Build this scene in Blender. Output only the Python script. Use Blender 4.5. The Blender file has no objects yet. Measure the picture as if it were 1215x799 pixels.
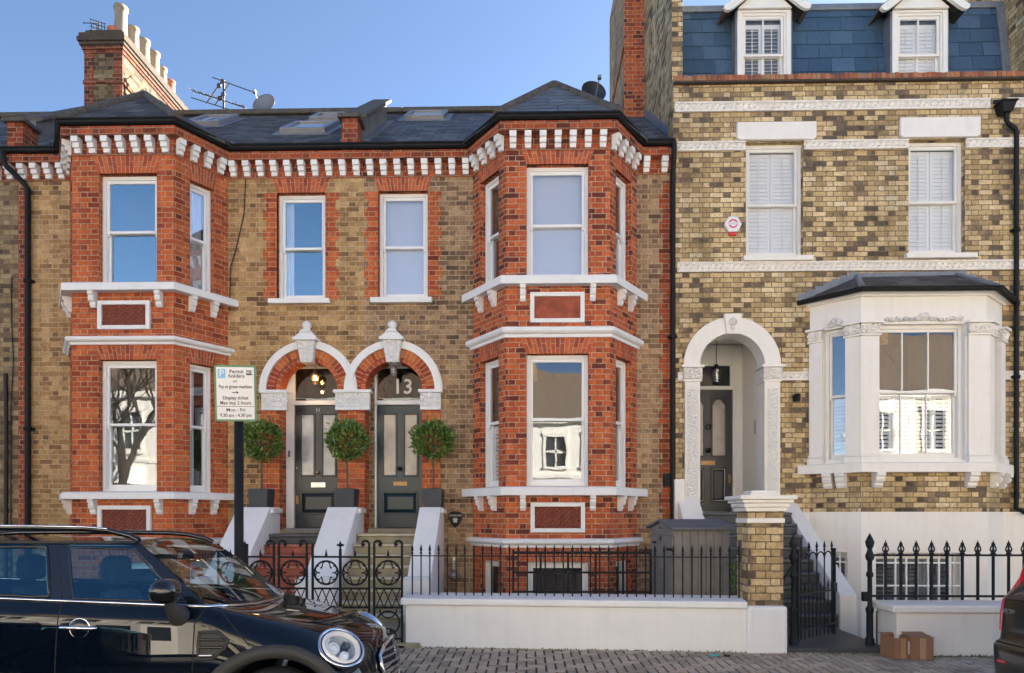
import bpy, bmesh, math, random
from math import sin, cos, pi, sqrt, radians, atan2, floor
from mathutils import Vector, Matrix
random.seed(7)
SC = bpy.context.scene
COL = SC.collection

# ------------------------------------------------------------------ camera
CAM_D, EYE, YAW, FPX, YH = 11.27, 1.55, 0.0214, 800.0, 611.0
cd = bpy.data.cameras.new('camera')
cam = bpy.data.objects.new('camera', cd)
COL.objects.link(cam)
cam.location = (0, -CAM_D, EYE)
cam.rotation_euler = (pi / 2, 0, YAW)
cd.sensor_width = 36.0
cd.sensor_fit = 'HORIZONTAL'
cd.lens = 36.0 * FPX / 1215.0
cd.shift_y = (YH - 399.5) / 1215.0
cd.clip_start = 0.05
cd.clip_end = 2000
SC.camera = cam

# ------------------------------------------------------------------ light
SUN_EL, SUN_AZ = radians(22), radians(48)      # azimuth from +Y (away from camera) towards +X
w = bpy.data.worlds.new('World')
SC.world = w
w.use_nodes = True
wn = w.node_tree
wn.nodes.clear()
sky = wn.nodes.new('ShaderNodeTexSky')
sky.sky_type = 'NISHITA'
sky.sun_disc = False
sky.sun_elevation = SUN_EL
sky.sun_rotation = SUN_AZ
sky.air_density = 0.7
sky.dust_density = 0.35
sky.ozone_density = 2.2
bg = wn.nodes.new('ShaderNodeBackground')
bg.inputs['Strength'].default_value = 0.05
wo = wn.nodes.new('ShaderNodeOutputWorld')
wn.links.new(sky.outputs[0], bg.inputs['Color'])
wn.links.new(bg.outputs[0], wo.inputs['Surface'])
sd = bpy.data.lights.new('sun', 'SUN')
sd.energy = 5.0
sd.angle = radians(0.53)
sd.color = (1.0, 0.93, 0.82)
sun = bpy.data.objects.new('sun', sd)
COL.objects.link(sun)
sdir = Vector((sin(SUN_AZ) * cos(SUN_EL), cos(SUN_AZ) * cos(SUN_EL), sin(SUN_EL)))
sun.rotation_euler = sdir.to_track_quat('Z', 'Y').to_euler()
sun.location = (30, 30, 40)
SC.view_settings.view_transform = 'Standard'
SC.view_settings.look = 'None'
SC.view_settings.exposure = 2.7
SC.view_settings.use_white_balance = True
SC.view_settings.white_balance_temperature = 6650
SC.view_settings.white_balance_tint = 10
SC.view_settings.gamma = 1.0
SC.view_settings.use_curve_mapping = False
SC.cycles.max_bounces = 8
SC.cycles.transparent_max_bounces = 12
SC.cycles.use_denoising = True

# ------------------------------------------------------------------ measuring: photo pixel -> world on a plane of constant Y
_s, _c = sin(YAW), cos(YAW)
def PX(px, Y=0.0):
    a = (px - 607.5) / FPX
    E = Y + CAM_D
    return E * (a * _c - _s) / (_c + a * _s)
def PZ(px, py, Y=0.0):
    x = PX(px, Y)
    dep = -x * _s + (Y + CAM_D) * _c
    return EYE - (py - YH) * dep / FPX

# ------------------------------------------------------------------ objects
def wm(o):
    if o.parent:
        return wm(o.parent) @ o.matrix_parent_inverse @ o.matrix_basis
    return o.matrix_basis.copy()
def link(o, parent=None):
    COL.objects.link(o)
    if parent:
        o.parent = parent
        o.matrix_parent_inverse = wm(parent).inverted()
    return o
def tag(o, label=None, cat=None, group=None, kind=None):
    if label: o['label'] = label
    if cat: o['category'] = cat
    if group: o['group'] = group
    if kind: o['kind'] = kind
    return o
def thing(name, label, cat, loc=(0, 0, 0), group=None):
    o = bpy.data.objects.new(name, None)
    o.empty_display_size = 0.2
    o.location = loc
    COL.objects.link(o)
    return tag(o, label, cat, group)
def inst(data, name, parent, M=None):
    o = bpy.data.objects.new(name, data)
    if M is not None: o.matrix_basis = M
    return link(o, parent)
def copy_tree(o, parent=None):
    c = o.copy()
    COL.objects.link(c)
    if parent:
        c.parent = parent
        c.matrix_parent_inverse = o.matrix_parent_inverse.copy()
    for ch in [k for k in COL.objects if k.parent == o]:
        copy_tree(ch, c)
    return c

class F:
    """A vertical working plane: u along it, d out of it (towards its normal), z up."""
    def __init__(s, o, ang=0.0):
        s.o = Vector((o[0], o[1], 0))
        s.t = Vector((cos(ang), sin(ang), 0))
        s.n = Vector((sin(ang), -cos(ang), 0))
        s.z0 = o[2] if len(o) > 2 else 0.0
    def P(s, u, d, z):
        p = s.o + s.t * u + s.n * d
        return (p.x, p.y, z + s.z0)
FW = F((0, 0))

class MB:
    def __init__(s):
        s.v = []; s.f = []; s.m = []; s.sm = []
    def add(s, vs, fs, mi=0, smooth=False):
        b = len(s.v)
        s.v += [tuple(p) for p in vs]
        for f in fs:
            s.f.append(tuple(b + i for i in f)); s.m.append(mi); s.sm.append(smooth)
        return s
    def quad(s, a, b, c, d, mi=0):
        return s.add([a, b, c, d], [(0, 1, 2, 3)], mi)
    def hexa(s, p, mi=0):
        # p: 4 bottom (ccw from above) + 4 top
        return s.add(p, [(3, 2, 1, 0), (4, 5, 6, 7), (0, 1, 5, 4), (1, 2, 6, 5), (2, 3, 7, 6), (3, 0, 4, 7)], mi)
    def box(s, x0, x1, y0, y1, z0, z1, mi=0):
        return s.hexa([(x0, y0, z0), (x1, y0, z0), (x1, y1, z0), (x0, y1, z0),
                       (x0, y0, z1), (x1, y0, z1), (x1, y1, z1), (x0, y1, z1)], mi)
    def fbox(s, fr, u0, u1, z0, z1, d0, d1, mi=0):
        P = fr.P
        return s.hexa([P(u0, d1, z0), P(u1, d1, z0), P(u1, d0, z0), P(u0, d0, z0),
                       P(u0, d1, z1), P(u1, d1, z1), P(u1, d0, z1), P(u0, d0, z1)], mi)
    def prism(s, fr, poly, d0, d1, mi=0):
        n = len(poly)
        vs = [fr.P(u, d1, z) for u, z in poly] + [fr.P(u, d0, z) for u, z in poly]
        fs = [tuple(range(n)), tuple(range(2 * n - 1, n - 1, -1))]
        fs += [(i, n + i, n + (i + 1) % n, (i + 1) % n) for i in range(n)]
        return s.add(vs, fs, mi)
    def ring(s, fr, uc, zc, r0, r1, d0, d1, a0=0.0, a1=pi, n=28, mi=0, ez=1.0):
        vs = []
        for i in range(n + 1):
            a = a0 + (a1 - a0) * i / n
            ca, sa = cos(a), sin(a) * ez
            vs += [fr.P(uc + r0 * ca, d1, zc + r0 * sa), fr.P(uc + r1 * ca, d1, zc + r1 * sa),
                   fr.P(uc + r1 * ca, d0, zc + r1 * sa), fr.P(uc + r0 * ca, d0, zc + r0 * sa)]
        fs = []
        for i in range(n):
            a, b = i * 4, i * 4 + 4
            fs += [(a, a + 1, b + 1, b), (a + 1, a + 2, b + 2, b + 1), (a + 2, a + 3, b + 3, b + 2), (a + 3, a, b, b + 3)]
        fs += [(3, 2, 1, 0), (n * 4, n * 4 + 1, n * 4 + 2, n * 4 + 3)]
        return s.add(vs, fs, mi)
    def tube(s, pts, r, n=8, mi=0, closed=False, taper=None):
        pts = [Vector(p) for p in pts]
        N = len(pts)
        vs = []; up = None
        for i, p in enumerate(pts):
            a = pts[(i - 1) % N] if (closed or i > 0) else p
            b = pts[(i + 1) % N] if (closed or i < N - 1) else p
            t = (b - a).normalized()
            if up is None:
                up = Vector((0, 0, 1)) if abs(t.z) < 0.9 else Vector((1, 0, 0))
            x = t.cross(up)
            if x.length < 1e-5: x = t.orthogonal()
            x.normalize(); y = x.cross(t).normalized(); up = y
            rr = r if taper is None else r * taper[i]
            for k in range(n):
                an = 2 * pi * k / n
                vs.append(p + (x * cos(an) + y * sin(an)) * rr)
        fs = []
        for i in range(N if closed else N - 1):
            a, b = i * n, ((i + 1) % N) * n
            for k in range(n):
                fs.append((a + k, a + (k + 1) % n, b + (k + 1) % n, b + k))
        s.add(vs, fs, mi, True)
        if not closed:
            s.add([vs[k] for k in range(n)], [tuple(range(n - 1, -1, -1))], mi)
            s.add([vs[(N - 1) * n + k] for k in range(n)], [tuple(range(n))], mi)
        return s
    def lathe(s, prof, c=(0, 0, 0), n=16, mi=0, M=None, smooth=True, sx=1.0, sy=1.0, cap=True):
        vs = []
        for r, z in prof:
            for k in range(n):
                a = 2 * pi * k / n
                v = Vector((r * cos(a) * sx, r * sin(a) * sy, z))
                if M is not None: v = M @ v
                vs.append(v + Vector(c))
        fs = []
        for i in range(len(prof) - 1):
            for k in range(n):
                fs.append((i * n + k, i * n + (k + 1) % n, (i + 1) * n + (k + 1) % n, (i + 1) * n + k))
        s.add(vs, fs, mi, smooth)
        for i, rev in ((0, True), (len(prof) - 1, False)):
            if cap and prof[i][0] > 1e-4:
                ring = [vs[i * n + k] for k in range(n)]
                s.add(ring, [tuple(range(n - 1, -1, -1)) if rev else tuple(range(n))], mi)
        return s
    def sweep(s, path, prof, mi=0, closed=False):
        """path: [(x,y)] walked left to right seen from the street; prof: [(d out to the right-hand side, z)]."""
        N = len(path); K = len(prof)
        pts = [Vector((p[0], p[1])) for p in path]
        vs = []
        for i in range(N):
            dirs = []
            if i > 0: dirs.append((pts[i] - pts[i - 1]).normalized())
            if i < N - 1: dirs.append((pts[i + 1] - pts[i]).normalized())
            ns = [Vector((d.y, -d.x)) for d in dirs]
            if len(ns) == 2:
                b = (ns[0] + ns[1]).normalized()
                b = b / max(0.3, b.dot(ns[0]))
            else: b = ns[0]
            for d, z in prof:
                q = pts[i] + b * d
                vs.append((q.x, q.y, z))
        fs = []
        for i in range(N - 1):
            for k in range(K):
                k2 = (k + 1) % K
                fs.append((i * K + k, i * K + k2, (i + 1) * K + k2, (i + 1) * K + k))
        fs += [tuple(range(K - 1, -1, -1)), tuple((N - 1) * K + k for k in range(K))]
        return s.add(vs, fs, mi)
    def panel(s, fr, u0, u1, z0, z1, holes=(), arches=(), thick=0.3, mi=0, back=True, rmi=None, d0=0.0):
        """A wall with rectangular holes (u0,u1,z0,z1) and arched ones (uc,r,z_sill,z_spring)."""
        hs = [tuple(h) for h in holes]
        for uc, r, zb, zs in arches: hs.append((uc - r, uc + r, zb, zs + r, 'arch'))
        us = sorted({u0, u1} | {min(max(h[i], u0), u1) for h in hs for i in (0, 1)})
        zs_ = sorted({z0, z1} | {min(max(h[i], z0), z1) for h in hs for i in (2, 3)})
        P = fr.P
        rm = mi if rmi is None else rmi
        for i in range(len(us) - 1):
            for j in range(len(zs_) - 1):
                a, b, c, d = us[i], us[i + 1], zs_[j], zs_[j + 1]
                um, zm = (a + b) / 2, (c + d) / 2
                if any(h[0] < um < h[1] and h[2] < zm < h[3] for h in hs): continue
                s.quad(P(a, d0, c), P(b, d0, c), P(b, d0, d), P(a, d0, d), mi)
                if back: s.quad(P(b, -thick, c), P(a, -thick, c), P(a, -thick, d), P(b, -thick, d), mi)
        for h in hs:
            a, b, c, d = h[:4]
            arch = len(h) > 4
            top = d - (b - a) / 2 if arch else d
            s.quad(P(a, d0, c), P(a, d0, top), P(a, -thick, top), P(a, -thick, c), rm)
            s.quad(P(b, d0, top), P(b, d0, c), P(b, -thick, c), P(b, -thick, top), rm)
            if c > z0 + 1e-4: s.quad(P(b, d0, c), P(a, d0, c), P(a, -thick, c), P(b, -thick, c), rm)
            if not arch:
                if d < z1 - 1e-4: s.quad(P(a, d0, d), P(b, d0, d), P(b, -thick, d), P(a, -thick, d), rm)
            else:
                uc, r, n = (a + b) / 2, (b - a) / 2, 24
                q = [(uc - r * cos(pi * k / n), top + r * sin(pi * k / n)) for k in range(n + 1)]
                for k in range(n):
                    (ua, za), (ub, zb) = q[k], q[k + 1]
                    s.quad(P(ua, d0, za), P(ub, d0, zb), P(ub, d0, d), P(ua, d0, d), mi)
                    if back: s.quad(P(ub, -thick, zb), P(ua, -thick, za), P(ua, -thick, d), P(ub, -thick, d), mi)
                    s.quad(P(ub, d0, zb), P(ua, d0, za), P(ua, -thick, za), P(ub, -thick, zb), rm)
        s.quad(P(u0, d0, z0), P(u0, d0, z1), P(u0, -thick, z1), P(u0, -thick, z0), mi)
        s.quad(P(u1, d0, z1), P(u1, d0, z0), P(u1, -thick, z0), P(u1, -thick, z1), mi)
        s.quad(P(u0, d0, z1), P(u1, d0, z1), P(u1, -thick, z1), P(u0, -thick, z1), mi)
        return s
    def mesh(s, name, mats):
        me = bpy.data.meshes.new(name)
        me.from_pydata([tuple(v) for v in s.v], [], s.f)
        if not isinstance(mats, (list, tuple)): mats = [mats]
        for m in mats: me.materials.append(m)
        me.polygons.foreach_set('material_index', s.m)
        me.polygons.foreach_set('use_smooth', s.sm)
        set_uv(me)
        me.update()
        return me
    def build(s, name, mats, parent=None, bevel=0.0, M=None):
        o = bpy.data.objects.new(name, s.mesh(name, mats))
        if M is not None: o.matrix_basis = M
        link(o, parent)
        if bevel:
            b = o.modifiers.new('edge', 'BEVEL')
            b.width = bevel; b.segments = 2; b.limit_method = 'ANGLE'; b.angle_limit = radians(40)
            b.harden_normals = False
        return o
def set_uv(me):
    uv = me.uv_layers.new(name='UVMap') if not me.uv_layers else me.uv_layers[0]
    co = [v.co for v in me.vertices]
    Z = Vector((0, 0, 1))
    buf = [0.0] * (2 * len(me.loops))
    for p in me.polygons:
        n = p.normal
        if abs(n.z) > 0.985:
            t, b = Vector((1, 0, 0)), Vector((0, 1, 0))
        else:
            t = Z.cross(n); t.normalize(); b = n.cross(t)
        for li in p.loop_indices:
            q = co[me.loops[li].vertex_index]
            buf[2 * li] = q.dot(t); buf[2 * li + 1] = q.dot(b)
    uv.data.foreach_set('uv', buf)
def TR(x, y, z, rz=0.0): return Matrix.Translation((x, y, z)) @ Matrix.Rotation(rz, 4, 'Z')
def text(s, size, mat, name, parent, M, extrude=0.001, align='CENTER', sx=1.0, bold=0.0):
    cu = bpy.data.curves.new('lettering', 'FONT')
    cu.body = s; cu.size = size; cu.align_x = align; cu.align_y = 'CENTER'
    cu.extrude = extrude; cu.resolution_u = 3; cu.offset = bold
    o = bpy.data.objects.new('lettering', cu)
    COL.objects.link(o)
    dg = bpy.context.evaluated_depsgraph_get()
    me = bpy.data.meshes.new_from_object(o.evaluated_get(dg))
    bpy.data.objects.remove(o); bpy.data.curves.remove(cu)
    me.transform(Matrix.Diagonal((sx, 1, 1, 1)))
    me.name = name
    me.materials.clear(); me.materials.append(mat)
    if not me.uv_layers: set_uv(me)
    return inst(me, name, parent, M)
# ------------------------------------------------------------------ materials
class NT:
    def __init__(s, name):
        s.m = bpy.data.materials.new(name); s.m.use_nodes = True
        s.t = s.m.node_tree; s.t.nodes.clear()
        s.out = s.t.nodes.new('ShaderNodeOutputMaterial')
        s.b = s.t.nodes.new('ShaderNodeBsdfPrincipled')
        s.t.links.new(s.b.outputs[0], s.out.inputs['Surface'])
    def n(s, ty, **kw):
        q = s.t.nodes.new(ty)
        for k, v in kw.items(): setattr(q, k, v)
        return q
    def set(s, node, key, val):
        i = node.inputs[key]
        if hasattr(val, 'node'): s.t.links.new(val, i)
        else:
            if isinstance(val, (tuple, list)) and len(val) == 3 and i.type == 'RGBA': val = (*val, 1)
            i.default_value = val
    def math(s, op, a, b=None, c=None):
        q = s.n('ShaderNodeMath', operation=op)
        s.set(q, 0, a)
        if b is not None: s.set(q, 1, b)
        if c is not None: s.set(q, 2, c)
        return q.outputs[0]
    def noise(s, vec, scale, detail=3.0, rough=0.55):
        q = s.n('ShaderNodeTexNoise')
        if vec is not None: s.set(q, 'Vector', vec)
        q.inputs['Scale'].default_value = scale; q.inputs['Detail'].default_value = detail
        q.inputs['Roughness'].default_value = rough
        return q.outputs['Fac']
    def ramp(s, fac, stops, const=False):
        q = s.n('ShaderNodeValToRGB')
        e = q.color_ramp.elements
        q.color_ramp.interpolation = 'CONSTANT' if const else 'LINEAR'
        while len(e) < len(stops): e.new(0.5)
        for i, (p, c) in enumerate(stops):
            e[i].position = p
            e[i].color = (*c, 1) if not isinstance(c, (int, float)) else (c, c, c, 1)
        s.set(q, 'Fac', fac)
        return q.outputs[0]
    def mix(s, f, a, b, mode='MIX'):
        q = s.n('ShaderNodeMix', data_type='RGBA', blend_type=mode)
        s.set(q, 0, f)
        for k, v in ((6, a), (7, b)): s.set(q, k, v)
        return q.outputs[2]
    def maprange(s, v, a, b, c=0.0, d=1.0, smooth=False):
        q = s.n('ShaderNodeMapRange')
        if smooth: q.interpolation_type = 'SMOOTHSTEP'
        for k, x in enumerate((v, a, b, c, d)): s.set(q, k, x)
        return q.outputs[0]
    def bump(s, h, strength=0.4, dist=0.01):
        q = s.n('ShaderNodeBump')
        q.inputs['Strength'].default_value = strength; q.inputs['Distance'].default_value = dist
        s.set(q, 'Height', h)
        s.set(s.b, 'Normal', q.outputs[0])
        return q
    def uv(s):
        return s.n('ShaderNodeUVMap', uv_map='UVMap').outputs[0]
    def obj(s):
        return s.n('ShaderNodeTexCoord').outputs['Object']
    def geo(s):
        return s.n('ShaderNodeNewGeometry')
    def P(s, **kw):
        for k, v in kw.items(): s.set(s.b, k.replace('_', ' '), v)
        return s

def plain(name, col, rough=0.6, metal=0.0, var=0.12, scale=6.0, bump=0.0, bscale=60.0, coat=0.0, dirt=None, spec=None, streak=0.0):
    m = NT(name)
    pos = m.geo().outputs['Position']
    c = m.mix(1.0, col, m.ramp(m.noise(pos, scale, 5), [(0.25, 1 - var), (0.75, 1 + var * 0.6)]), 'MULTIPLY')
    if dirt:
        dc, amt, sc = dirt
        f = m.ramp(m.noise(pos, sc, 8, 0.65), [(0.5, 0.0), (0.78, amt)])
        c = m.mix(f, c, dc)
    if streak:
        sv = m.n('ShaderNodeMapping'); sv.inputs['Scale'].default_value = (9, 9, 0.7)
        m.set(sv, 'Vector', pos)
        f = m.ramp(m.noise(sv.outputs[0], 1.3, 5, 0.6), [(0.48, 0.0), (0.8, streak)])
        c = m.mix(f, c, (0.28, 0.25, 0.2))
    m.P(Base_Color=c, Roughness=rough, Metallic=metal)
    if coat: m.P(Coat_Weight=coat, Coat_Roughness=0.04)
    if spec is not None: m.set(m.b, 'Specular IOR Level', spec)
    if bump: m.bump(m.noise(pos, bscale, 4), bump, 0.01)
    return m.m

def brick(name, stops, mortar, header=None, dirt=(0.05, 0.045, 0.04), dirt_amt=0.5, patch=0.25, rough_mix=0.5, seed=0.0, mort_w=0.0058, row=0.083, rag=1.0):
    """Flemish bond laid in metres on the UV map; every brick draws its own tone."""
    m = NT(name)
    uv = m.uv()
    wob = m.n('ShaderNodeTexNoise'); wob.inputs['Scale'].default_value = 17.0; wob.inputs['Detail'].default_value = 2.0
    m.set(wob, 'Vector', uv)
    va = m.n('ShaderNodeVectorMath', operation='SUBTRACT'); m.set(va, 0, wob.outputs['Color']); va.inputs[1].default_value = (.5, .5, .5)
    vs = m.n('ShaderNodeVectorMath', operation='SCALE'); m.set(vs, 0, va.outputs[0]); vs.inputs['Scale'].default_value = 0.009 * rag
    vv = m.n('ShaderNodeVectorMath', operation='ADD'); m.set(vv, 0, uv); m.set(vv, 1, vs.outputs[0])
    sp = m.n('ShaderNodeSeparateXYZ'); m.set(sp, 0, vv.outputs[0])
    u, v = sp.outputs[0], sp.outputs[1]
    PER, ST, HD = 0.3375, 0.225, 0.1125
    r = m.math('DIVIDE', v, row)
    rowi = m.math('FLOOR', r)
    fv = m.math('SUBTRACT', r, rowi)
    par = m.math('FLOORED_MODULO', rowi, 2.0)
    u2 = m.math('MULTIPLY_ADD', par, PER / 2, u)
    cu = m.math('DIVIDE', u2, PER)
    ci = m.math('FLOOR', cu)
    fu = m.math('MULTIPLY', m.math('SUBTRACT', cu, ci), PER)
    isH = m.math('GREATER_THAN', fu, ST)
    lu = m.math('MULTIPLY_ADD', isH, -ST, fu)
    wd = m.math('MULTIPLY_ADD', isH, -HD, ST)
    du = m.math('MINIMUM', lu, m.math('SUBTRACT', wd, lu))
    dv = m.math('MULTIPLY', m.math('MINIMUM', fv, m.math('SUBTRACT', 1.0, fv)), row)
    dist = m.math('MINIMUM', du, dv)
    body = m.maprange(dist, mort_w - 0.0012, mort_w + 0.002, 0, 1, True)
    cm = m.n('ShaderNodeCombineXYZ')
    m.set(cm, 0, m.math('MULTIPLY_ADD', ci, 2.0, isH)); m.set(cm, 1, rowi); cm.inputs[2].default_value = seed
    wn_ = m.n('ShaderNodeTexWhiteNoise', noise_dimensions='3D'); m.set(wn_, 'Vector', cm.outputs[0])
    rnd = wn_.outputs['Value']
    big = m.noise(uv, 0.8, 5, 0.65)
    # neighbouring bricks share a tone in patches
    tone = m.math('ADD', m.math('MULTIPLY', rnd, 1 - patch), m.math('MULTIPLY', m.maprange(big, 0.36, 0.64), patch))
    if header is not None:
        tone = m.math('MULTIPLY_ADD', isH, header, tone)
    col = m.ramp(tone, stops)
    fine = m.noise(uv, 26.0, 6, 0.75)
    mid = m.noise(uv, 7.0, 4, 0.6)
    col = m.mix(1.0, col, m.ramp(fine, [(0.28, 0.58), (0.72, 1.32)]), 'MULTIPLY')
    # soot and weather patches
    dm = m.math('MULTIPLY', m.ramp(mid, [(0.5, 0.0), (0.75, 1.0)]), m.ramp(m.noise(uv, 1.3, 5, 0.6), [(0.42, 0.0), (0.68, dirt_amt)]))
    mp = m.n('ShaderNodeMapping'); mp.inputs['Scale'].default_value = (2.6, 0.22, 1.0); m.set(mp, 'Vector', uv)
    col = m.mix(1.0, col, m.ramp(m.noise(mp.outputs[0], 1.0, 6, 0.65), [(0.3, 0.62), (0.6, 1.08)]), 'MULTIPLY')
    mcol = m.mix(1.0, mortar, m.ramp(m.noise(uv, 9.0, 6, 0.7), [(0.3, 0.45), (0.7, 1.35)]), 'MULTIPLY')
    col = m.mix(body, mcol, col)
    col = m.mix(dm, col, dirt)
    m.P(Base_Color=col, Roughness=0.88)
    m.set(m.b, 'Specular IOR Level', 0.25)
    h = m.math('ADD', m.math('MULTIPLY', body, 1.0), m.math('MULTIPLY', fine, 0.45))
    m.bump(h, 0.75, 0.007)
    return m.m

def islands(name, stops, rough=0.85, bump=0.35, dirt=0.25, bscale=40, coat=0, spec=0.3):
    """One tone per separate piece (voussoirs, slates, pavers)."""
    m = NT(name)
    g = m.geo()
    pos = g.outputs['Position']
    col = m.ramp(g.outputs['Random Per Island'], stops)
    nz = m.noise(pos, 28.0, 5, 0.65)
    col = m.mix(1.0, col, m.ramp(nz, [(0.25, 0.7), (0.75, 1.25)]), 'MULTIPLY')
    col = m.mix(m.ramp(m.noise(pos, 2.2, 6, 0.65), [(0.48, 0.0), (0.75, dirt)]), col, (0.05, 0.045, 0.04))
    m.P(Base_Color=col, Roughness=rough)
    m.set(m.b, 'Specular IOR Level', spec)
    if bump: m.bump(m.noise(pos, bscale, 4), bump, 0.006)
    return m.m

def slate_mat(name, a, b, row=0.22, wid=0.3, rough=0.45, moss=None):
    m = NT(name)
    uv = m.uv()
    bt = m.n('ShaderNodeTexBrick')
    m.set(bt, 'Vector', uv)
    bt.inputs['Scale'].default_value = 1.0
    bt.inputs['Brick Width'].default_value = wid; bt.inputs['Row Height'].default_value = row
    bt.inputs['Mortar Size'].default_value = 0.009
    bt.inputs['Color1'].default_value = (0, 0, 0, 1); bt.inputs['Color2'].default_value = (1, 1, 1, 1)
    bt.inputs['Mortar'].default_value = (0, 0, 0, 1)
    bt.inputs['Mortar Smooth'].default_value = 0.1
    col = m.ramp(bt.outputs['Color'], [(0, a), (1, b)])
    col = m.mix(1.0, col, m.ramp(m.noise(uv, 9, 5, 0.7), [(0.3, 0.7), (0.7, 1.3)]), 'MULTIPLY')
    col = m.mix(bt.outputs['Fac'], col, (0.008, 0.008, 0.009))
    if moss: col = m.mix(m.ramp(m.noise(uv, 2.5, 7, 0.7), [(0.5, 0), (0.72, 0.75)]), col, moss)
    sp = m.n('ShaderNodeSeparateXYZ'); m.set(sp, 0, uv)
    saw = m.math('FRACT', m.math('DIVIDE', sp.outputs[1], row))
    h = m.math('ADD', m.math('MULTIPLY', m.math('SUBTRACT', 1.0, saw), 1.0), m.math('MULTIPLY', bt.outputs['Color'], 0.3))
    h = m.math('SUBTRACT', h, m.math('MULTIPLY', bt.outputs['Fac'], 0.6))
    m.P(Base_Color=col, Roughness=rough)
    m.bump(h, 0.9, 0.015)
    return m.m

def carved(name, col, scale=26.0, strength=1.0, dist=0.03):
    m = NT(name)
    pos = m.geo().outputs['Position']
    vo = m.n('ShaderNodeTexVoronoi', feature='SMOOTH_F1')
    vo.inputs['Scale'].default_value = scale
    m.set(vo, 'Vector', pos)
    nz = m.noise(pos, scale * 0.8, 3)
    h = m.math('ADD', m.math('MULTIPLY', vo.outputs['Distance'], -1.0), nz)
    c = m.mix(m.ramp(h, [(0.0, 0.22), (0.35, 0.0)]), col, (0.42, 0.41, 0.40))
    m.P(Base_Color=c, Roughness=0.7)
    m.bump(h, strength, dist)
    return m.m

def rope_mat(name, col):
    """Painted tile course with a moulded diaper pattern."""
    m = NT(name)
    uv = m.uv()
    sp = m.n('ShaderNodeSeparateXYZ'); m.set(sp, 0, uv)
    a = m.math('SINE', m.math('MULTIPLY', sp.outputs[0], 2 * pi / 0.115))
    b = m.math('SINE', m.math('MULTIPLY', sp.outputs[1], 2 * pi / 0.095))
    h = m.math('MULTIPLY', a, b)
    c = m.mix(1.0, col, m.ramp(m.noise(uv, 5, 6, 0.7), [(0.3, 0.82), (0.7, 1.05)]), 'MULTIPLY')
    c = m.mix(m.maprange(h, -0.9, -0.2, 0.16, 0.0), c, (0.4, 0.38, 0.34))  # pits of the pattern darkened in the colour, standing in for shade
    m.P(Base_Color=c, Roughness=0.75)
    m.bump(h, 0.5, 0.012)
    return m.m

def terracotta_mat(name, per=0.16):
    m = NT(name)
    uv = m.uv()
    sp = m.n('ShaderNodeSeparateXYZ'); m.set(sp, 0, uv)
    fx = m.math('SUBTRACT', m.math('FRACT', m.math('DIVIDE', sp.outputs[0], per)), 0.5)
    fy = m.math('SUBTRACT', m.math('FRACT', m.math('DIVIDE', sp.outputs[1], per)), 0.5)
    rr = m.math('SQRT', m.math('ADD', m.math('MULTIPLY', fx, fx), m.math('MULTIPLY', fy, fy)))
    ring = m.math('SINE', m.math('MULTIPLY', rr, 26.0))
    pet = m.math('SINE', m.math('MULTIPLY', m.math('ARCTAN2', fy, fx), 6.0))
    h = m.math('ADD', ring, m.math('MULTIPLY', pet, 0.6))
    c = m.mix(m.maprange(h, -1.2, 1.2), (.20, .046, .028), (.34, .085, .042))
    m.P(Base_Color=c, Roughness=0.7)
    m.bump(h, 0.8, 0.015)
    return m.m

def glass_mat(name, fac=0.4, tint=(0.9, 0.95, 1.0), wave=0.06, wscale=2.2, through=(.95, .96, .96)):
    m = NT(name)
    m.t.nodes.remove(m.b)
    tr = m.n('ShaderNodeBsdfTransparent'); tr.inputs[0].default_value = (*through, 1)
    gl = m.n('ShaderNodeBsdfGlossy'); gl.inputs['Color'].default_value = (*tint, 1); gl.inputs['Roughness'].default_value = 0.012
    mp = m.n('ShaderNodeMapping'); mp.inputs['Scale'].default_value = (1.0, 1.0, 1.6)
    m.set(mp, 'Vector', m.geo().outputs['Position'])
    bp = m.n('ShaderNodeBump'); bp.inputs['Strength'].default_value = wave; bp.inputs['Distance'].default_value = 0.08
    m.set(bp, 'Height', m.noise(mp.outputs[0], wscale, 1.5, 0.4))
    m.set(gl, 'Normal', bp.outputs[0])
    lw = m.n('ShaderNodeLayerWeight')          # Schlick reflectance, the same from both sides of the pane
    f = m.math('MINIMUM', m.math('ADD', m.math('MULTIPLY_ADD', m.math('POWER', lw.outputs['Facing'], 5.0), 0.9, 0.045), fac), 0.95)
    mx = m.n('ShaderNodeMixShader')
    m.set(mx, 0, f); m.set(mx, 1, tr.outputs[0]); m.set(mx, 2, gl.outputs[0])
    m.t.links.new(mx.outputs[0], m.out.inputs['Surface'])
    return m.m

def emit(name, col, s):
    m = NT(name)
    m.P(Base_Color=(0.8, 0.7, 0.5), Emission_Color=col, Emission_Strength=s)
    return m.m

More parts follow.
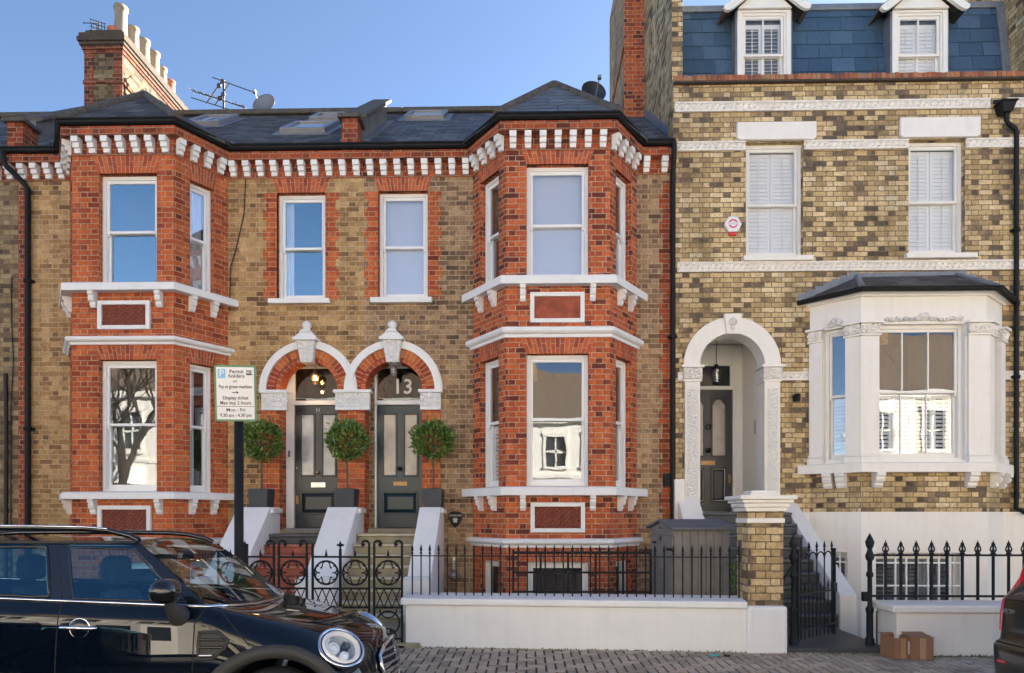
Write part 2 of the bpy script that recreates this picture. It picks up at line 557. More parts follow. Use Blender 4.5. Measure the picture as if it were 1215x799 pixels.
M = {}
M['stock_left'] = brick('yellow_stock_brick', [(.06, (.17, .095, .045)), (.28, (.34, .195, .082)), (.55, (.47, .28, .118)), (.8, (.58, .375, .175)), (.97, (.40, .25, .13))], (.52, .395, .26), dirt_amt=.6, patch=.32)
M['stock_mid'] = brick('brown_stock_brick', [(.06, (.085, .056, .038)), (.28, (.21, .128, .074)), (.55, (.34, .21, .115)), (.8, (.46, .305, .17)), (.97, (.17, .12, .085))], (.47, .365, .25), dirt_amt=.65, patch=.32, seed=3.1)
M['stock_right'] = brick('sooty_yellow_stock_brick', [(.04, (.085, .064, .048)), (.23, (.19, .14, .095)), (.33, (.40, .28, .145)), (.55, (.58, .42, .215)), (.80, (.70, .54, .32)), (.98, (.74, .62, .42))], (.20, .145, .09), header=-.04, dirt_amt=.7, patch=.30, seed=5.7, rag=1.6)
M['stock_far'] = brick('grey_stock_brick', [(.05, (.06, .045, .034)), (.35, (.19, .13, .075)), (.7, (.36, .26, .14)), (.98, (.42, .32, .2))], (.22, .165, .11), dirt_amt=.65, seed=8.3)
M['stock_soot'] = brick('sooty_chimney_brick', [(.05, (.035, .028, .022)), (.35, (.10, .07, .042)), (.7, (.23, .16, .085)), (.98, (.32, .24, .13))], (.20, .15, .10), dirt_amt=.65, seed=11.3)
M['red'] = brick('red_and_plum_brick', [(.05, (.13, .034, .026)), (.27, (.22, .050, .032)), (.36, (.44, .095, .036)), (.75, (.58, .130, .045)), (.98, (.64, .175, .062))], (.50, .335, .22), dirt_amt=.55, patch=.2, seed=1.7)
M['red_warm'] = brick('orange_red_brick', [(.05, (.17, .034, .022)), (.20, (.34, .070, .031)), (.5, (.51, .115, .040)), (.8, (.60, .155, .052)), (.98, (.37, .085, .04))], (.50, .305, .18), dirt_amt=.6, patch=.3, seed=4.4)
M['red_dark'] = brick('weathered_red_brick', [(.05, (.11, .03, .02)), (.4, (.30, .060, .026)), (.75, (.46, .095, .034)), (.98, (.2, .05, .03))], (.36, .25, .17), dirt_amt=.65, seed=2.2)
M['red_sooty'] = brick('sooty_red_brick', [(.05, (.06, .022, .016)), (.4, (.18, .045, .024)), (.75, (.30, .075, .035)), (.98, (.12, .04, .025))], (.28, .20, .14), dirt_amt=.7, seed=9.2)
M['voussoir'] = islands('gauged_red_brick', [(0, (.28, .056, .028)), (.45, (.47, .098, .036)), (1, (.56, .135, .048))], dirt=.35)
M['voussoir_mix'] = islands('orange_and_plum_brick', [(0, (.50, .125, .038)), (.55, (.57, .165, .048)), (.6, (.28, .045, .022)), (1, (.38, .060, .026))], dirt=.25)
M['brick_edge'] = islands('weathered_coping_brick', [(0, (.20, .075, .045)), (.4, (.36, .12, .06)), (.7, (.44, .18, .09)), (1, (.30, .19, .11))], dirt=.6)
M['mortar'] = plain('mortar', (.45, .33, .23), .9, var=.3, scale=9)
M['soot_brick'] = plain('sooty_brick_course', (.075, .055, .04), .9, var=.5, scale=14, bump=.6)
M['white'] = plain('white_masonry_paint', (.80, .80, .80), .62, var=.07, scale=3.0, bump=.12, bscale=30, dirt=((.45, .42, .37), .16, 3.0), streak=.10)
M['white_clean'] = plain('white_gloss_paint', (.83, .83, .83), .38, var=.04, scale=5.0)
M['cream'] = plain('warm_white_masonry_paint', (.82, .785, .735), .6, var=.05, scale=2.5, bump=.1, bscale=25, dirt=((.5, .45, .38), .25, 2.5), streak=.12)
M['cream_clean'] = plain('warm_white_joinery_paint', (.80, .77, .72), .4, var=.04)
M['carved'] = carved('carved_white_stone', (.80, .80, .80))
M['carved_cream'] = carved('carved_warm_stone', (.82, .785, .735), 30)
M['rope'] = rope_mat('moulded_white_tile', (.84, .79, .72))
M['terracotta'] = terracotta_mat('terracotta_tile')
M['terracotta_plain'] = plain('plain_terracotta', (.34, .075, .035), .75, var=.5, scale=12, bump=.7, bscale=20)
M['slate'] = slate_mat('dark_roof_slate', (.020, .019, .019), (.125, .115, .108), moss=(.075, .064, .050), rough=.8)
M['slate_clean'] = slate_mat('blue_roof_slate', (.035, .036, .041), (.15, .152, .165), rough=.7)
M['slate_blue'] = islands('hung_blue_slate', [(0, (.034, .075, .130)), (.5, (.050, .100, .165)), (1, (.072, .128, .20))], rough=.5, bump=.25, dirt=.2, spec=.4)
M['slate_gable'] = islands('small_gable_slate', [(0, (.07, .085, .11)), (1, (.12, .14, .17))], rough=.4, bump=.2, dirt=.15, spec=.5)
M['lead'] = plain('lead_flashing', (.20, .225, .26), .5, .3, var=.3, scale=8, bump=.2)
M['ridge'] = plain('ridge_tile', (.10, .085, .07), .8, var=.5, scale=15, bump=.5)
M['render_grey'] = plain('grey_cement_render', (.17, .165, .155), .9, var=.35, scale=4, bump=.4)
M['render_pale'] = plain('pale_cement_render', (.42, .38, .31), .9, var=.3, scale=4, bump=.4)
M['black_metal'] = plain('black_gutter_paint', (.010, .0105, .012), .6, var=.3, spec=.25)
M['aerial'] = plain('tarnished_aerial_metal', (.07, .065, .06), .6, .3)
M['iron'] = plain('black_iron_paint', (.010, .0105, .012), .6, spec=.25, var=.4, bump=.25, bscale=90)
M['iron_green'] = plain('dark_iron_paint', (.010, .014, .018), .6, spec=.25, var=.4, bump=.25, bscale=90)
M['glass'] = glass_mat('window_glass', .24, wave=.012)
M['glass_low'] = glass_mat('shaded_window_glass', .03, wave=.006)
M['glass_sky'] = glass_mat('upper_window_glass', .40, wave=.006)
M['glass_bent'] = glass_mat('old_window_glass', .115, wave=.012, wscale=2.0)
M['glass_thin'] = glass_mat('lantern_glass', .05, wave=0)
M['glass_car'] = glass_mat('car_glass', .07, tint=(.35, .80, 1.0), wave=0, through=(.55, .80, .92))
M['glass_bay'] = glass_mat('bay_window_glass', .13, wave=.008)
M['glass_teal'] = glass_mat('blue_tinted_window_glass', .33, tint=(.72, .94, 1.0), wave=.006)
M['glass_blind'] = glass_mat('window_glass_over_blind', .20, wave=.004)
M['glass_screen'] = glass_mat('windscreen_glass', .10, tint=(.9, .95, 1.0), wave=0)
M['room'] = plain('darkened_room_grey', (.10, .095, .09), .9)  # dark grey stands in for the unlit rooms behind the panes
M['blind'] = plain('white_roller_blind', (.58, .59, .64), .8, var=.02)
M['curtain'] = plain('white_voile', (.80, .80, .80), .9, var=.04)
M['shutter'] = plain('white_shutter_paint', (.80, .79, .78), .45, var=.03)
M['door_grey'] = plain('charcoal_door_paint', (.023, .027, .033), .33, var=.08)
M['door_teal'] = plain('teal_door_paint', (.006, .028, .042), .33, var=.08)
M['door_slate'] = plain('slate_grey_door_paint', (.033, .035, .039), .36, var=.08)
M['obscure'] = plain('obscured_door_glass', (.46, .40, .34), .16, var=.35, scale=3.0)
M['obscure_white'] = plain('frosted_door_glass', (.50, .50, .50), .12, var=.35, scale=5.0)
M['brass'] = plain('brass', (.30, .19, .09), .4, 1.0)
M['steel'] = plain('brushed_steel', (.55, .54, .52), .3, 1.0)
M['chrome'] = plain('chrome', (.75, .76, .78), .08, 1.0, var=.02)
M['tile_red'] = plain('red_quarry_tile', (.31, .078, .046), .55, var=.3, scale=9, bump=.2)
M['stone_edge'] = plain('lightened_stone_nosing', (.52, .46, .33), .85, var=.25, scale=5, dirt=((.16, .16, .06), .5, 4.5))  # nosings: lighter colour stands in for missing light and shade at step edges
M['tile_edge'] = plain('lightened_tile_nosing', (.40, .13, .085), .5, var=.3, scale=9)
M['slab_edge'] = plain('lightened_slate_nosing', (.085, .088, .092), .55, var=.2)
M['stone'] = plain('york_stone', (.33, .28, .185), .85, var=.25, scale=5, bump=.3, dirt=((.13, .13, .05), .6, 3.5))
M['slab_dark'] = plain('dark_slate_slab', (.055, .058, .062), .6, var=.2, bump=.15)
M['planter'] = plain('slate_grey_planter', (.038, .045, .055), .55, var=.2, bump=.1)
M['soil'] = plain('potting_soil', (.03, .02, .014), .95, var=.4, scale=30)
M['bark'] = plain('grey_bark', (.12, .095, .07), .9, var=.4, scale=30, bump=.4)
M['leaf'] = None
M['asphalt'] = plain('asphalt', (.05, .05, .052), .9, var=.35, scale=8, bump=.6, bscale=130)
M['kerb'] = plain('granite_kerb', (.26, .25, .24), .85, var=.25, scale=20, bump=.3)
M['paver'] = islands('grey_brown_block_paver', [(0, (.35, .275, .205)), (.5, (.46, .37, .28)), (1, (.54, .44, .34))], dirt=.5)
M['joint'] = plain('sandy_joint', (.075, .062, .048), .95, var=.4, scale=20)
M['concrete'] = plain('area_concrete', (.26, .25, .23), .9, var=.25, bump=.3)
M['bin_wood'] = plain('grey_stained_timber', (.205, .185, .172), .75, var=.22, scale=7, bump=.25, bscale=25)
M['bin_roof'] = plain('dark_roofing_felt', (.12, .125, .14), .7, var=.2, scale=8)
M['card'] = plain('brown_cardboard', (.29, .145, .075), .85, var=.12, scale=5)
M['card_tape'] = plain('parcel_tape', (.42, .26, .15), .35, var=.05)
M['paper'] = plain('white_paper', (.75, .74, .72), .7, var=.05)
M['teal_scrap'] = plain('teal_plastic', (.06, .40, .38), .4)
M['sign_white'] = plain('sign_white_sheet', (.74, .73, .72), .4, var=.02)
M['sign_green'] = plain('sign_green', (.08, .24, .12), .4, var=.1)
M['sign_blue'] = plain('sign_faded_blue', (.20, .50, .78), .4, var=.1)
M['ink'] = plain('black_ink', (.03, .03, .033), .5)
M['plastic_white'] = plain('white_alarm_plastic', (.80, .79, .80), .3, var=.02)
M['plastic_red'] = plain('red_plastic', (.72, .05, .06), .25)
M['logo_red'] = plain('red_print', (.72, .05, .13), .4)
M['pot_cream'] = plain('cream_chimney_pot', (.30, .245, .18), .8, var=.25, scale=10, bump=.3)
M['pot_red'] = plain('red_chimney_pot', (.46, .15, .08), .8, var=.25, scale=10)
M['dish_grey'] = plain('grey_dish_mesh', (.20, .21, .235), .5, .2)
M['dish_black'] = plain('black_dish_mesh', (.03, .034, .045), .5)
M['alu'] = plain('weathered_aluminium', (.30, .30, .31), .45, .6)
M['rust_cable'] = plain('black_cable', (.02, .018, .016), .7)
M['plate13'] = plain('white_numeral', (.72, .70, .66), .5)
M['bulb'] = emit('lit_bulb', (1.0, .62, .22), 9.0)
M['bulb_dim'] = plain('unlit_bulb', (.75, .68, .55), .2)
def leaf_mat():
    m = NT('bay_leaf')
    g = m.geo()
    c = m.ramp(g.outputs['Random Per Island'], [(0, (.03, .075, .014)), (.5, (.085, .17, .030)), (.85, (.16, .26, .05)), (1, (.30, .35, .08))])
    m.P(Base_Color=c, Roughness=.38)
    m.set(m.b, 'Subsurface Weight', 0.0)
    return m.m
M['leaf'] = leaf_mat()
def paint_mat():
    m = NT('navy_car_paint')
    m.P(Base_Color=(.0022, .0048, .0105), Roughness=.5, Metallic=.0, Coat_Weight=1.0, Coat_Roughness=.012)
    m.set(m.b, 'Specular IOR Level', 0.0)
    return m.m
M['paint'] = paint_mat()
M['paint_black'] = plain('gloss_black_trim', (.008, .009, .010), .16, var=.1, coat=.6)
M['paint_suv'] = plain('dusty_black_car_paint', (.016, .016, .017), .3, .3, var=.3, scale=4, coat=.6)
M['cladding'] = plain('grey_black_plastic', (.030, .029, .029), .62, var=.15)
M['rubber'] = plain('tyre_rubber', (.012, .012, .012), .8)
M['seat'] = plain('dark_seat_cloth', (.018, .02, .026), .85)
M['lamp_glass'] = glass_mat('headlight_glass', .02, wave=0)
M['lamp_led'] = plain('clear_led_block', (.80, .82, .86), .12, .0, var=.1, coat=1.0)
M['lamp_bowl'] = plain('headlight_reflector', (.34, .36, .40), .25, .0, var=.25, scale=25, coat=.5)
M['tail_red'] = plain('tail_lamp_red', (.62, .012, .03), .12, coat=.8)
M['amber'] = plain('amber_lens', (.65, .18, .05), .2)
M['opp_cream'] = plain('cream_stucco', (.74, .64, .47), .7, var=.06)
M['opp_white'] = plain('white_stucco', (.80, .76, .69), .7, var=.06)
M['opp_roof'] = plain('brown_tiled_roof', (.17, .12, .085), .85, var=.35, scale=6)
M['opp_glass'] = plain('dark_window', (.04, .045, .05), .1)
# ------------------------------------------------------------------ setting: ground, road, pavement
ROADZ = -0.08
YW = -3.50            # street face of the garden walls
KERB = -5.30
def sheet(name, x0, x1, y0, y1, z, mat):
    o = MB().quad((x0, y0, z), (x1, y0, z), (x1, y1, z), (x0, y1, z)).build(name, mat)
    return tag(o, kind='structure')
g = MB()   # one sheet to the horizon, open where the basement areas are dug out
for (x0, x1, y0, y1) in ((-700, 700, -700, -3.4), (-700, -11, -3.4, 12), (12, 700, -3.4, 12), (-700, 700, 12, 700)):
    g.quad((x0, y0, -.28), (x1, y0, -.28), (x1, y1, -.28), (x0, y1, -.28))
tag(g.build('ground', M['asphalt']), kind='structure')
rd = MB()      # cambered carriageway falling to the kerb on each side
prof_ = [(-13.6, -.19), (-11.6, -.10), (-9.6, ROADZ), (-7.6, ROADZ), (-5.42, -.19)]
for (ya_, za_), (yb_, zb_) in zip(prof_, prof_[1:]): rd.quad((-90, ya_, za_), (90, ya_, za_), (90, yb_, zb_), (-90, yb_, zb_))
tag(rd.build('road', M['asphalt']), kind='structure')
sheet('basement_area_ground', -11, 12, -3.4, 12, -1.0, M['concrete'])
k = MB().box(-90, 90, KERB - .12, KERB, -.30, .012)
tag(k.build('kerb', M['kerb'], bevel=.012), kind='structure')
k = MB().box(-90, 90, -13.75, -13.6, -.30, .012)
tag(k.build('kerb', M['kerb'], bevel=.012), kind='structure')
sheet('pavement', -90, 90, -17.2, -13.75, .004, M['concrete'])
# block paved pavement, herringbone, every paver a raised piece of the one pavement sheet
pv = MB()
pv.quad((-90, KERB, -.008), (90, KERB, -.008), (90, YW + .35, -.008), (-90, YW + .35, -.008), 1)
pv.box(-11, 12, YW + .30, YW + .35, -1.0, -.012, 1)
rp = random.Random(4)
B = .1
def paver(x, y, lx, ly):
    if x > 5.2 or x + lx < -3.4 or y < KERB or y + ly > YW + .2: return
    g_ = .006
    z = rp.uniform(-.0015, .0015)
    a, b, c, d = x + g_, x + lx - g_, y + g_, y + ly - g_
    e = .006
    pv.hexa([(a, c, -.03), (b, c, -.03), (b, d, -.03), (a, d, -.03),
             (a + e, c + e, z), (b - e, c + e, z), (b - e, d - e, z), (a + e, d - e, z)])
for i in range(-45, 60):
    for j in range(-60, -30):
        t = (i - j) % 4
        if t == 0: paver(i * B, j * B, 2 * B, B)
        elif t == 3: paver(i * B, j * B, B, 2 * B) if True else None
tag(pv.build('pavement', [M['paver'], M['joint']]), kind='structure')

# ------------------------------------------------------------------ shared house pieces
CORBEL_H = .225
def bracket_mesh(name, w_, d_, h_, mat, carved_=False):
    """Scrolled bracket: local +X along the wall, -Y out of it, top at z=0."""
    prof = [(0, 0), (d_, 0), (d_, -.22 * h_), (d_ * .78, -.28 * h_), (d_ * .86, -.42 * h_), (d_ * .74, -.6 * h_),
            (d_ * .48, -.68 * h_), (d_ * .5, -.84 * h_), (d_ * .3, -1.0 * h_), (0, -1.0 * h_)]
    m = MB()
    n = len(prof)
    vs = [(-w_ / 2, -d, z) for d, z in prof] + [(w_ / 2, -d, z) for d, z in prof]
    fs = [tuple(range(n)), tuple(range(2 * n - 1, n - 1, -1))] + [(i, n + i, n + (i + 1) % n, (i + 1) % n) for i in range(n)]
    m.add(vs, fs)
    return m.mesh(name, mat)
def corbel_mesh(mat):
    m = MB(); w_, d_, h_ = .106, .14, CORBEL_H
    for (za, zb, dd, ww) in ((0, -.085, d_, w_), (-.085, -.16, d_ * .72, w_ * .96), (-.16, -h_, d_ * .42, w_ * .9)):
        m.box(-ww / 2, ww / 2, -dd, 0, zb, za)
    return m.mesh('corbel', mat)
MESH_CORBEL = corbel_mesh(M['white'])
MESH_BRACKET = bracket_mesh('sill_bracket', .085, .13, .24, M['white'])
MESH_BRACKET_CREAM = bracket_mesh('sill_bracket', .14, .17, .24, M['cream'])

def proj(p):
    x, y = p[0], p[1]
    dep = -x * _s + (y + CAM_D) * _c
    return 607.5 + FPX * (x * _c + (y + CAM_D) * _s) / dep
def U(fr, px, lo=-3.0, hi=3.0):
    """u on the plane fr that shows at photo column px (measuring only)."""
    for _ in range(50):
        mid = (lo + hi) / 2
        if proj(fr.P(mid, 0, 0)) < px: lo = mid
        else: hi = mid
    return (lo + hi) / 2

def flat_arch(fr, u0, u1, z0, z1, mat, parent, n=13, splay=.10, d=.006, name='flat_arch'):
    m = MB()
    m.prism(fr, [(u0 + .003, z0 + .003), (u1 - .003, z0 + .003), (u1 + splay - .003, z1 - .003), (u0 - splay + .003, z1 - .003)], -.05, d - .0025, 1)
    for i in range(n):
        a0, a1 = i / n, (i + 1) / n
        gp = .0055
        b0, b1 = u0 + (u1 - u0) * a0 + gp, u0 + (u1 - u0) * a1 - gp
        t0, t1 = u0 - splay + (u1 - u0 + 2 * splay) * a0 + gp, u0 - splay + (u1 - u0 + 2 * splay) * a1 - gp
        zm = z0 + (z1 - z0) * (.36 if i % 2 else .64)
        f = (zm - z0) / (z1 - z0)
        m0, m1 = b0 + (t0 - b0) * f, b1 + (t1 - b1) * f
        m.prism(fr, [(b0, z0), (b1, z0), (m1, zm - .004), (m0, zm - .004)], -.04, d)
        m.prism(fr, [(m0, zm + .004), (m1, zm + .004), (t1, z1), (t0, z1)], -.04, d)
    return m.build(name, [mat, M['mortar']], parent)

def louvres(fr, u0, u1, z0, z1, d, parent, open_=.6, pitch=.062, panels=2, mat='shutter'):
    """Plantation shutter panels: stiles, rails and tilted slats."""
    m = MB()
    wp = (u1 - u0) / panels
    for k in range(panels):
        a, b = u0 + k * wp + .004, u0 + (k + 1) * wp - .004
        st = min(.05, wp * .14)
        m.fbox(fr, a, a + st, z0, z1, d - .03, d); m.fbox(fr, b - st, b, z0, z1, d - .03, d)
        m.fbox(fr, a + st, b - st, z0, z0 + .07, d - .028, d - .002); m.fbox(fr, a + st, b - st, z1 - .07, z1, d - .028, d - .002)
        m.fbox(fr, (a + b) / 2 - .006, (a + b) / 2 + .006, z0 + .075, z1 - .075, d + .012, d + .022)
        nn = max(1, int((z1 - z0 - .14) / pitch))
        for i in range(nn):
            zc = z0 + .07 + (i + .5) * (z1 - z0 - .14) / nn
            ca, sa = cos(open_) * .034, sin(open_) * .034
            P = fr.P
            q = [(-ca * .0 - .006, 0)]
            dc = d - .014
            m.hexa([P(a + st, dc + sa, zc - ca), P(b - st, dc + sa, zc - ca), P(b - st, dc - sa, zc + ca - .004), P(a + st, dc - sa, zc + ca - .004),
                    P(a + st, dc + sa + .007, zc - ca + .004), P(b - st, dc + sa + .007, zc - ca + .004), P(b - st, dc - sa + .007, zc + ca), P(a + st, dc - sa + .007, zc + ca)])
    return m.build('shutter', M[mat], parent)

def curtain(fr, u0, u1, z0, z1, d, parent, amp=.018, per=.07):
    m = MB()
    n = max(8, int((u1 - u0) / .012))
    vs = []
    for i in range(n + 1):
        u = u0 + (u1 - u0) * i / n
        dd = d + amp * sin(2 * pi * u / per) + amp * .5 * sin(2 * pi * u / (per * 2.7) + 1)
        vs += [fr.P(u, dd, z0), fr.P(u, dd * 1.0 + .004, z1)]
    m.add(vs, [(2 * i, 2 * i + 2, 2 * i + 3, 2 * i + 1) for i in range(n)], 0, True)
    return m.build('curtain', M['curtain'], parent)

def window(parent, fr, u0, u1, z0, z1, rail, glass='glass', paint='white_clean', lights=1, lights_low=None, blind=None, shutter=None,
           curtains=(), set_back=.10, room=True, fw=.055, name='window', horns=True, room_depth=1.1):
    w_ = bpy.data.objects
    d0 = -set_back
    m = MB()
    m.fbox(fr, u0, u0 + fw, z0, z1, d0 - .12, d0); m.fbox(fr, u1 - fw, u1, z0, z1, d0 - .12, d0)
    m.fbox(fr, u0 + fw, u1 - fw, z1 - fw, z1, d0 - .12, d0 - .002); m.fbox(fr, u0 + fw, u1 - fw, z0, z0 + .04, d0 - .12, d0 + .006)
    wo_ = m.build(name, M[paint], parent, bevel=.004)
    a, b = u0 + fw, u1 - fw
    st = .042
    def sash(za, zb, dd, bot, top, nl):
        s = MB()
        s.fbox(fr, a + .002, a + st, za, zb, dd - .04, dd); s.fbox(fr, b - st, b - .002, za, zb, dd - .04, dd)
        s.fbox(fr, a + st, b - st, zb - top, zb, dd - .039, dd - .001); s.fbox(fr, a + st, b - st, za, za + bot, dd - .039, dd - .001)
        for k in range(1, nl):
            c = a + st + (b - a - 2 * st) * k / nl
            s.fbox(fr, c - .011, c + .011, za + bot, zb - top, dd - .035, dd - .004)
        if horns and zb > rail + .2:
            for (ha, hb) in ((a + .004, a + st - .004), (b - st + .004, b - .004)):
                s.fbox(fr, ha, hb, za - .05, za, dd - .032, dd - .005)
        so = s.build('sash', M[paint], wo_, bevel=.003)
        return so
    sash(rail - .02, z1 - fw, d0 - .025, .042, .05, lights)
    sash(z0 + .04, rail + .022, d0 - .07, .075, .042, lights_low or lights)
    P = fr.P
    for (za, zb, dd) in ((rail + .022, z1 - fw - .05, d0 - .045), (z0 + .115, rail - .02, d0 - .09)):
        m = MB().quad(P(a + st, dd, za), P(b - st, dd, za), P(b - st, dd, zb), P(a + st, dd, zb))
        m.build('pane', M[glass], wo_)
    db = d0 - .125
    if blind:
        m = MB().fbox(fr, a + .01, b - .01, z0 + .05 if blind is True else blind, z1 - fw - .01, db - .006, db)
        m.build('roller_blind', M['blind'], wo_)
    if shutter:
        za, zb, op, pn = shutter[:4]
        louvres(fr, a + .01, b - .01, za, zb, db + .01, wo_, op, panels=pn, mat=shutter[4] if len(shutter) > 4 else 'shutter')
    for (ua, ub) in curtains:
        curtain(fr, ua, ub, z0 + .05, z1 - fw, db - .03, wo_)
    if room:
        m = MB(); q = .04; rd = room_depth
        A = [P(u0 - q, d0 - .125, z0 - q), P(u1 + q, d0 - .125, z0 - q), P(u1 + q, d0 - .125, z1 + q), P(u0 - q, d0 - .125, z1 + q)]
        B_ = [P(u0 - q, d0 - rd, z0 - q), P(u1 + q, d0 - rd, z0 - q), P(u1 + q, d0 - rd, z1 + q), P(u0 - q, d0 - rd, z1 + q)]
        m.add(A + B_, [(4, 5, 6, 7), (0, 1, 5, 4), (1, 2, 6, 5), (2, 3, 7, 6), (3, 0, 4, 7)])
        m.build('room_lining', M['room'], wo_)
    return wo_

def sill(parent, fr, u0, u1, z0, z1, d, mat='white', name='sill'):
    m = MB(); P = fr.P
    m.hexa([P(u0, d, z0), P(u1, d, z0), P(u1, -.1, z0), P(u0, -.1, z0), P(u0, d, z1 - .012), P(u1, d, z1 - .012), P(u1, -.1, z1 + .012), P(u0, -.1, z1 + .012)])
    return m.build(name, M[mat], parent, bevel=.006)

def framed_panel(parent, fr, u0, u1, z0, z1, inner, t=.065):
    m = MB()
    m.fbox(fr, u0, u0 + t, z0, z1, -.02, .045); m.fbox(fr, u1 - t, u1, z0, z1, -.02, .045)
    m.fbox(fr, u0 + t, u1 - t, z1 - t, z1, -.02, .043); m.fbox(fr, u0 + t, u1 - t, z0, z0 + t, -.02, .043)
    p = m.build('panel_frame', M['white'], parent, bevel=.008)
    MB().fbox(fr, u0 + t, u1 - t, z0 + t, z1 - t, -.01, .012).build('terracotta_panel', M[inner], p)
    return p

def bay_path(XL, XFL, XFR, XR, dep, ext=0.12):
    """Facade - cant - front - cant - facade, with ends run into the wall."""
    def extend(a, b, e):
        v = Vector((a[0] - b[0], a[1] - b[1])).normalized() * e
        return (a[0] + v.x, a[1] + v.y)
    p = [(XL, 0), (XFL, -dep), (XFR, -dep), (XR, 0)]
    return [extend(p[0], p[1], ext), p[1], p[2], extend(p[3], p[2], ext)], p

def mould(z0, z1, d, kind='string'):
    h = z1 - z0
    if kind == 'string':
        return [(-.05, z0), (d * .35, z0), (d * .45, z0 + h * .3), (d * .8, z0 + h * .42), (d, z0 + h * .6), (d, z0 + h * .86), (d * .85, z1), (-.05, z1 + .02)]
    if kind == 'sill':
        return [(-.05, z0), (d, z0), (d, z1 - .015), (d - .012, z1), (-.05, z1 + .02)]
    if kind == 'gutter':
        return [(0.0, z0), (d * .55, z0), (d * .8, z0 + h * .28), (d * .84, z0 + h * .6), (d, z0 + h * .72), (d, z1), (d - .02, z1), (d - .02, z0 + h * .55), (0.0, z0 + h * .5)]
    return [(-.05, z0), (d, z0), (d, z1), (-.05, z1)]

def corbels_along(parent, path, ztop, spacing, skip_ends=.06, n_fix=None):
    for i in range(len(path) - 1):
        a, b = Vector(path[i]), Vector(path[i + 1])
        Ln = (b - a).length
        ang = atan2(b.y - a.y, b.x - a.x)
        cant = 0 < i < len(path) - 2 and abs(b.y - a.y) > .2
        n = max(1, round((Ln - 2 * skip_ends - (.02 if cant else 0)) / spacing))
        for k in range(n):
            p = a + (b - a) * ((k + .5 + (.18 if cant and b.y < a.y else -.18 if cant else 0)) / n)
            inst(MESH_CORBEL, 'corbel', parent, TR(p.x, p.y, ztop, ang))

def voussoir_ring(fr, uc, zc, r0, r1, d0, d1, n, mats, parent, name):
    m = MB()
    m.ring(fr, uc, zc, r0 + .004, r1 - .004, d0, d1 - .005, n=30, mi=1)
    for k in range(n):
        a0, a1 = pi * k / n + .004 / r1 * 2, pi * (k + 1) / n - .004 / r1 * 2
        m.ring(fr, uc, zc, r0, r1, d0, d1, a0, a1, n=2)
    return m.build(name, mats, parent)

def pipe(parent, pts, r=.038, name='downpipe', clips=()):
    m = MB().tube(pts, r, 10)
    for z in clips:
        p = min(pts, key=lambda q: abs(q[2] - z))
        m.lathe([(r, z - .03), (r * 1.45, z - .03), (r * 1.45, z + .03), (r, z + .03)], (p[0], p[1], 0), 10)
        m.box(p[0] - r * 1.9, p[0] + r * 1.9, p[1] + r * .4, p[1] + r * 1.6, z - .02, z + .02)
    return m.build(name, M['black_metal'], parent)

EAVE_Y, EAVE_Z, RIDGE_Y, RIDGE_Z = -.12, 7.70, 3.6, 10.43
SLOPE = (RIDGE_Z - EAVE_Z) / (RIDGE_Y - EAVE_Y)
def roof_z(y): return EAVE_Z + (y - EAVE_Y) * SLOPE
ZC_TOP, ZBAND0, ZBAND1, ZG0, ZG1 = 7.455, 7.455, 7.59, 7.605, 7.69
ZBOT = -1.0

def main_roof(parent, x0, x1, mat):
    m = MB()
    th = .06
    m.hexa([(x0, EAVE_Y, EAVE_Z - th), (x1, EAVE_Y, EAVE_Z - th), (x1, RIDGE_Y, RIDGE_Z - th), (x0, RIDGE_Y, RIDGE_Z - th),
            (x0, EAVE_Y, EAVE_Z), (x1, EAVE_Y, EAVE_Z), (x1, RIDGE_Y, RIDGE_Z), (x0, RIDGE_Y, RIDGE_Z)])
    m.hexa([(x0, RIDGE_Y + .01, RIDGE_Z - .3), (x1, RIDGE_Y + .01, RIDGE_Z - .3), (x1, 8, 7.6), (x0, 8, 7.6),
            (x0, RIDGE_Y + .01, RIDGE_Z - .002), (x1, RIDGE_Y + .01, RIDGE_Z - .002), (x1, 8, 7.7), (x0, 8, 7.7)])
    r = m.build('roof', M[mat], parent)
    MB().box(x0, x1, RIDGE_Y - .12, RIDGE_Y + .12, RIDGE_Z - .02, RIDGE_Z + .09).build('ridge_capping', M['ridge'], r, bevel=.03)
    return r

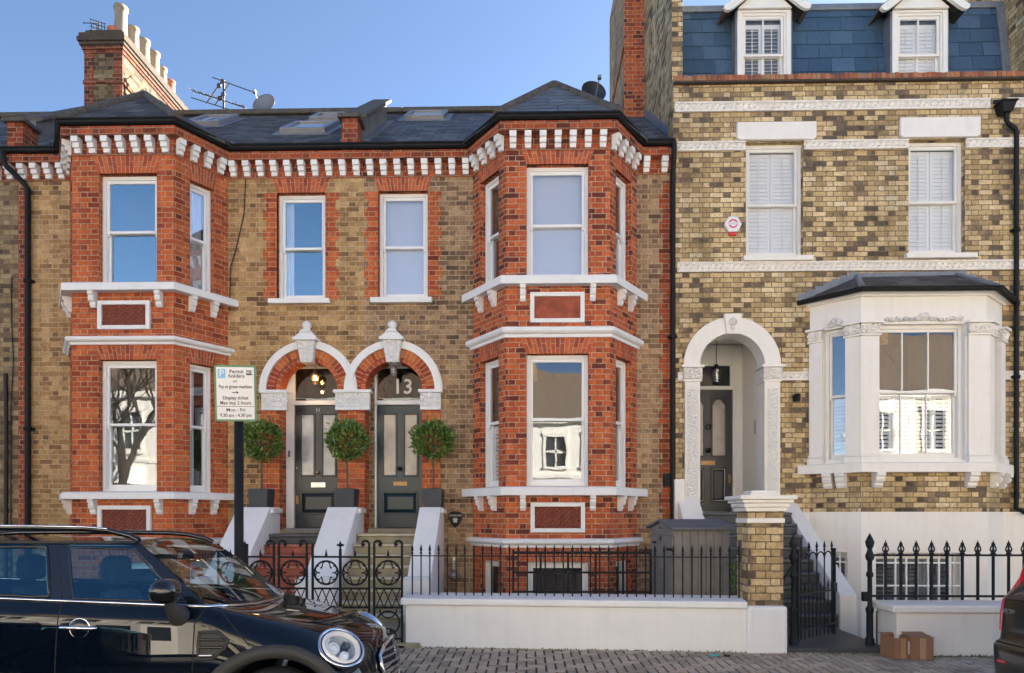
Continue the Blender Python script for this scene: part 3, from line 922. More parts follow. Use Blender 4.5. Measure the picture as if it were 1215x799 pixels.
def party_upstand(parent, xc, wd, y1, mat_front, label=None):
    """Party wall rising through the roof, coping following the slope."""
    x0, x1 = xc - wd / 2, xc + wd / 2
    h0, h1 = .44, .44
    m = MB()
    ya, yb = -.14, .20
    m.box(x0, x1, ya, yb, 7.45, roof_z(.0) + h0 - .1)
    up = m.build('party_wall', M[mat_front], parent)
    m = MB()
    za, zb, zc = roof_z(yb) - .3, roof_z(y1) - .3, roof_z(y1) + .42
    za2 = roof_z(yb) + .42
    m.hexa([(x0 + .03, yb, za), (x1 - .03, yb, za), (x1 - .03, y1, zb), (x0 + .03, y1, zb), (x0 + .03, yb, za2), (x1 - .03, yb, za2), (x1 - .03, y1, zc), (x0 + .03, y1, zc)])
    m.build('rendered_upstand', M['render_grey'], up)
    m = MB()
    e = .06
    zt = roof_z(0) + h0 - .1
    m.box(x0 - e, x1 + e, ya - e, yb + .02, zt, zt + .07)
    m.hexa([(x0 - e, yb + .02, za2), (x1 + e, yb + .02, za2), (x1 + e, y1 + .05, zc), (x0 - e, y1 + .05, zc),
            (x0 - e, yb + .02, za2 + .08), (x1 + e, yb + .02, za2 + .08), (x1 + e, y1 + .05, zc + .08), (x0 - e, y1 + .05, zc + .08)])
    m.build('coping', M['ridge'], up, bevel=.015)
    m = MB()
    for sx in (x0 - .13, x1 - .03):
        m.hexa([(sx, yb, roof_z(yb) + .005), (sx + .16, yb, roof_z(yb) + .005), (sx + .16, y1, roof_z(y1) + .005), (sx, y1, roof_z(y1) + .005),
                (sx, yb, roof_z(yb) + .03), (sx + .16, yb, roof_z(yb) + .03), (sx + .16, y1, roof_z(y1) + .03), (sx, y1, roof_z(y1) + .03)])
    m.build('lead_flashing', M['lead'], up)
    return up

def skylight(parent, x0, x1, y0, y1):
    """Roof window lying in the slope."""
    def R(x, y, h): # h above slope along its normal
        nz = 1 / sqrt(1 + SLOPE * SLOPE); ny = -SLOPE * nz
        return (x, y + ny * h, roof_z(y) + nz * h)
    def slab(m, xa, xb, ya, yb, h0, h1):
        m.hexa([R(xa, ya, h0), R(xb, ya, h0), R(xb, yb, h0), R(xa, yb, h0), R(xa, ya, h1), R(xb, ya, h1), R(xb, yb, h1), R(xa, yb, h1)])
    m = MB(); t = .09
    slab(m, x0, x0 + t, y0, y1, -.02, .10); slab(m, x1 - t, x1, y0, y1, -.02, .10)
    slab(m, x0 + t, x1 - t, y1 - t, y1, -.02, .098); slab(m, x0 + t, x1 - t, y0, y0 + t, -.02, .098)
    s = m.build('skylight', M['alu'], parent, bevel=.008)
    m = MB(); slab(m, x0 + t, x1 - t, y0 + t, y1 - t, .05, .07); m.build('pane', M['sky_pane'], s)
    m = MB(); slab(m, x0 - .12, x1 + .12, y0 - .14, y1 + .05, .003, .015); m.build('lead_flashing', M['lead'], s)
    return s
M['sky_pane'] = plain('skylight_glass', (.10, .12, .13), .06, var=.3, scale=3, coat=.5)

def red_surround(parent, fr, u0, u1, z0, z1, mat='red'):
    """Toothed red brick dressing each side of an opening."""
    n = int(round((z1 - z0) / .166))
    for s in (-1, 1):
        m = MB()
        for k in range(n):
            wd = .235 if k % 2 == 0 else .18
            za, zb = z0 + k * .166, min(z0 + (k + 1) * .166, z1)
            if s < 0: m.fbox(fr, u0 - wd, u0, za, zb, -.05, .004)
            else: m.fbox(fr, u1, u1 + wd, za, zb, -.05, .004)
        m.build('brick_quoin', M[mat], parent)
def quoin_strip(parent, fr, u0, z0, z1, flip=1, mat='red'):
    m = MB(); n = int((z1 - z0) / .225)
    for k in range(n):
        wd = .20 if k % 2 == 0 else .14
        a, b = (u0, u0 + wd) if flip > 0 else (u0 - wd, u0)
        m.fbox(fr, a, b, z0 + k * .225, z0 + (k + 1) * .225, -.05, .004)
    return m.build('brick_quoin', M[mat], parent)

def door_panel(fr, u0, u1, z0, z1, mat, parent, glasses, rpanels, d=-.40, glass='obscure', arched=False):
    """Panelled door: stiles and rails round glazed and raised panels."""
    m = MB()
    m.panel(fr, u0, u1, z0, z1, [(a, b, c, e) for a, b, c, e in glasses] + list(rpanels), thick=.045 - d, back=False, d0=d)
    o = m.build('door', M[mat], parent)
    mm = MB()
    for (a, b, c, e) in list(glasses) + list(rpanels):       # bolection mouldings
        for (x0, x1, y0, y1) in ((a - .022, a + .012, c - .022, e + .022), (b - .012, b + .022, c - .022, e + .022), (a + .012, b - .012, e - .012, e + .022), (a + .012, b - .012, c - .022, c + .012)):
            mm.fbox(fr, x0, x1, y0, y1, d - .03, d + .016)
    mm.build('moulding', M[mat], o, bevel=.007)
    for (a, b, c, e) in glasses:
        MB().fbox(fr, a + .006, b - .006, c + .006, e - .006, d - .03, d - .018).build('pane', M[glass], o)
    for (a, b, c, e) in rpanels:
        mm = MB(); P = fr.P; i = min(.07, (b - a) * .22, (e - c) * .3)
        mm.add([P(a, d - .03, c), P(b, d - .03, c), P(b, d - .03, e), P(a, d - .03, e), P(a + i, d - .004, c + i), P(b - i, d - .004, c + i), P(b - i, d - .004, e - i), P(a + i, d - .004, e - i)],
               [(0, 1, 5, 4), (1, 2, 6, 5), (2, 3, 7, 6), (3, 0, 4, 7), (4, 5, 6, 7)])
        mm.build('raised_panel', M[mat], o)
    return o
def letterbox(fr, uc, zc, d, mat, parent, w_=.24, h_=.075):
    m = MB()
    m.fbox(fr, uc - w_ / 2, uc + w_ / 2, zc - h_ / 2, zc + h_ / 2, d - .01, d + .008)
    m.fbox(fr, uc - w_ / 2 + .035, uc + w_ / 2 - .035, zc - h_ / 2 + .018, zc + h_ / 2 - .018, d, d + .016)
    return m.build('letterbox', M[mat], parent, bevel=.004)
def knob(fr, uc, zc, d, mat, parent, r=.032):
    R_ = Matrix.Rotation(pi / 2, 4, 'X')
    p = fr.P(uc, d, zc)
    m = MB().lathe([(r * .6, 0), (r * .5, r * .8), (r, r * 1.2), (r * .95, r * 1.9), (r * .5, r * 2.3), (0, r * 2.35)], p, 14, M=R_)
    return m.build('door_knob', M[mat], parent)
# ------------------------------------------------------------------ the two matching terraced houses
BAYD = .78
def terrace_bay(root, pxs, corner_px, heights, win_front, cant_px, hs):
    pass

def bay_house_part(root, XL, XFL, XFR, XR, v, side):
    """Two storey canted red brick bay with everything fixed to it. v: heights."""
    ext, path = bay_path(XL, XFL, XFR, XR, BAYD)
    aL = atan2(-BAYD, XFL - XL); aR = atan2(BAYD, XR - XFR)
    FL, FC, FR = F((XL, 0), aL), F((XFL, -BAYD), 0), F((XFR, -BAYD), aR)
    LL, LC, LR = sqrt((XFL - XL) ** 2 + BAYD ** 2), XFR - XFL, sqrt((XR - XFR) ** 2 + BAYD ** 2)
    fu0, fu1 = v['fu']                                  # front window in FC's u
    cl0, cl1 = v['clu']; cr0, cr1 = v['cru']
    H1 = (v['w1z0'], v['w1z1']); H0 = (v['w0z0'], v['w0z1']); HB = (-.4, v['wbz1'])
    m = MB()
    for fr, Ln, (a, b) in ((FL, LL, (cl0, cl1)), (FC, LC, (fu0, fu1)), (FR, LR, (cr0, cr1))):
        m.panel(fr, 0, Ln, ZBOT, 7.60, [(a, b, *H1), (a, b, *H0), (a, b, *HB)], thick=.22)
    bay = m.build('bay_wall', M[v['brick']], root)
    # window arches
    for fr, (a, b), n in ((FL, (cl0, cl1), 9), (FC, (fu0, fu1), 15), (FR, (cr0, cr1), 9)):
        sp = .10 if fr is FC else .05
        for H, zt in ((H1, v['a1']), (H0, v['a0']), (HB, v['ab'])):
            flat_arch(fr, a, b, H[1], zt, M['voussoir'], bay, n, sp)
    # moulded courses
    def course(name, z0, z1, d, kind, mat='white', bev=.0):
        return MB().sweep(ext, mould(z0, z1, d, kind)).build(name, M[mat], bay, bevel=bev)
    course('sill_course', v['s1z0'], v['s1z1'], .15, 'sill')
    course('string_course', v['cz0'], v['cz1'], .10, 'string')
    course('sill_course', v['s0z0'], v['s0z1'], .15, 'sill')
    course('base_moulding', v['bz0'], v['bz1'], .09, 'string')
    for zt in (v['s1z0'], v['s0z0']):
        for fr, us in ((FC, (fu0 - .06, fu1 + .06)), (FL, (LL * .30, LL * .70)), (FR, (LR * .30, LR * .70))):
            for u in us:
                p = fr.P(u, 0, 0)
                inst(MESH_BRACKET, 'sill_bracket', bay, TR(p[0], p[1], zt, atan2(fr.t.y, fr.t.x)))
    framed_panel(bay, FC, *v['p1'], v['pan1'])
    framed_panel(bay, FC, *v['p0'], v['pan0'])
    # windows
    kw = v['kw']
    window(root, FC, fu0, fu1, *H1, v['r1'], **kw['f1']); window(root, FC, fu0, fu1, *H0, v['r0'], **kw['f0'])
    window(root, FL, cl0, cl1, *H1, v['r1'], **kw['l1']); window(root, FL, cl0, cl1, *H0, v['r0'], **kw['l0'])
    window(root, FR, cr0, cr1, *H1, v['r1'], **kw['r1']); window(root, FR, cr0, cr1, *H0, v['r0'], **kw['r0'])
    for fr, a, b in ((FC, fu0, fu1), (FL, cl0, cl1), (FR, cr0, cr1)):
        window(root, fr, a, b, -.4, HB[1], .05, glass='glass_bent', horns=False)
    return path, ext, (FL, FC, FR)

def eaves(root, full):
    """Brick corbel table, white corbels and the black gutter along the whole front."""
    MB().sweep(full, mould(ZBAND0 - .25, ZBAND0 + .001, .012, 'x')).build('corbel_table', M['red_dark'], root)
    MB().sweep(full, mould(ZBAND0, ZBAND1, .155, 'x')).build('brick_cornice', M['red_dark'], root)
    corbels_along(root, full, ZC_TOP, .214)
    MB().sweep(full, [(.02, ZBAND1), (.12, ZBAND1), (.12, ZG0 + .03), (.02, ZG0 + .05)]).build('fascia_board', M['black_metal'], root)
    p2 = full
    return MB().sweep(p2, [(d + .115, z) for d, z in mould(ZG0, ZG1, .115, 'gutter')]).build('gutter', M['black_metal'], root)

def bay_roof(root, path, apex, mat, gable=None):
    """Hipped slate roof over the bay running back into the main slope."""
    e = .20
    aL = Vector((path[1][0] - path[0][0], path[1][1] - path[0][1])).normalized()
    A = (path[0][0] - .22, -.12, EAVE_Z); Bp = (path[1][0] - .13, path[1][1] - .16, EAVE_Z + .0)
    Cp = (path[2][0] + .13, path[2][1] - .16, EAVE_Z + .0); D = (path[3][0] + .22, -.12, EAVE_Z)
    P = apex
    yq = EAVE_Y + (P[2] - EAVE_Z) / SLOPE + .05
    Q = (P[0], yq, P[2])
    m = MB()
    m.add([A, Bp, P, Q], [(0, 1, 2), (0, 2, 3)]); m.add([Cp, D, P, Q], [(0, 1, 2), (1, 3, 2)])
    m.add([Bp, Cp, P], [(0, 1, 2)])
    base = [(a[0], a[1], a[2] - .06) for a in (A, Bp, Cp, D)]
    m.add([A, Bp, Cp, D] + base, [(0, 4, 5, 1), (1, 5, 6, 2), (2, 6, 7, 3)])
    r = m.build('bay_roof', M[mat], root)
    if gable:
        gm = MB()
        n = Vector(Cp) - Vector(Bp); up = (Vector(P) - (Vector(Bp) + Vector(Cp)) / 2)
        nrm = n.normalized().cross(up.normalized())
        if nrm.y > 0: nrm = -nrm
        rows = 9
        for k in range(rows):
            f0, f1 = k / rows, (k + 1.12) / rows
            l0, r0 = Vector(Bp).lerp(Vector(P), f0), Vector(Cp).lerp(Vector(P), f0)
            l1, r1 = Vector(Bp).lerp(Vector(P), min(1, f1)), Vector(Cp).lerp(Vector(P), min(1, f1))
            w0 = (r0 - l0).length
            nn = max(1, round(w0 / .32)); off = .5 if k % 2 else 0
            cuts = [0] + [(i + off) / nn for i in range(0, nn + 1) if 0 < (i + off) / nn < 1] + [1]
            for i in range(len(cuts) - 1):
                a, b = cuts[i] + .004, cuts[i + 1] - .004
                q = [l0.lerp(r0, a), l0.lerp(r0, b), l1.lerp(r1, b), l1.lerp(r1, a)]
                gm.hexa([q[0] + nrm * .004, q[1] + nrm * .004, q[2] + nrm * .002, q[3] + nrm * .002, q[0] + nrm * .022, q[1] + nrm * .022, q[2] + nrm * .008, q[3] + nrm * .008])
        gm.build('front_slates', M[gable], r)
    m = MB()
    for a in (Bp, Cp):
        n = 7
        for i in range(n):                      # half-round hip tiles laid end to end
            p0, p1 = Vector(a).lerp(Vector(P), i / n + .004), Vector(a).lerp(Vector(P), (i + 1) / n - .004)
            m.tube([p0, p1], .075, 8)
    m.tube([P, Q], .07, 8)
    m.build('hip_tiles', M['ridge'], r)
    m = MB()
    for a, b in ((A, Q), (D, Q)):
        a, b = Vector(a), Vector(b)
        s = Vector((.1, 0, 0))
        m.add([a - s + Vector((0, 0, .02)), a + s + Vector((0, 0, .02)), b + s + Vector((0, 0, .03)), b - s + Vector((0, 0, .03))], [(0, 1, 2, 3)])
    m.build('lead_valley', M['lead'], r)
    return r

X_PARTY_L, X_MID, X_CORNER = PX(22), PX(432), PX(798.5)

def hz(px, py): return PZ(px, py, -BAYD)

# =============== house 13 (middle of the picture)
H13 = thing('brick_house', 'brown brick terraced house with red brick bay, teal door and white 13 in the fanlight', 'house', ((X_MID + X_CORNER) / 2, 0, 0))
XL, XR = PX(561), PX(755.5)
XFL, XFR = PX(600, -BAYD), PX(724, -BAYD)
fu = (PX(625, -BAYD) - XFL, PX(698.5, -BAYD) - XFL)
FLt = F((XL, 0), atan2(-BAYD, XFL - XL)); LLt = sqrt((XFL - XL) ** 2 + BAYD ** 2)
cw0 = LLt * .24; cw1 = LLt * .80
bld = dict(glass='glass_blind', blind=True)
shut = dict(glass='glass')
v13 = dict(fu=fu, clu=(cw0, cw1), cru=(LLt - cw1, LLt - cw0), brick='red',
           w1z0=hz(660, 330), w1z1=hz(660, 195), r1=hz(660, 264), w0z0=hz(660, 577), w0z1=hz(660, 420), r0=hz(660, 497), wbz1=hz(660, 667),
           a1=hz(660, 175), a0=hz(660, 401), ab=hz(660, 651),
           s1z0=hz(660, 340), s1z1=hz(660, 330), cz0=hz(660, 401), cz1=hz(660, 389.5), s0z0=hz(660, 588), s0z1=hz(660, 578.5), bz0=hz(660, 650), bz1=hz(660, 640),
           p1=(PX(629, -BAYD) - XFL, PX(693.5, -BAYD) - XFL, hz(660, 383.5), hz(660, 347.5)), pan1='terracotta_plain',
           p0=(PX(629.5, -BAYD) - XFL, PX(694, -BAYD) - XFL, hz(660, 632), hz(660, 596.5)), pan0='terracotta',
           kw=dict(f1=bld, f0=dict(glass='glass_bent'), l1=dict(glass='glass'), l0=dict(glass='glass', shutter=(hz(660, 572), hz(660, 500), .5, 1)),
                   r1=dict(glass='glass_sky'), r0=dict(glass='glass')))
# front wall with the doorway
DZ = PZ(470, 627.5, .4)          # threshold
def entrance_dims(pl, pr):
    ul, ur = PX(pl), PX(pr)
    return (ul + ur) / 2, (ur - ul) / 2
ZSPR = PZ(468, 463)
uc13, r13 = entrance_dims(433, 501)
uc11, r11 = entrance_dims(332, 400.5)
Y0Z = lambda py, px=480: PZ(px, py)
def front_wall(root, x0, x1, bay_l, bay_r, mid_win, door, mat):
    uc, r = door
    m = MB()
    m.panel(FW, x0, x1, ZBOT, 7.60, [(bay_l, bay_r, ZBOT, 7.55), mid_win], [(uc, r, DZ, ZSPR)], thick=.30, rmi=1)
    for q in ((x0, x1, 7.9, 8.1), (x0, x0 + .1, .31, 7.89), (x1 - .1, x1, .31, 7.89)): MB().box(*q, ZBOT, 7.5).build('outer_wall', M[mat], root)
    return m.build('wall', [M[mat], M['red']], root)
mw13 = (PX(449), PX(507.5), PZ(478, 353.5), PZ(478, 227))
mw11 = (PX(328.7), PX(386), PZ(357, 355), PZ(357, 229))
W13 = front_wall(H13, X_MID, X_CORNER, XL + .04, XR - .04, mw13, (uc13, r13), 'stock_mid')
path13, ext13, fr13 = bay_house_part(H13, XL, XFL, XFR, XR, v13, 'R')
full13 = [(X_MID, 0)] + path13 + [(X_CORNER, 0)]
eaves(H13, full13)
main_roof(H13, X_MID, X_CORNER + .0, 'slate_clean')
apex13 = (PX(657.5, .45), .45, PZ(657.5, 101, .45))
bay_roof(H13, path13, apex13, 'slate', 'slate_gable')
window(H13, FW, *mw13, PZ(478, 290.5), glass='glass_blind', blind=True)
sill(H13, FW, PX(440.5), PX(513), PZ(478, 360.5), PZ(478, 353.5), .09)
red_surround(H13, FW, mw13[0], mw13[1], mw13[2], mw13[3], 'red_warm')
flat_arch(FW, mw13[0], mw13[1], mw13[3], PZ(478, 208.5), M['voussoir'], H13, 15, .09)
quoin_strip(H13, FW, X_CORNER - .03, ZBOT, 7.2, -1, 'red_dark')
skylight(H13, PX(484, 3.0), PX(530, 3.0), 2.55, 3.35)
xp = PX(797.5)
pipe(H13, [(xp - .03, -.26, 7.62), (xp - .02, -.24, 7.40), (xp, -.075, 7.22), (xp, -.06, 7.0), (xp, -.06, 4.5), (xp, -.06, 1.4), (xp, -.06, -.9)], .042, clips=(4.5, 1.4))

def entrance(root, uc, r, white_left, door_mat, glass, arch_mat, number):
    """Round-headed doorway: white outer moulding, brick ring, keystone, lobby, door and fanlight."""
    a = MB()
    dq = .004 if number == '13' else 0
    a.ring(FW, uc, ZSPR, .70, .80, -.02, .075 + dq, n=36); a.ring(FW, uc, ZSPR, .79, .83, -.02, .045 + dq, n=36)
    am = a.build('arch_moulding', M['white'], root)
    voussoir_ring(FW, uc, ZSPR, r + .075, .70, -.1, .022 + dq / 2, 26, [M[arch_mat], M['mortar']], root, 'brick_arch')
    voussoir_ring(FW, uc, ZSPR, r - .002, r + .070, -.25, .006, 18, [M['voussoir'], M['mortar']], root, 'inner_brick_arch')
    # keystone with finial
    kz0, kz1 = ZSPR + r - .04, ZSPR + .92
    kb = MB()
    P = FW.P
    w0, w1 = .10, .155
    zz = (kz0, kz0 + .25, kz1 - .12)
    for (z0, z1, da, db) in ((zz[0], zz[1], .12, .16), (zz[1], zz[2], .15, .17)):
        f0, f1 = (z0 - zz[0]) / (zz[2] - zz[0]), (z1 - zz[0]) / (zz[2] - zz[0])
        a0, a1 = w0 + (w1 - w0) * f0, w0 + (w1 - w0) * f1
        kb.hexa([P(uc - a0, da, z0), P(uc + a0, da, z0), P(uc + a0, -.2, z0), P(uc - a0, -.2, z0), P(uc - a1, db, z1), P(uc + a1, db, z1), P(uc + a1, -.2, z1), P(uc - a1, -.2, z1)])
    k = kb.build('keystone', M['carved'], root, bevel=.006)
    c = MB()
    c.fbox(FW, uc - .20, uc + .20, zz[2], zz[2] + .045, -.05, .22)
    z = zz[2] + .045
    for (z0, z1, a0, a1) in ((z, z + .09, .19, .10), (z + .09, z + .15, .10, .055)):
        c.hexa([P(uc - a0, .20, z0), P(uc + a0, .20, z0), P(uc + a0, -.02, z0), P(uc - a0, -.02, z0), P(uc - a1, .16, z1), P(uc + a1, .16, z1), P(uc + a1, .0, z1), P(uc - a1, .0, z1)])
    c.lathe([(.04, 0), (.06, .03), (.085, .075), (.075, .115), (.035, .145), (.0, .165)], P(uc, .09, z + .14), 14)
    c.build('keystone_cap', M['white'], k)
    # lobby behind the arch
    ZCL = ZSPR + r + .03
    y0, y1 = .30, .46
    xl, xr = uc - r - .02, uc + r + .02
    l = MB()
    l.add([(xl, y0, DZ - .3), (xl, y1, DZ - .3), (xl, y1, ZCL), (xl, y0, ZCL)], [(0, 1, 2, 3)])
    l.add([(xr, y0, DZ - .3), (xr, y1, DZ - .3), (xr, y1, ZCL), (xr, y0, ZCL)], [(0, 1, 2, 3)])
    l.add([(xl, y0, ZCL), (xr, y0, ZCL), (xr, y1, ZCL), (xl, y1, ZCL)], [(0, 1, 2, 3)])
    l.build('porch_lining', M['white'], root)
    d = -.40
    jl, jr = .115, .045
    u0, u1 = xl + jl + .02, xr - jr - .02
    ZT = PZ(470, 481, .4)
    fm = MB()
    fm.fbox(FW, xl, u0, DZ, ZCL - .005, d - .06, d + .05); fm.fbox(FW, u1, xr, DZ, ZCL - .005, d - .06, d + .05)
    fm.fbox(FW, u0, u1, ZT, ZT + .075, d - .06, d + .06); fm.fbox(FW, u0, u1, ZCL - .06, ZCL - .008, d - .06, d + .04)
    dfm = fm.build('door_frame', M['white_clean'], root, bevel=.006)
    fz0, fz1 = ZT + .075, ZCL - .06
    fl = MB().quad(FW.P(u0, d, fz0), FW.P(u1, d, fz0), FW.P(u1, d, fz1), FW.P(u0, d, fz1)).build('fanlight', M['glass_low'], dfm)
    rm = MB()
    for (q0, q1) in (((u0 - .05, .5), (u1 + .05, 1.9)),):
        x0, x1, ya, yb, za, zb = u0 - .3, u1 + .3, .53, 1.9, DZ, ZCL + .1
        rm.add([(x0, ya, za), (x1, ya, za), (x1, yb, za), (x0, yb, za), (x0, ya, zb), (x1, ya, zb), (x1, yb, zb), (x0, yb, zb)], [(0, 1, 2, 3), (4, 5, 6, 7), (1, 2, 6, 5), (2, 3, 7, 6), (3, 0, 4, 7)])
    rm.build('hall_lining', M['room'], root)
    # door
    W_ = u1 - u0
    h = ZT - DZ
    gz0, gz1 = DZ + h * .43, DZ + h * .93
    gl = [(u0 + W_ * .13, u0 + W_ * .415, gz0, gz1), (u0 + W_ * .585, u0 + W_ * .87, gz0, gz1)]
    rp_ = [(u0 + W_ * .14, u0 + W_ * .86, DZ + h * .125, DZ + h * .29)]
    dr = door_panel(FW, u0 + .004, u1 - .004, DZ + .02, ZT - .003, door_mat, root, gl, rp_, d - .01, glass)
    return dr, u0, u1, ZT, fl, d, (fz0, fz1), dfm
dr13, du0, du1, zt, fl13, dd, fz, df13 = entrance(H13, uc13, r13, .115, 'door_teal', 'obscure', 'voussoir_mix', '13')
h = zt - DZ
letterbox(FW, (du0 + du1) / 2, DZ + h * .365, dd - .01, 'brass', dr13)
knob(FW, (du0 + du1) / 2, DZ + h * .485, dd - .01, 'black_metal', dr13, .04)
t13 = text('13', .36, M['plate13'], 'house_number', fl13, Matrix.Translation(FW.P((du0 + du1) / 2 + .05, dd + .014, (fz[0] + fz[1]) / 2 - .05)) @ Matrix.Rotation(pi / 2, 4, 'X'), .003, bold=.004)
MB().box(du0 - .06, du1 + .06, -.02, .47, DZ - .06, DZ + .012).build('threshold', M['stone'], H13, bevel=.01)

# =============== house 11 (left)
H11 = thing('brick_house', 'yellow brick terraced house with red brick bay, charcoal door numbered 11 and long chimney stack', 'house', ((X_PARTY_L + X_MID) / 2, 0, 0))
XL11, XR11 = PX(80.5), PX(270.5)
XFL11, XFR11 = PX(89, -BAYD), PX(206.5, -BAYD)
# the bay is symmetrical: take its two front corners from the middle of the back span
cx = (XL11 + XR11) / 2; hw = (XFR - XFL) / 2; bw = (XR - XL) / 2
XFL11, XFR11 = XFR11 - 2 * hw, XFR11
XL11 = XFL11 - (XFL - XL)
LL11 = sqrt((XFL11 - XL11) ** 2 + BAYD ** 2)
FR11 = F((XFR11, -BAYD), atan2(BAYD, XR11 - XFR11))
LR11 = sqrt((XR11 - XFR11) ** 2 + BAYD ** 2)
c0, c1 = U(FR11, 225.5, 0, 1.2), U(FR11, 254, 0, 1.2)
v11 = dict(fu=(PX(117, -BAYD) - XFL11, PX(186, -BAYD) - XFL11), clu=(LL11 - c1, LL11 - c0), cru=(c0, c1), brick='red_warm',
           w1z0=hz(150, 339), w1z1=hz(150, 206), r1=hz(150, 272), w0z0=hz(150, 583.5), w0z1=hz(150, 427), r0=hz(150, 503), wbz1=hz(150, 668),
           a1=hz(150, 184.5), a0=hz(150, 410), ab=hz(150, 651),
           s1z0=hz(150, 347.5), s1z1=hz(150, 338.5), cz0=hz(150, 409.5), cz1=hz(150, 400.5), s0z0=hz(150, 592.5), s0z1=hz(150, 584.5), bz0=hz(150, 651), bz1=hz(150, 640.5),
           p1=(PX(117, -BAYD) - XFL11, PX(179, -BAYD) - XFL11, hz(150, 391.5), hz(150, 357.5)), pan1='terracotta',
           p0=(PX(117, -BAYD) - XFL11, PX(180, -BAYD) - XFL11, hz(150, 634), hz(150, 600)), pan0='terracotta',
           kw=dict(f1=dict(glass='glass_teal'), f0=dict(glass='glass_bent'), l1=dict(), l0=dict(),
                   r1=dict(glass='glass_sky', curtains=((c0 + .07, c1 - .07),)), r0=dict(glass='glass', curtains=((c0 + .07, c0 + .22),))))
W11 = front_wall(H11, X_PARTY_L, X_MID, XL11 + .04, XR11 - .04, mw11, (uc11, r11), 'stock_left')
path11, ext11, fr11 = bay_house_part(H11, XL11, XFL11, XFR11, XR11, v11, 'R')
full11 = [(X_PARTY_L, 0)] + path11 + [(X_MID, 0)]
eaves(H11, full11)
main_roof(H11, X_PARTY_L, X_MID, 'slate')
apex11 = (PX(173, .5), .5, PZ(173, 113, .5))
bay_roof(H11, path11, apex11, 'slate')
window(H11, FW, *mw11, PZ(357, 292), glass='glass_teal', curtains=((mw11[0] + .08, mw11[0] + .2), (mw11[1] - .12, mw11[1] - .08)))
sill(H11, FW, PX(320), PX(392), PZ(357, 361.5), PZ(357, 355), .09)
red_surround(H11, FW, mw11[0], mw11[1], mw11[2], mw11[3], 'red_warm')
flat_arch(FW, mw11[0], mw11[1], mw11[3], PZ(357, 210), M['voussoir'], H11, 13, .09)
quoin_strip(H11, FW, X_PARTY_L, ZBOT, 7.2, 1, 'red_dark')
dr11, eu0, eu1, zt, fl11, dd, fz, df11 = entrance(H11, uc11, r11, .115, 'door_grey', 'obscure_white', 'voussoir_mix', '11')
letterbox(FW, (eu0 + eu1) / 2, DZ + h * .355, dd - .01, 'steel', dr11, .25, .09)
knob(FW, (eu0 + eu1) / 2, DZ + h * .455, dd - .01, 'steel', dr11, .03)
for q, zq in ((.05, .49), ):
    knob(FW, eu0 + q, DZ + h * zq, dd - .01, 'steel', dr11, .022)
MB().fbox(FW, eu0 + .02, eu0 + .07, DZ + h * .2, DZ + h * .27, dd - .01, dd + .012).build('lock_plate', M['brass'], dr11, bevel=.003)
text('11', .085, M['plate13'], 'house_number', dr11, Matrix.Translation(FW.P((eu0 + eu1) / 2, dd + .006, DZ + h * .963)) @ Matrix.Rotation(pi / 2, 4, 'X'), .002)
MB().fbox(FW, eu0 - .09, eu0 - .07, DZ + h * .58, DZ + h * .63, dd + .05, dd + .062).build('doorbell', M['black_metal'], df11)
MB().box(eu0 - .06, eu1 + .06, -.02, .47, DZ - .06, DZ + .012).build('threshold', M['concrete'], H11, bevel=.01)
xl = PX(36)
pipe(H11, [(PX(18), -.27, 7.60), (PX(18), -.26, 7.42), (PX(20), -.24, 7.36), (xl - .05, -.09, 7.14), (xl, -.06, 7.05), (xl, -.06, 5.5), (xl, -.06, 3.0), (xl, -.06, 1.0), (xl, -.06, -.9)], .045, clips=(5.5, 3.0, 1.0))
skylight(H11, PX(338, 1.3), PX(396, 1.6), 1.05, 1.95)
skylight(H11, PX(372, 2.8), PX(405, 2.8), 2.55, 3.2)
skylight(H11, PX(226, 2.4), PX(268, 2.4), 2.1, 3.1)

def leafy_relief(m, fr, u0, u1, z0, z1, d, rr, n):
    # scrolling leaves and buds standing out of a carved block
    Rz = Matrix.Rotation(atan2(fr.t.y, fr.t.x), 4, 'Z')
    for i in range(n):
        u, z = rr.uniform(u0, u1), rr.uniform(z0, z1)
        s = rr.uniform(.014, .036)
        Mx = Rz @ Matrix.Rotation(rr.uniform(0, pi), 4, 'Y') @ Matrix.Rotation(pi / 2, 4, 'X')
        m.lathe([(s, -.004), (s * .92, s * .35), (s * .55, s * .62), (0, s * .7)], fr.P(u, d, z), 7, M=Mx, sx=1.0, sy=rr.uniform(.35, .7))
    for k in range(max(2, int((u1 - u0) / .13))):
        uc = u0 + (u1 - u0) * (k + .5) / max(2, int((u1 - u0) / .13)); zc = (z0 + z1) / 2
        sg = 1 if k % 2 else -1
        m.tube([fr.P(uc + sg * (.055 - .0045 * t) * cos(t * .55), d + .012, zc + (.055 - .0045 * t) * sin(t * .55)) for t in range(11)], .011, 6)
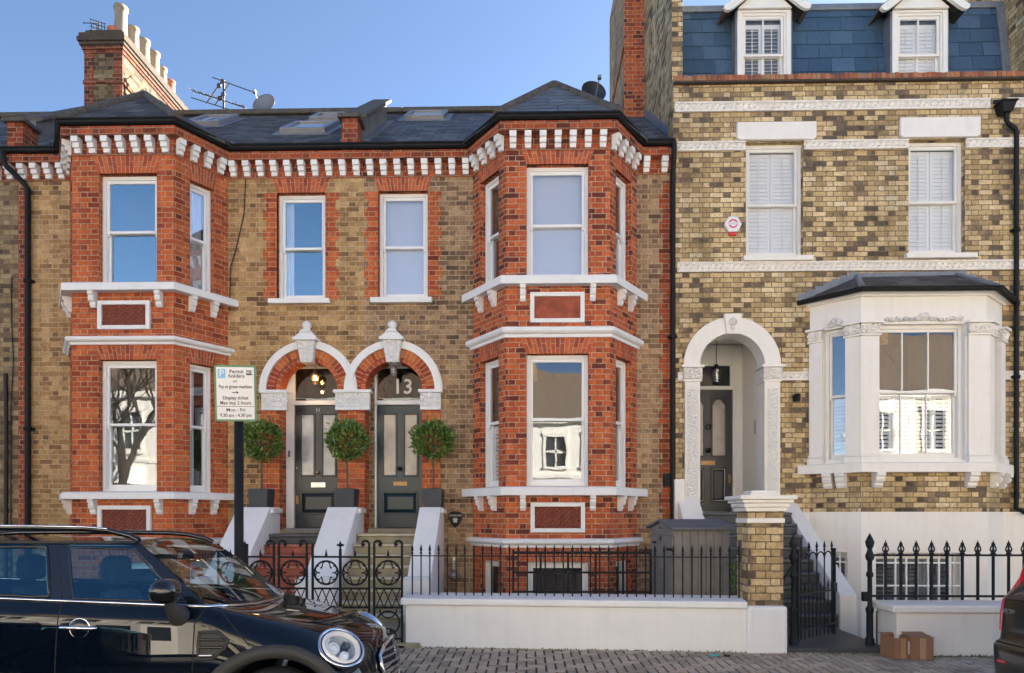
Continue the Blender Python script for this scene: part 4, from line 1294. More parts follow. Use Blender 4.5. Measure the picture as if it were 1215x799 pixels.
# capitals and brick piers between the doors
for (pl, pr, root) in ((307, 342, H11), (395, 440.5, H13), (496, 525, H13)):
    a, b = PX(pl, -.1), PX(pr, -.1)
    z0, z1 = PZ(468, 487.5), ZSPR
    m = MB()
    m.box(a + .03, b - .03, -.085, .02, z0 + .05, z1 - .06)
    cap = m.build('carved_capital', M['carved'], root, bevel=.01)
    m = MB()
    m.box(a, b, -.115, .02, z1 - .06, z1 - .004); m.box(a + .03, b - .03, -.095, .02, z0, z0 + .05)
    m.build('capital_moulding', M['white'], cap, bevel=.012)
    m = MB(); rr = random.Random(int(pl))
    leafy_relief(m, FW, a + .05, b - .05, z0 + .07, z1 - .08, .083, rr, int((b - a) * 90))
    m.build('leaf_carving', M['white'], cap)
for (pl, pr, root) in ((310, 332, H11), (401, 432, H11), (432.0, 433, H13), (501, 523, H13)):
    a, b = PX(pl), PX(pr)
    if pl == 401: b = PX(433)
    if pl == 432.0: continue
    MB().box(a, b, -.022, .0, DZ - .9, PZ(468, 487)).build('brick_pier', M['red_warm'], root)

# party upstands, chimneys
UPM = party_upstand(H13, PX(415.5, -.1), .26, 2.35, 'red_dark')
UPL = party_upstand(H11, PX(22, -.1) - .03, .27, 2.4, 'red_dark')

def chimney(root, x0, x1, y0, y1, z0, z1, mat, pots):
    m = MB()
    m.box(x0, x1, y0, y1, z0, z1)
    c = m.build('chimney', M[mat], root)
    m = MB()
    m.box(x0 - .012, x0 + .17, y0 - .012, y0 + .0, z0, z1); m.box(x1 - .17, x1 + .012, y0 - .012, y0 + .0, z0, z1)
    m.build('brick_quoin', M['red_sooty'], c)
    m = MB()
    zb = z1
    for i, (e, hh, mt) in enumerate(((.025, .07, 0), (.05, .07, 0), (.08, .07, 1), (.11, .09, 1), (.085, .09, 1), (.0, .10, 1))):
        m.box(x0 - e, x1 + e, y0 - e, y1 + e, zb + .001, zb + hh, mt); zb += hh
    m.build('oversailing_cap', [M['red_sooty'], M['soot_brick']], c, bevel=.008)
    m = MB().box(x0 - .03, x1 + .03, y0 - .03, y1 + .03, z1 - .62, z1 - .55); m.build('brick_band', M['red_sooty'], c)
    for (x, y, r, hh, mt) in pots:
        prof = [(r * 1.08, 0), (r * 1.08, .06), (r * .95, .08), (r * .86, hh * .8), (r * .88, hh * .86), (r * 1.02, hh * .9), (r * 1.02, hh), (r * .8, hh), (r * .74, hh * .6), (0, hh * .55)]
        MB().lathe(prof, (x, y, zb), 16).build('chimney_pot', M[mt], c)
    return c
cy0, cy1 = 2.3, 4.75
cx0, cx1 = PX(101, cy0), PX(145, cy0)
zt_ = PZ(122, 64, cy0)
pots = [(cx1 - .24, cy0 + .35, .135, .72, 'pot_cream'), (cx1 - .24, cy0 + .8, .12, .60, 'pot_cream'), (cx1 - .24, cy0 + 1.2, .13, .62, 'pot_cream'),
        (cx1 - .24, cy0 + 1.6, .13, .62, 'pot_cream'), (cx1 - .24, cy0 + 1.95, .11, .50, 'pot_cream'), (cx1 - .24, cy0 + 2.3, .12, .42, 'pot_red'), (cx0 + .42, cy0 + .3, .13, .22, 'pot_red')]
CH11 = chimney(H11, cx0, cx1, cy0, cy1, 8.5, zt_, 'stock_soot', pots)

# =============== neighbour at the far left edge
HN = thing('brick_house', 'grey brick house cut off by the left edge of the view, beyond the left downpipe', 'house', (PX(-60), 0, 0))
xn0, xn1 = X_PARTY_L - 5.5, X_PARTY_L - .001
m = MB(); m.panel(FW, xn0, xn1, ZBOT, 7.60, thick=.3)
m.build('wall', M['stock_far'], HN)
eaves(HN, [(xn0, 0), (xn1, 0)])
main_roof(HN, xn0, xn1, 'slate')
def cable(pts, label, nm='cable', r=.009):
    o = MB().tube(pts, r, 6).build(nm, M['rust_cable'])
    return tag(o, label, 'cable')
xq = PX(10)
cable([(PX(8), -.03, 3.95), (PX(9), -.03, 3.0), (PX(8.5), -.03, 1.2), (PX(9), -.03, -.5)], 'thick black cable running down the grey brick wall at the left edge', r=.03)
cable([(PX(15), -.02, 5.6), (PX(14.5), -.02, 4.9), (PX(17), -.02, 4.2), (PX(14), -.02, 3.4), (PX(14), -.02, .5)], 'thin loose wire beside the thick cable at the left edge', r=.008)
cable([(PX(292), -.02, 7.2), (PX(290), -.02, 6.6), (PX(281), -.02, 6.05), (PX(274), -.02, 5.7), (PX(273), -.02, 5.0)], 'thin dark wire hanging down yellow brick beside the upper left bay', r=.008)
# =============== right hand house: sooty yellow brick, rendered arch and stuccoed bay
YR = -.03
FR_ = F((0, YR))
def rz(py, px=1000): return PZ(px, py, YR)
X0R, X1R = X_CORNER + .001, PX(1207)
HR = thing('brick_house', 'sooty yellow brick house with white rendered arch, stuccoed bay window and blue slate mansard', 'house', ((X0R + X1R) / 2, 0, 0))
wr = [(PX(885, YR), PX(953, YR), rz(304, 920), rz(169, 920)), (PX(1078, YR), PX(1145, YR), rz(301, 1110), rz(166, 1110))]
ucR, rR = (PX(829.5, YR) + PX(906.5, YR)) / 2, (PX(906.5, YR) - PX(829.5, YR)) / 2
ZSR = rz(434.5, 868)
DZR = PZ(850, 608, 1.3)
BD = .55
XLr, XRr = PX(961, YR), PX(1189, YR)
XFLr, XFRr = PX(1021.5, -BD), PX(1170.5, -BD)
ZPLINTH = rz(608)
ZTOPW = rz(99)
m = MB()
m.panel(FR_, X0R, X1R, ZPLINTH, ZTOPW, wr + [(XLr + .05, XRr - .05, ZPLINTH, rz(340, 1075))], [(ucR, rR, ZPLINTH, ZSR)], thick=.30, rmi=0)

WR = m.build('wall', M['stock_right'], HR)
MB().box(X0R, X1R, 7.9, 8.1, ZBOT, 10.7).build('outer_wall', M['stock_right'], HR)
for q0, q1 in ((X0R, X0R + .15), (X1R - .1, X1R)): MB().box(q0, q1, .28, 7.89, 5, 8.95).build('side_wall', M['stock_right'], HR)
m = MB()
m.panel(F((0, YR - .012)), X0R, X1R, ZBOT, ZPLINTH - .002, [(XLr + .05, XRr - .05, ZBOT, ZPLINTH - .002), (ucR - rR, ucR + rR, DZR - .1, ZPLINTH - .002)], thick=.3)
m.build('rendered_base', M['cream'], HR)
# parapet coping of bricks on edge over a tile course
def coping(root, x0, x1):
    m = MB(); n = int((x1 - x0) / .075)
    rr = random.Random(3)
    for i in range(n):
        a = x0 + (x1 - x0) * i / n; b = x0 + (x1 - x0) * (i + 1) / n
        dz = rr.uniform(-.008, .008)
        m.box(a + .005, b - .005, YR - .045 + rr.uniform(-.006, .006), YR + .26, ZTOPW + .035, ZTOPW + .135 + dz)
    m.box(x0, x1, YR - .035, YR + .25, ZTOPW + .002, ZTOPW + .12, 1)
    m.box(x0, x1, YR - .075, YR + .26, ZTOPW + .001, ZTOPW + .033, 2)
    return m.build('parapet_coping', [M['brick_edge'], M['mortar'], M['soot_brick']], root)
coping(HR, X0R + .0, X1R - .002)
def band(root, u0, u1, z0, z1):
    m = MB()
    m.fbox(FR_, u0, u1, z0 + .03, z1 - .03, -.05, .022)
    m.fbox(FR_, u0, u1, z0, z0 + .028, -.05, .032); m.fbox(FR_, u0, u1, z1 - .028, z1, -.05, .036)
    o = m.build('string_course', M['rope'], root)
    st = MB(); n = int((u1 - u0) / .098)
    for i in range(n):
        for k, zz_ in enumerate((z0 + (z1 - z0) * .34, z0 + (z1 - z0) * .66)):
            u = u0 + (u1 - u0) * (i + (.5 if k else .25)) / n
            q = [FR_.P(u + a, .021, zz_ + b) for a, b in ((-.036, 0), (0, -.028), (.036, 0), (0, .028))] + [FR_.P(u, .050, zz_)]
            st.add(q, [(0, 1, 4), (1, 2, 4), (2, 3, 4), (3, 0, 4)])
    st.build('diaper_pattern', M['rope'], o)
    return o
b1 = (rz(131.5), rz(120)); b2 = (rz(178), rz(167)); b3 = (rz(322), rz(310.5)); b4 = (rz(451.5), rz(441.5))
band(HR, X0R + .02, PX(1174, YR), *b1); band(HR, PX(1194, YR), X1R, *b1)
for a, b in ((X0R + .06, wr[0][0] - .01), (wr[0][1] + .01, wr[1][0] - .01), (wr[1][1] + .01, X1R)): band(HR, a, b, *b2)
band(HR, X0R + .06, X1R, *b3)
band(HR, PX(928, YR), XLr - .0, *b4); band(HR, XRr + .0, X1R, *b4); band(HR, X0R + .07, PX(811, YR), *b4)
for (a, b, w_, t0, t1, px) in ((873.5, 967.5, wr[0], 167.5, 146.5, 920), (1066.5, 1161.5, wr[1], 164.5, 141, 1110)):
    z0, z1 = rz(t0, px), rz(t1, px); ua, ub = PX(a, YR), PX(b, YR); c = .05
    MB().prism(FR_, [(ua, z0 + c * .6), (ua + c, z0), (ub - c, z0), (ub, z0 + c * .6), (ub, z1), (ua, z1)], -.08, .055).build('lintel', M['cream'], HR, bevel=.012)
kwR = dict(glass='glass_low', paint='cream_clean', set_back=.09, horns=False)
window(HR, FR_, *wr[0], rz(240, 920), shutter=(wr[0][2] + .07, wr[0][3] - .09, .22, 2), **kwR)
window(HR, FR_, *wr[1], rz(236.5, 1110), shutter=(wr[1][2] + .07, wr[1][3] - .09, .22, 2), **kwR)
sill(HR, FR_, PX(880.5, YR), PX(963, YR), rz(311, 920), rz(304.5, 920), .09, 'cream'); sill(HR, FR_, PX(1072.5, YR), PX(1156, YR), rz(308, 1110), rz(301.5, 1110), .09, 'cream')

# ---- canted bay
p4 = [(XLr, YR), (XFLr, -BD), (XFRr, -BD), (XRr, YR)]
def ext_path(p, e=.15):
    def ex(a, b):
        v = Vector((a[0] - b[0], a[1] - b[1])).normalized() * e
        return (a[0] + v.x, a[1] + v.y)
    return [ex(p[0], p[1]), p[1], p[2], ex(p[3], p[2])]
e4 = ext_path(p4)
def bz(py): return PZ(1096, py, -BD)
aLr, aRr = atan2(-BD - YR, XFLr - XLr), atan2(BD + YR, XRr - XFRr)
GL_, GC_, GR_ = F(p4[0], aLr), F(p4[1], 0), F(p4[2], aRr)
LLr = (Vector(p4[1]) - Vector(p4[0])).length; LCr = XFRr - XFLr; LRr = (Vector(p4[3]) - Vector(p4[2])).length
zs0, zs1 = bz(561), bz(549.5)
m = MB()
for fr, Ln in ((GL_, LLr), (GC_, LCr), (GR_, LRr)): m.panel(fr, 0, Ln, ZPLINTH, zs0 + .02, thick=.25)
bayb = m.build('bay_brickwork', M['stock_right'], HR)
bw = (PX(1038.5, -BD) - XFLr, PX(1142, -BD) - XFLr)
bwz = (-.75, bz(656))
cwl = (LLr * .28, LLr * .80)
m = MB()
for fr, Ln, hs in ((GL_, LLr, [(LLr * .25, LLr * .75, *bwz)]), (GC_, LCr, [(bw[0], bw[1], *bwz)]), (GR_, LRr, [])):
    f2 = F((fr.o.x + fr.n.x * .02, fr.o.y + fr.n.y * .02), atan2(fr.t.y, fr.t.x))
    m.panel(f2, -.006, Ln + .006, ZBOT, ZPLINTH + .004, hs, thick=.27)
m.build('rendered_base', M['cream'], HR)
MB().sweep(e4, mould(zs0, zs1, .14, 'sill')).build('sill_course', M['cream'], HR, bevel=.01)
for px in (984, 999.5, 1039.5, 1149.5):
    fr = GL_ if px < 1010 else GC_
    u = U(fr, px, 0, 3); p = fr.P(u, 0, 0)
    inst(MESH_BRACKET_CREAM, 'sill_bracket', HR, TR(p[0], p[1], zs0, atan2(fr.t.y, fr.t.x)))
p = GR_.P(LRr * .3, 0, 0); inst(MESH_BRACKET_CREAM, 'sill_bracket', HR, TR(p[0], p[1], zs0, aRr))
p = GR_.P(LRr * .85, 0, 0); inst(MESH_BRACKET_CREAM, 'sill_bracket', HR, TR(p[0], p[1], zs0, aRr))
zf0, zf1 = bz(384), bz(352)
w0, w1 = PX(1036.5, -BD) - XFLr, PX(1145, -BD) - XFLr
wz0, wz1 = bz(546), bz(384.5)
m = MB()
for fr, Ln, hs in ((GL_, LLr, [(cwl[0], cwl[1], wz0, wz1)]), (GC_, LCr, [(w0, w1, wz0, wz1)]), (GR_, LRr, [(LRr - cwl[1], LRr - cwl[0], wz0, wz1)])):
    m.panel(fr, 0, Ln, zs1 - .01, zf1, hs, thick=.2)
bay = m.build('stucco_bay', M['cream'], HR)
# pilasters wrapped on the corners, with bases and carved capitals
zc0, zc1 = bz(399), bz(382)
def pilaster(fr, a, b, d=.05):
    m = MB(); m.fbox(fr, a, b, zs1, zc0, -.02, d); o = m.build('pilaster', M['cream'], bay, bevel=.006)
    m = MB(); m.fbox(fr, a - .02, b + .02, zs1 + .002, zs1 + .10, -.02, d + .045); m.fbox(fr, a - .012, b + .012, zs1 + .102, zs1 + .15, -.02, d + .025)
    m.build('pilaster_base', M['cream'], o, bevel=.012)
    m = MB(); m.fbox(fr, a - .01, b + .01, zc0 + .03, zc1 - .04, -.02, d + .035)
    c = m.build('carved_capital', M['carved_cream'], o, bevel=.012)
    m = MB(); m.fbox(fr, a - .035, b + .035, zc1 - .04, zc1 - .002, -.02, d + .075); m.fbox(fr, a - .02, b + .02, zc0, zc0 + .028, -.02, d + .03)
    leafy_relief(m, fr, a, b, zc0 + .045, zc1 - .06, d + .033, random.Random(int(a * 100)), int(8 + (b - a) * 60))
    m.build('capital_moulding', M['cream'], c, bevel=.006)
pilaster(GC_, -.03, PX(1044, -BD) - XFLr - .03); pilaster(GC_, PX(1147, -BD) - XFLr, LCr + .03)
pilaster(GL_, LLr - .22, LLr - .0); pilaster(GL_, .0, .21); pilaster(GR_, 0.0, .22); pilaster(GR_, LRr - .21, LRr)
# frieze swags
def swag(fr, u0, u1, zc, n):
    m = MB(); rr = random.Random(9)
    m.fbox(fr, u0, u1, zc - .02, zc + .02, -.01, .022)
    for i in range(n):
        u = u0 + (u1 - u0) * (i + .5) / n
        q = fr.P(u, .012, zc + rr.uniform(-.012, .012) + (.05 if abs(i - (n - 1) / 2) < 1.1 else 0))
        s = .055 if abs(i - (n - 1) / 2) < 1.1 else .034
        m.lathe([(s, 0), (s * .9, .02), (s * .5, .034), (0, .036)], q, 9, M=Matrix.Rotation(atan2(fr.t.y, fr.t.x), 4, 'Z') @ Matrix.Rotation(pi / 2, 4, 'X'))
    m.build('carved_garland', M['carved_cream'], bay)
swag(GC_, PX(1049, -BD) - XFLr, PX(1142, -BD) - XFLr, bz(379), 22); swag(GL_, LLr * .38, LLr * .66, bz(379.5), 7)
MB().sweep(e4, mould(zf1, zf1 + .09, .11, 'string')).build('cornice', M['cream'], bay)
window(HR, GC_, w0, w1, wz0, wz1, bz(464), glass='glass_bay', paint='cream_clean', lights=3, shutter=(wz0 + .08, bz(466), .8, 4), set_back=.08, horns=True)
window(HR, GL_, cwl[0], cwl[1], wz0, wz1, bz(466), glass='glass_bay', paint='cream_clean', shutter=(wz0 + .08, bz(468), .45, 1), set_back=.08)
window(HR, GR_, LRr - cwl[1], LRr - cwl[0], wz0, wz1, bz(466), glass='glass', paint='cream_clean', shutter=(wz0 + .08, bz(468), .45, 1), set_back=.08)
# barred basement windows
for fr, a, b in ((GC_, bw[0], bw[1]), (GL_, LLr * .25, LLr * .75)):
    wdw = window(HR, fr, a, b, *bwz, .1, glass='glass_low', paint='cream_clean', shutter=(bwz[0] + .08, bwz[1] - .08, 1.0, 3 if fr is GC_ else 1, 'dish_grey'), horns=False, set_back=.14)
    m = MB(); n = 8 if fr is GC_ else 3
    for i in range(n + 1):
        u = a + (b - a) * (i + .0) / n
        m.fbox(fr, u - .012, u + .012, bwz[0], bwz[1], -.06, -.036)
    for zq in (bwz[1] - .16, bwz[1] - .52, bwz[1] - .9): m.fbox(fr, a - .02, b + (.12 if fr is GC_ else 0), zq - .012, zq + .012, -.036, -.018)
    m.build('window_bars', M['white_clean'], wdw)
# lean-to slate roof of the bay
ze = zf1 + .085
A, Bq, Cq, D = [(q[0], q[1], ze) for q in ((p4[0][0] - .2, YR - .005), (p4[1][0] - .07, -BD - .19), (p4[2][0] + .07, -BD - .19), (p4[3][0] + .2, YR - .005))]
T0, T1 = (PX(1017, YR), YR - .005, rz(329, 1017)), (PX(1135, YR), YR - .005, rz(326.5, 1135))
m = MB()
lo = lambda q: (q[0], q[1], q[2] - .03)
m.add([A, Bq, Cq, D, T0, T1, lo(A), lo(Bq), lo(Cq), lo(D)], [(0, 1, 4), (1, 2, 5, 4), (2, 3, 5), (0, 6, 7, 1), (1, 7, 8, 2), (2, 8, 9, 3), (6, 9, 8, 7)])
br = m.build('bay_roof', M['slate'], HR)
m = MB()
m.tube([Bq, T0], .05, 8); m.tube([Cq, T1], .04, 8)
def flash(a, b, h=.14, n=7):
    a, b = Vector(a), Vector(b)
    for i in range(n):                                   # stepped lead soakers
        q0, q1 = a.lerp(b, i / n), a.lerp(b, (i + 1) / n)
        zt_ = max(q0.z, q1.z) + h * .6
        m.add([(q0.x, YR - .006, q0.z), (q1.x, YR - .006, q1.z), (q1.x, YR - .006, zt_), (q0.x, YR - .006, zt_),
               (q0.x, YR - .014, q0.z - .03), (q1.x, YR - .014, q1.z - .03), (q1.x, YR - .012, zt_), (q0.x, YR - .012, zt_)],
              [(4, 5, 6, 7), (7, 6, 2, 3), (4, 7, 3, 0), (5, 1, 2, 6)])
flash(A, T0); flash(D, T1, n=6); flash(T0, T1, .1, 8)
m.build('lead_flashing', M['lead'], br)
MB().sweep([A[:2], Bq[:2], Cq[:2], D[:2]], [(d - .03, z) for d, z in mould(ze - .055, ze + .005, .085, 'gutter')]).build('gutter', M['black_metal'], br)

# ---- rendered arch and porch
m = MB()
m.ring(FR_, ucR, ZSR, rR - .003, .80, -.32, .05, n=40)
ar = m.build('render_arch', M['cream'], HR, bevel=.008)
k0 = ZSR + rR - .02
m = MB(); P = FR_.P
m.hexa([P(ucR - .10, .075, k0), P(ucR + .10, .075, k0), P(ucR + .10, 0, k0), P(ucR - .10, 0, k0), P(ucR - .15, .10, k0 + .33), P(ucR + .15, .10, k0 + .33), P(ucR + .15, 0, k0 + .33), P(ucR - .15, 0, k0 + .33)])
kk = m.build('keystone', M['cream'], ar, bevel=.012)
m = MB()
m.lathe([(.075, 0), (.06, .02), (.05, .03), (.02, .045), (0, .048)], P(ucR, .085, k0 + .2), 12, M=Matrix.Rotation(pi / 2, 4, 'X'), sy=1.0)
m.lathe([(.045, 0), (.035, .02), (0, .03)], P(ucR, .08, k0 + .10), 10, M=Matrix.Rotation(pi / 2, 4, 'X'))
m.build('leaf_carving', M['carved_cream'], kk)
zp0 = DZR + .05
zcap0, zcap1 = rz(452, 868), rz(435, 868)
for (pa, pb) in ((812, 829.5), (906.5, 924.5)):
    a, b = PX(pa, YR), PX(pb, YR)
    a, b = (a, b + .006) if pa < 850 else (a - .006, b)
    m = MB(); m.fbox(FR_, a, b, DZR - .25, zcap0, -.306, .05)
    o = m.build('pilaster', M['cream'], HR, bevel=.006)
    m = MB(); m.fbox(FR_, a + .035, b - .035, rz(600, 868), rz(462, 868), .03, .056); m.build('carved_panel', M['carved_cream'], o)
    m = MB(); m.fbox(FR_, a - .03, b + .03, zcap0 + .02, zcap1 - .03, -.3, .085); c = m.build('carved_capital', M['carved_cream'], o, bevel=.012)
    m = MB(); m.fbox(FR_, a - .06, b + .06, zcap1 - .03, zcap1 + .012, -.3, .115); m.fbox(FR_, a - .025, b + .025, zcap0 - .02, zcap0 + .018, -.3, .075)
    leafy_relief(m, FR_, a, b, zcap0 + .04, zcap1 - .05, .084, random.Random(int(pa)), 26)
    m.build('capital_moulding', M['cream'], c, bevel=.006)
# porch interior
xi0, xi1 = PX(804, 1.3), PX(880.5, 1.3)
ya, yb, za, zb = YR + .30, 1.34, DZR - .02, ZSR + rR + .16
m = MB()
m.add([(xi0, ya, za), (xi1, ya, za), (xi1, yb, za), (xi0, yb, za), (xi0, ya, zb), (xi1, ya, zb), (xi1, yb, zb), (xi0, yb, zb)], [(4, 5, 6, 7), (1, 2, 6, 5), (2, 3, 7, 6), (3, 0, 4, 7)])
m.build('porch_lining', M['cream'], HR)
MB().box(xi0 - .05, xi1 + .05, -.4, 1.4, DZR - .12, DZR - .0).build('porch_floor', M['slab_dark'], HR, bevel=.01)
FD = F((0, 1.30))
ua, ub = PX(812, 1.30), PX(869, 1.30)
ztd = PZ(850, 463, 1.3); zft, zfb = PZ(850, 434.5, 1.3), PZ(850, 458.5, 1.3)
m = MB()
m.fbox(FD, xi0, ua, DZR, zb - .02, -.05, .03); m.fbox(FD, ub, xi1, DZR, zb - .02, -.05, .03); m.fbox(FD, ub + .03, ub + .075, DZR, zb - .3, -.05, .05)
m.fbox(FD, ua, ub, ztd, zfb, -.05, .035); m.fbox(FD, ua, ub, zft, zb - .02, -.05, .028)
m.fbox(FD, PX(866, 1.3), ub, zfb, zft, -.05, .026)
df = m.build('door_frame', M['cream_clean'], HR, bevel=.006)
MB().fbox(FD, ua, PX(866, 1.3), zfb, zft, -.03, -.02).build('fanlight', M['opp_glass'], df)
W_ = ub - ua; hR = ztd - DZR
gl = [(ua + W_ * .13, ua + W_ * .42, DZR + hR * .46, DZR + hR * .93), (ua + W_ * .58, ua + W_ * .87, DZR + hR * .46, DZR + hR * .93)]
rps = [(ua + W_ * .13, ua + W_ * .42, DZR + hR * .09, DZR + hR * .36), (ua + W_ * .58, ua + W_ * .87, DZR + hR * .09, DZR + hR * .36)]
drR = door_panel(FD, ua + .004, ub - .004, DZR + .015, ztd - .004, 'door_slate', HR, gl, rps, -.02, 'obscure')
m = MB()
for (a, b, c, e) in gl:                                   # curved heads of the two lights
    for s, uu in ((1, a), (-1, b)):
        n = 6; w2 = (b - a) / 2
        pts = [(uu, e - .14)] + [(uu + s * w2 * t / n, e - .14 + .14 * sin(pi / 2 * t / n)) for t in range(1, n + 1)] + [(uu + s * w2, e + .004), (uu, e + .004)]
        m.prism(FD, pts if s > 0 else pts[::-1], -.05, -.004)
m.build('curved_head', M['door_slate'], drR)
letterbox(FD, (ua + ub) / 2, DZR + hR * .405, -.02, 'brass', drR, .26, .085)
knob(FD, (ua + ub) / 2, DZR + hR * .505, -.02, 'black_metal', drR, .045)
m = MB().ring(FD, (ua + ub) / 2, DZR + hR * .70, .032, .055, 0, .02, 0, 2 * pi, n=18); m.build('door_knocker', M['black_metal'], drR)
MB().fbox(FD, ub - .07, ub - .035, DZR + hR * .24, DZR + hR * .31, -.02, .0).build('lock_plate', M['brass'], drR)
MB().box(xi1 - .02, xi1 - .006, .55, .60, PZ(866, 515, .6), PZ(866, 499, .6)).build('entry_panel', M['steel'], HR)

# ---- mansard, dormers
YM0, YM1 = .40, .66
ZM0, ZM1 = ZTOPW - .25, PZ(1000, 10, YM1)
xm0, xm1 = PX(809, .4), 8.285
m = MB()
m.hexa([(xm0, YM0, ZM0), (xm1, YM0, ZM0), (xm1, 7.9, ZM0), (xm0, 7.9, ZM0), (xm0, YM1, ZM1), (xm1, YM1, ZM1), (xm1, 7.9, ZM1), (xm0, 7.9, ZM1)])
mr = m.build('mansard_roof', M['lead'], HR)
sm = MB(); L_ = sqrt((YM1 - YM0) ** 2 + (ZM1 - ZM0) ** 2)
nv = Vector((0, -(ZM1 - ZM0), YM1 - YM0)).normalized()
rr = random.Random(12)
rowh = .262; rows = int(L_ / rowh) + 1
for k in range(rows):
    f0, f1 = k * rowh / L_, min(1.0, (k + 1.12) * rowh / L_)
    if f0 >= 1: break
    u = xm0 - (0.2 if k % 2 else 0)
    while u < xm1:
        wd = .40
        a, b = max(xm0, u + .004), min(xm1, u + wd - .004)
        if b - a > .03:
            h0, h1 = .018 + rr.uniform(0, .006), .006
            def S(x, f, h): return Vector((x, YM0 + (YM1 - YM0) * f, ZM0 + (ZM1 - ZM0) * f)) + nv * h
            sm.hexa([S(a, f0, h0 - .008), S(b, f0, h0 - .008), S(b, f1, 0), S(a, f1, 0), S(a, f0, h0), S(b, f0, h0), S(b, f1, h1), S(a, f1, h1)])
        u += wd
sm.build('hung_slates', M['slate_blue'], mr)
MB().box(xm0, xm1, YM1 - .06, YM1 + .3, ZM1 - .06, ZM1 + .05).build('ridge_capping', M['lead'], mr, bevel=.02)
MB().hexa([(xm1 - .13, YM0 - .05, ZM0), (xm1 + .02, YM0 - .05, ZM0), (xm1 + .02, YM0 + .2, ZM0), (xm1 - .13, YM0 + .2, ZM0), (xm1 - .13, YM1 - .05, ZM1), (xm1 + .02, YM1 - .05, ZM1), (xm1 + .02, YM1 + .2, ZM1), (xm1 - .13, YM1 + .2, ZM1)]).build('lead_flashing', M['lead'], mr)
def dormer(pa, pb, op):
    y = .32
    a, b = PX(pa, y), PX(pb, y)
    fr = F((0, y))
    z0 = ZTOPW - .3; z1 = PZ((pa + pb) / 2, 12, y)
    m = MB()
    m.box(a + .02, b - .02, y + .16, 2.2, z0, z1 + .1)
    dm = m.build('dormer', M['lead'], HR)
    t = .075
    m = MB(); m.panel(fr, a, b, z0, z1, [(a + t, b - t, z0 - .0 + .1, z1 - .04)], thick=.15, back=False)
    m.build('dormer_front', M['cream_clean'], dm)
    wa, wb, wz = a + t, b - t, z0 + .1
    wd = bpy.data.objects
    zr = PZ((pa + pb) / 2, 63.5, y)
    window(dm, fr, wa + .0, wb - .0, wz, z1 - .04, zr, glass='glass_low', paint='cream_clean', lights=2, shutter=(wz + .06, z1 - .16, op[0], 2), set_back=.02, horns=False, fw=.035, room_depth=.7)
    # gabled roof with shaped bargeboards
    mid = (a + b) / 2; e = .27; zr_ = z1 + .47
    m = MB()
    for s in (-1, 1):
        x0 = mid + s * (b - a) / 2 + s * e
        m.hexa([(mid, y - .12, zr_), (x0, y - .12, z1 - .06), (x0, 2.6, z1 - .06), (mid, 2.6, zr_), (mid, y - .12, zr_ + .05), (x0, y - .12, z1 - .01), (x0, 2.6, z1 - .01), (mid, 2.6, zr_ + .05)])
    m.build('dormer_roof', M['slate'], dm)
    m = MB()
    for s in (-1, 1):
        x0 = mid + s * ((b - a) / 2 + e)
        pts = [(mid, zr_ - .10), (x0 - s * .16, z1 - .07), (x0 - s * .09, z1 - .11), (x0 - s * .04, z1 - .11), (x0 - s * .005, z1 - .085), (x0 + s * .005, z1 - .04), (mid, zr_ + .03)]
        m.prism(F((0, y - .135)), pts if s > 0 else pts[::-1], -.03, .03)
    m.build('bargeboard', M['cream_clean'], dm)
    MB().prism(F((0, y - .05)), [(a, z1 + .002), (b, z1 + .002), (mid, zr_ - .04)], -.04, .0).build('gable_board', M['cream_clean'], dm)
    for q0, q1 in ((a - .03, a + .018), (b - .018, b + .03)): MB().box(q0, q1, y + .02, 1.2, z0, z1).build('dormer_cheek', M['lead'], dm)
dormer(875, 938.5, (.95,)); dormer(1059, 1124.5, (.22,))

# ---- party wall and shared stack above house 13
m = MB()
xa, xb = X0R - .006, PX(810, .05)
m.hexa([(xa, .06, 8.3), (xb, .06, 8.3), (xb, 6.5, 8.3), (xa, 6.5, 8.3), (xa, .06, 12.2), (xb, .06, 12.2), (xb, 6.5, 13.5), (xa, 6.5, 13.5)])
pwl = m.build('party_wall', M['stock_right'], HR)
MB().hexa([(xa - .012, .30, roof_z(.3) - .1), (xa - .001, .30, roof_z(.3) - .1), (xa - .001, 3.3, roof_z(3.3) - .1), (xa - .012, 3.3, roof_z(3.3) - .1), (xa - .012, .30, roof_z(.3) + .17), (xa - .001, .30, roof_z(.3) + .17), (xa - .001, 3.3, roof_z(3.3) + .17), (xa - .012, 3.3, roof_z(3.3) + .17)]).build('lead_flashing', M['lead'], pwl)
m = MB()
xs = PX(741, 2.7)
m.box(xs, xa - .001, 2.7, 5.2, 9.2, 13.6)
st = m.build('chimney', M['stock_mid'], HR)
m = MB()
m.box(xs - .012, xa - .002, 2.685, 2.7, 9.2, 13.6)
m.box(xs - .03, xa - .0015, 2.66, 5.22, 11.15, 11.25)
m.build('brick_quoin', M['red'], st)
m = MB(); m.box(8.29, 8.29 + .36, .06, 6.5, 8.3, 13); m.build('party_wall', M['stock_right'], HR)

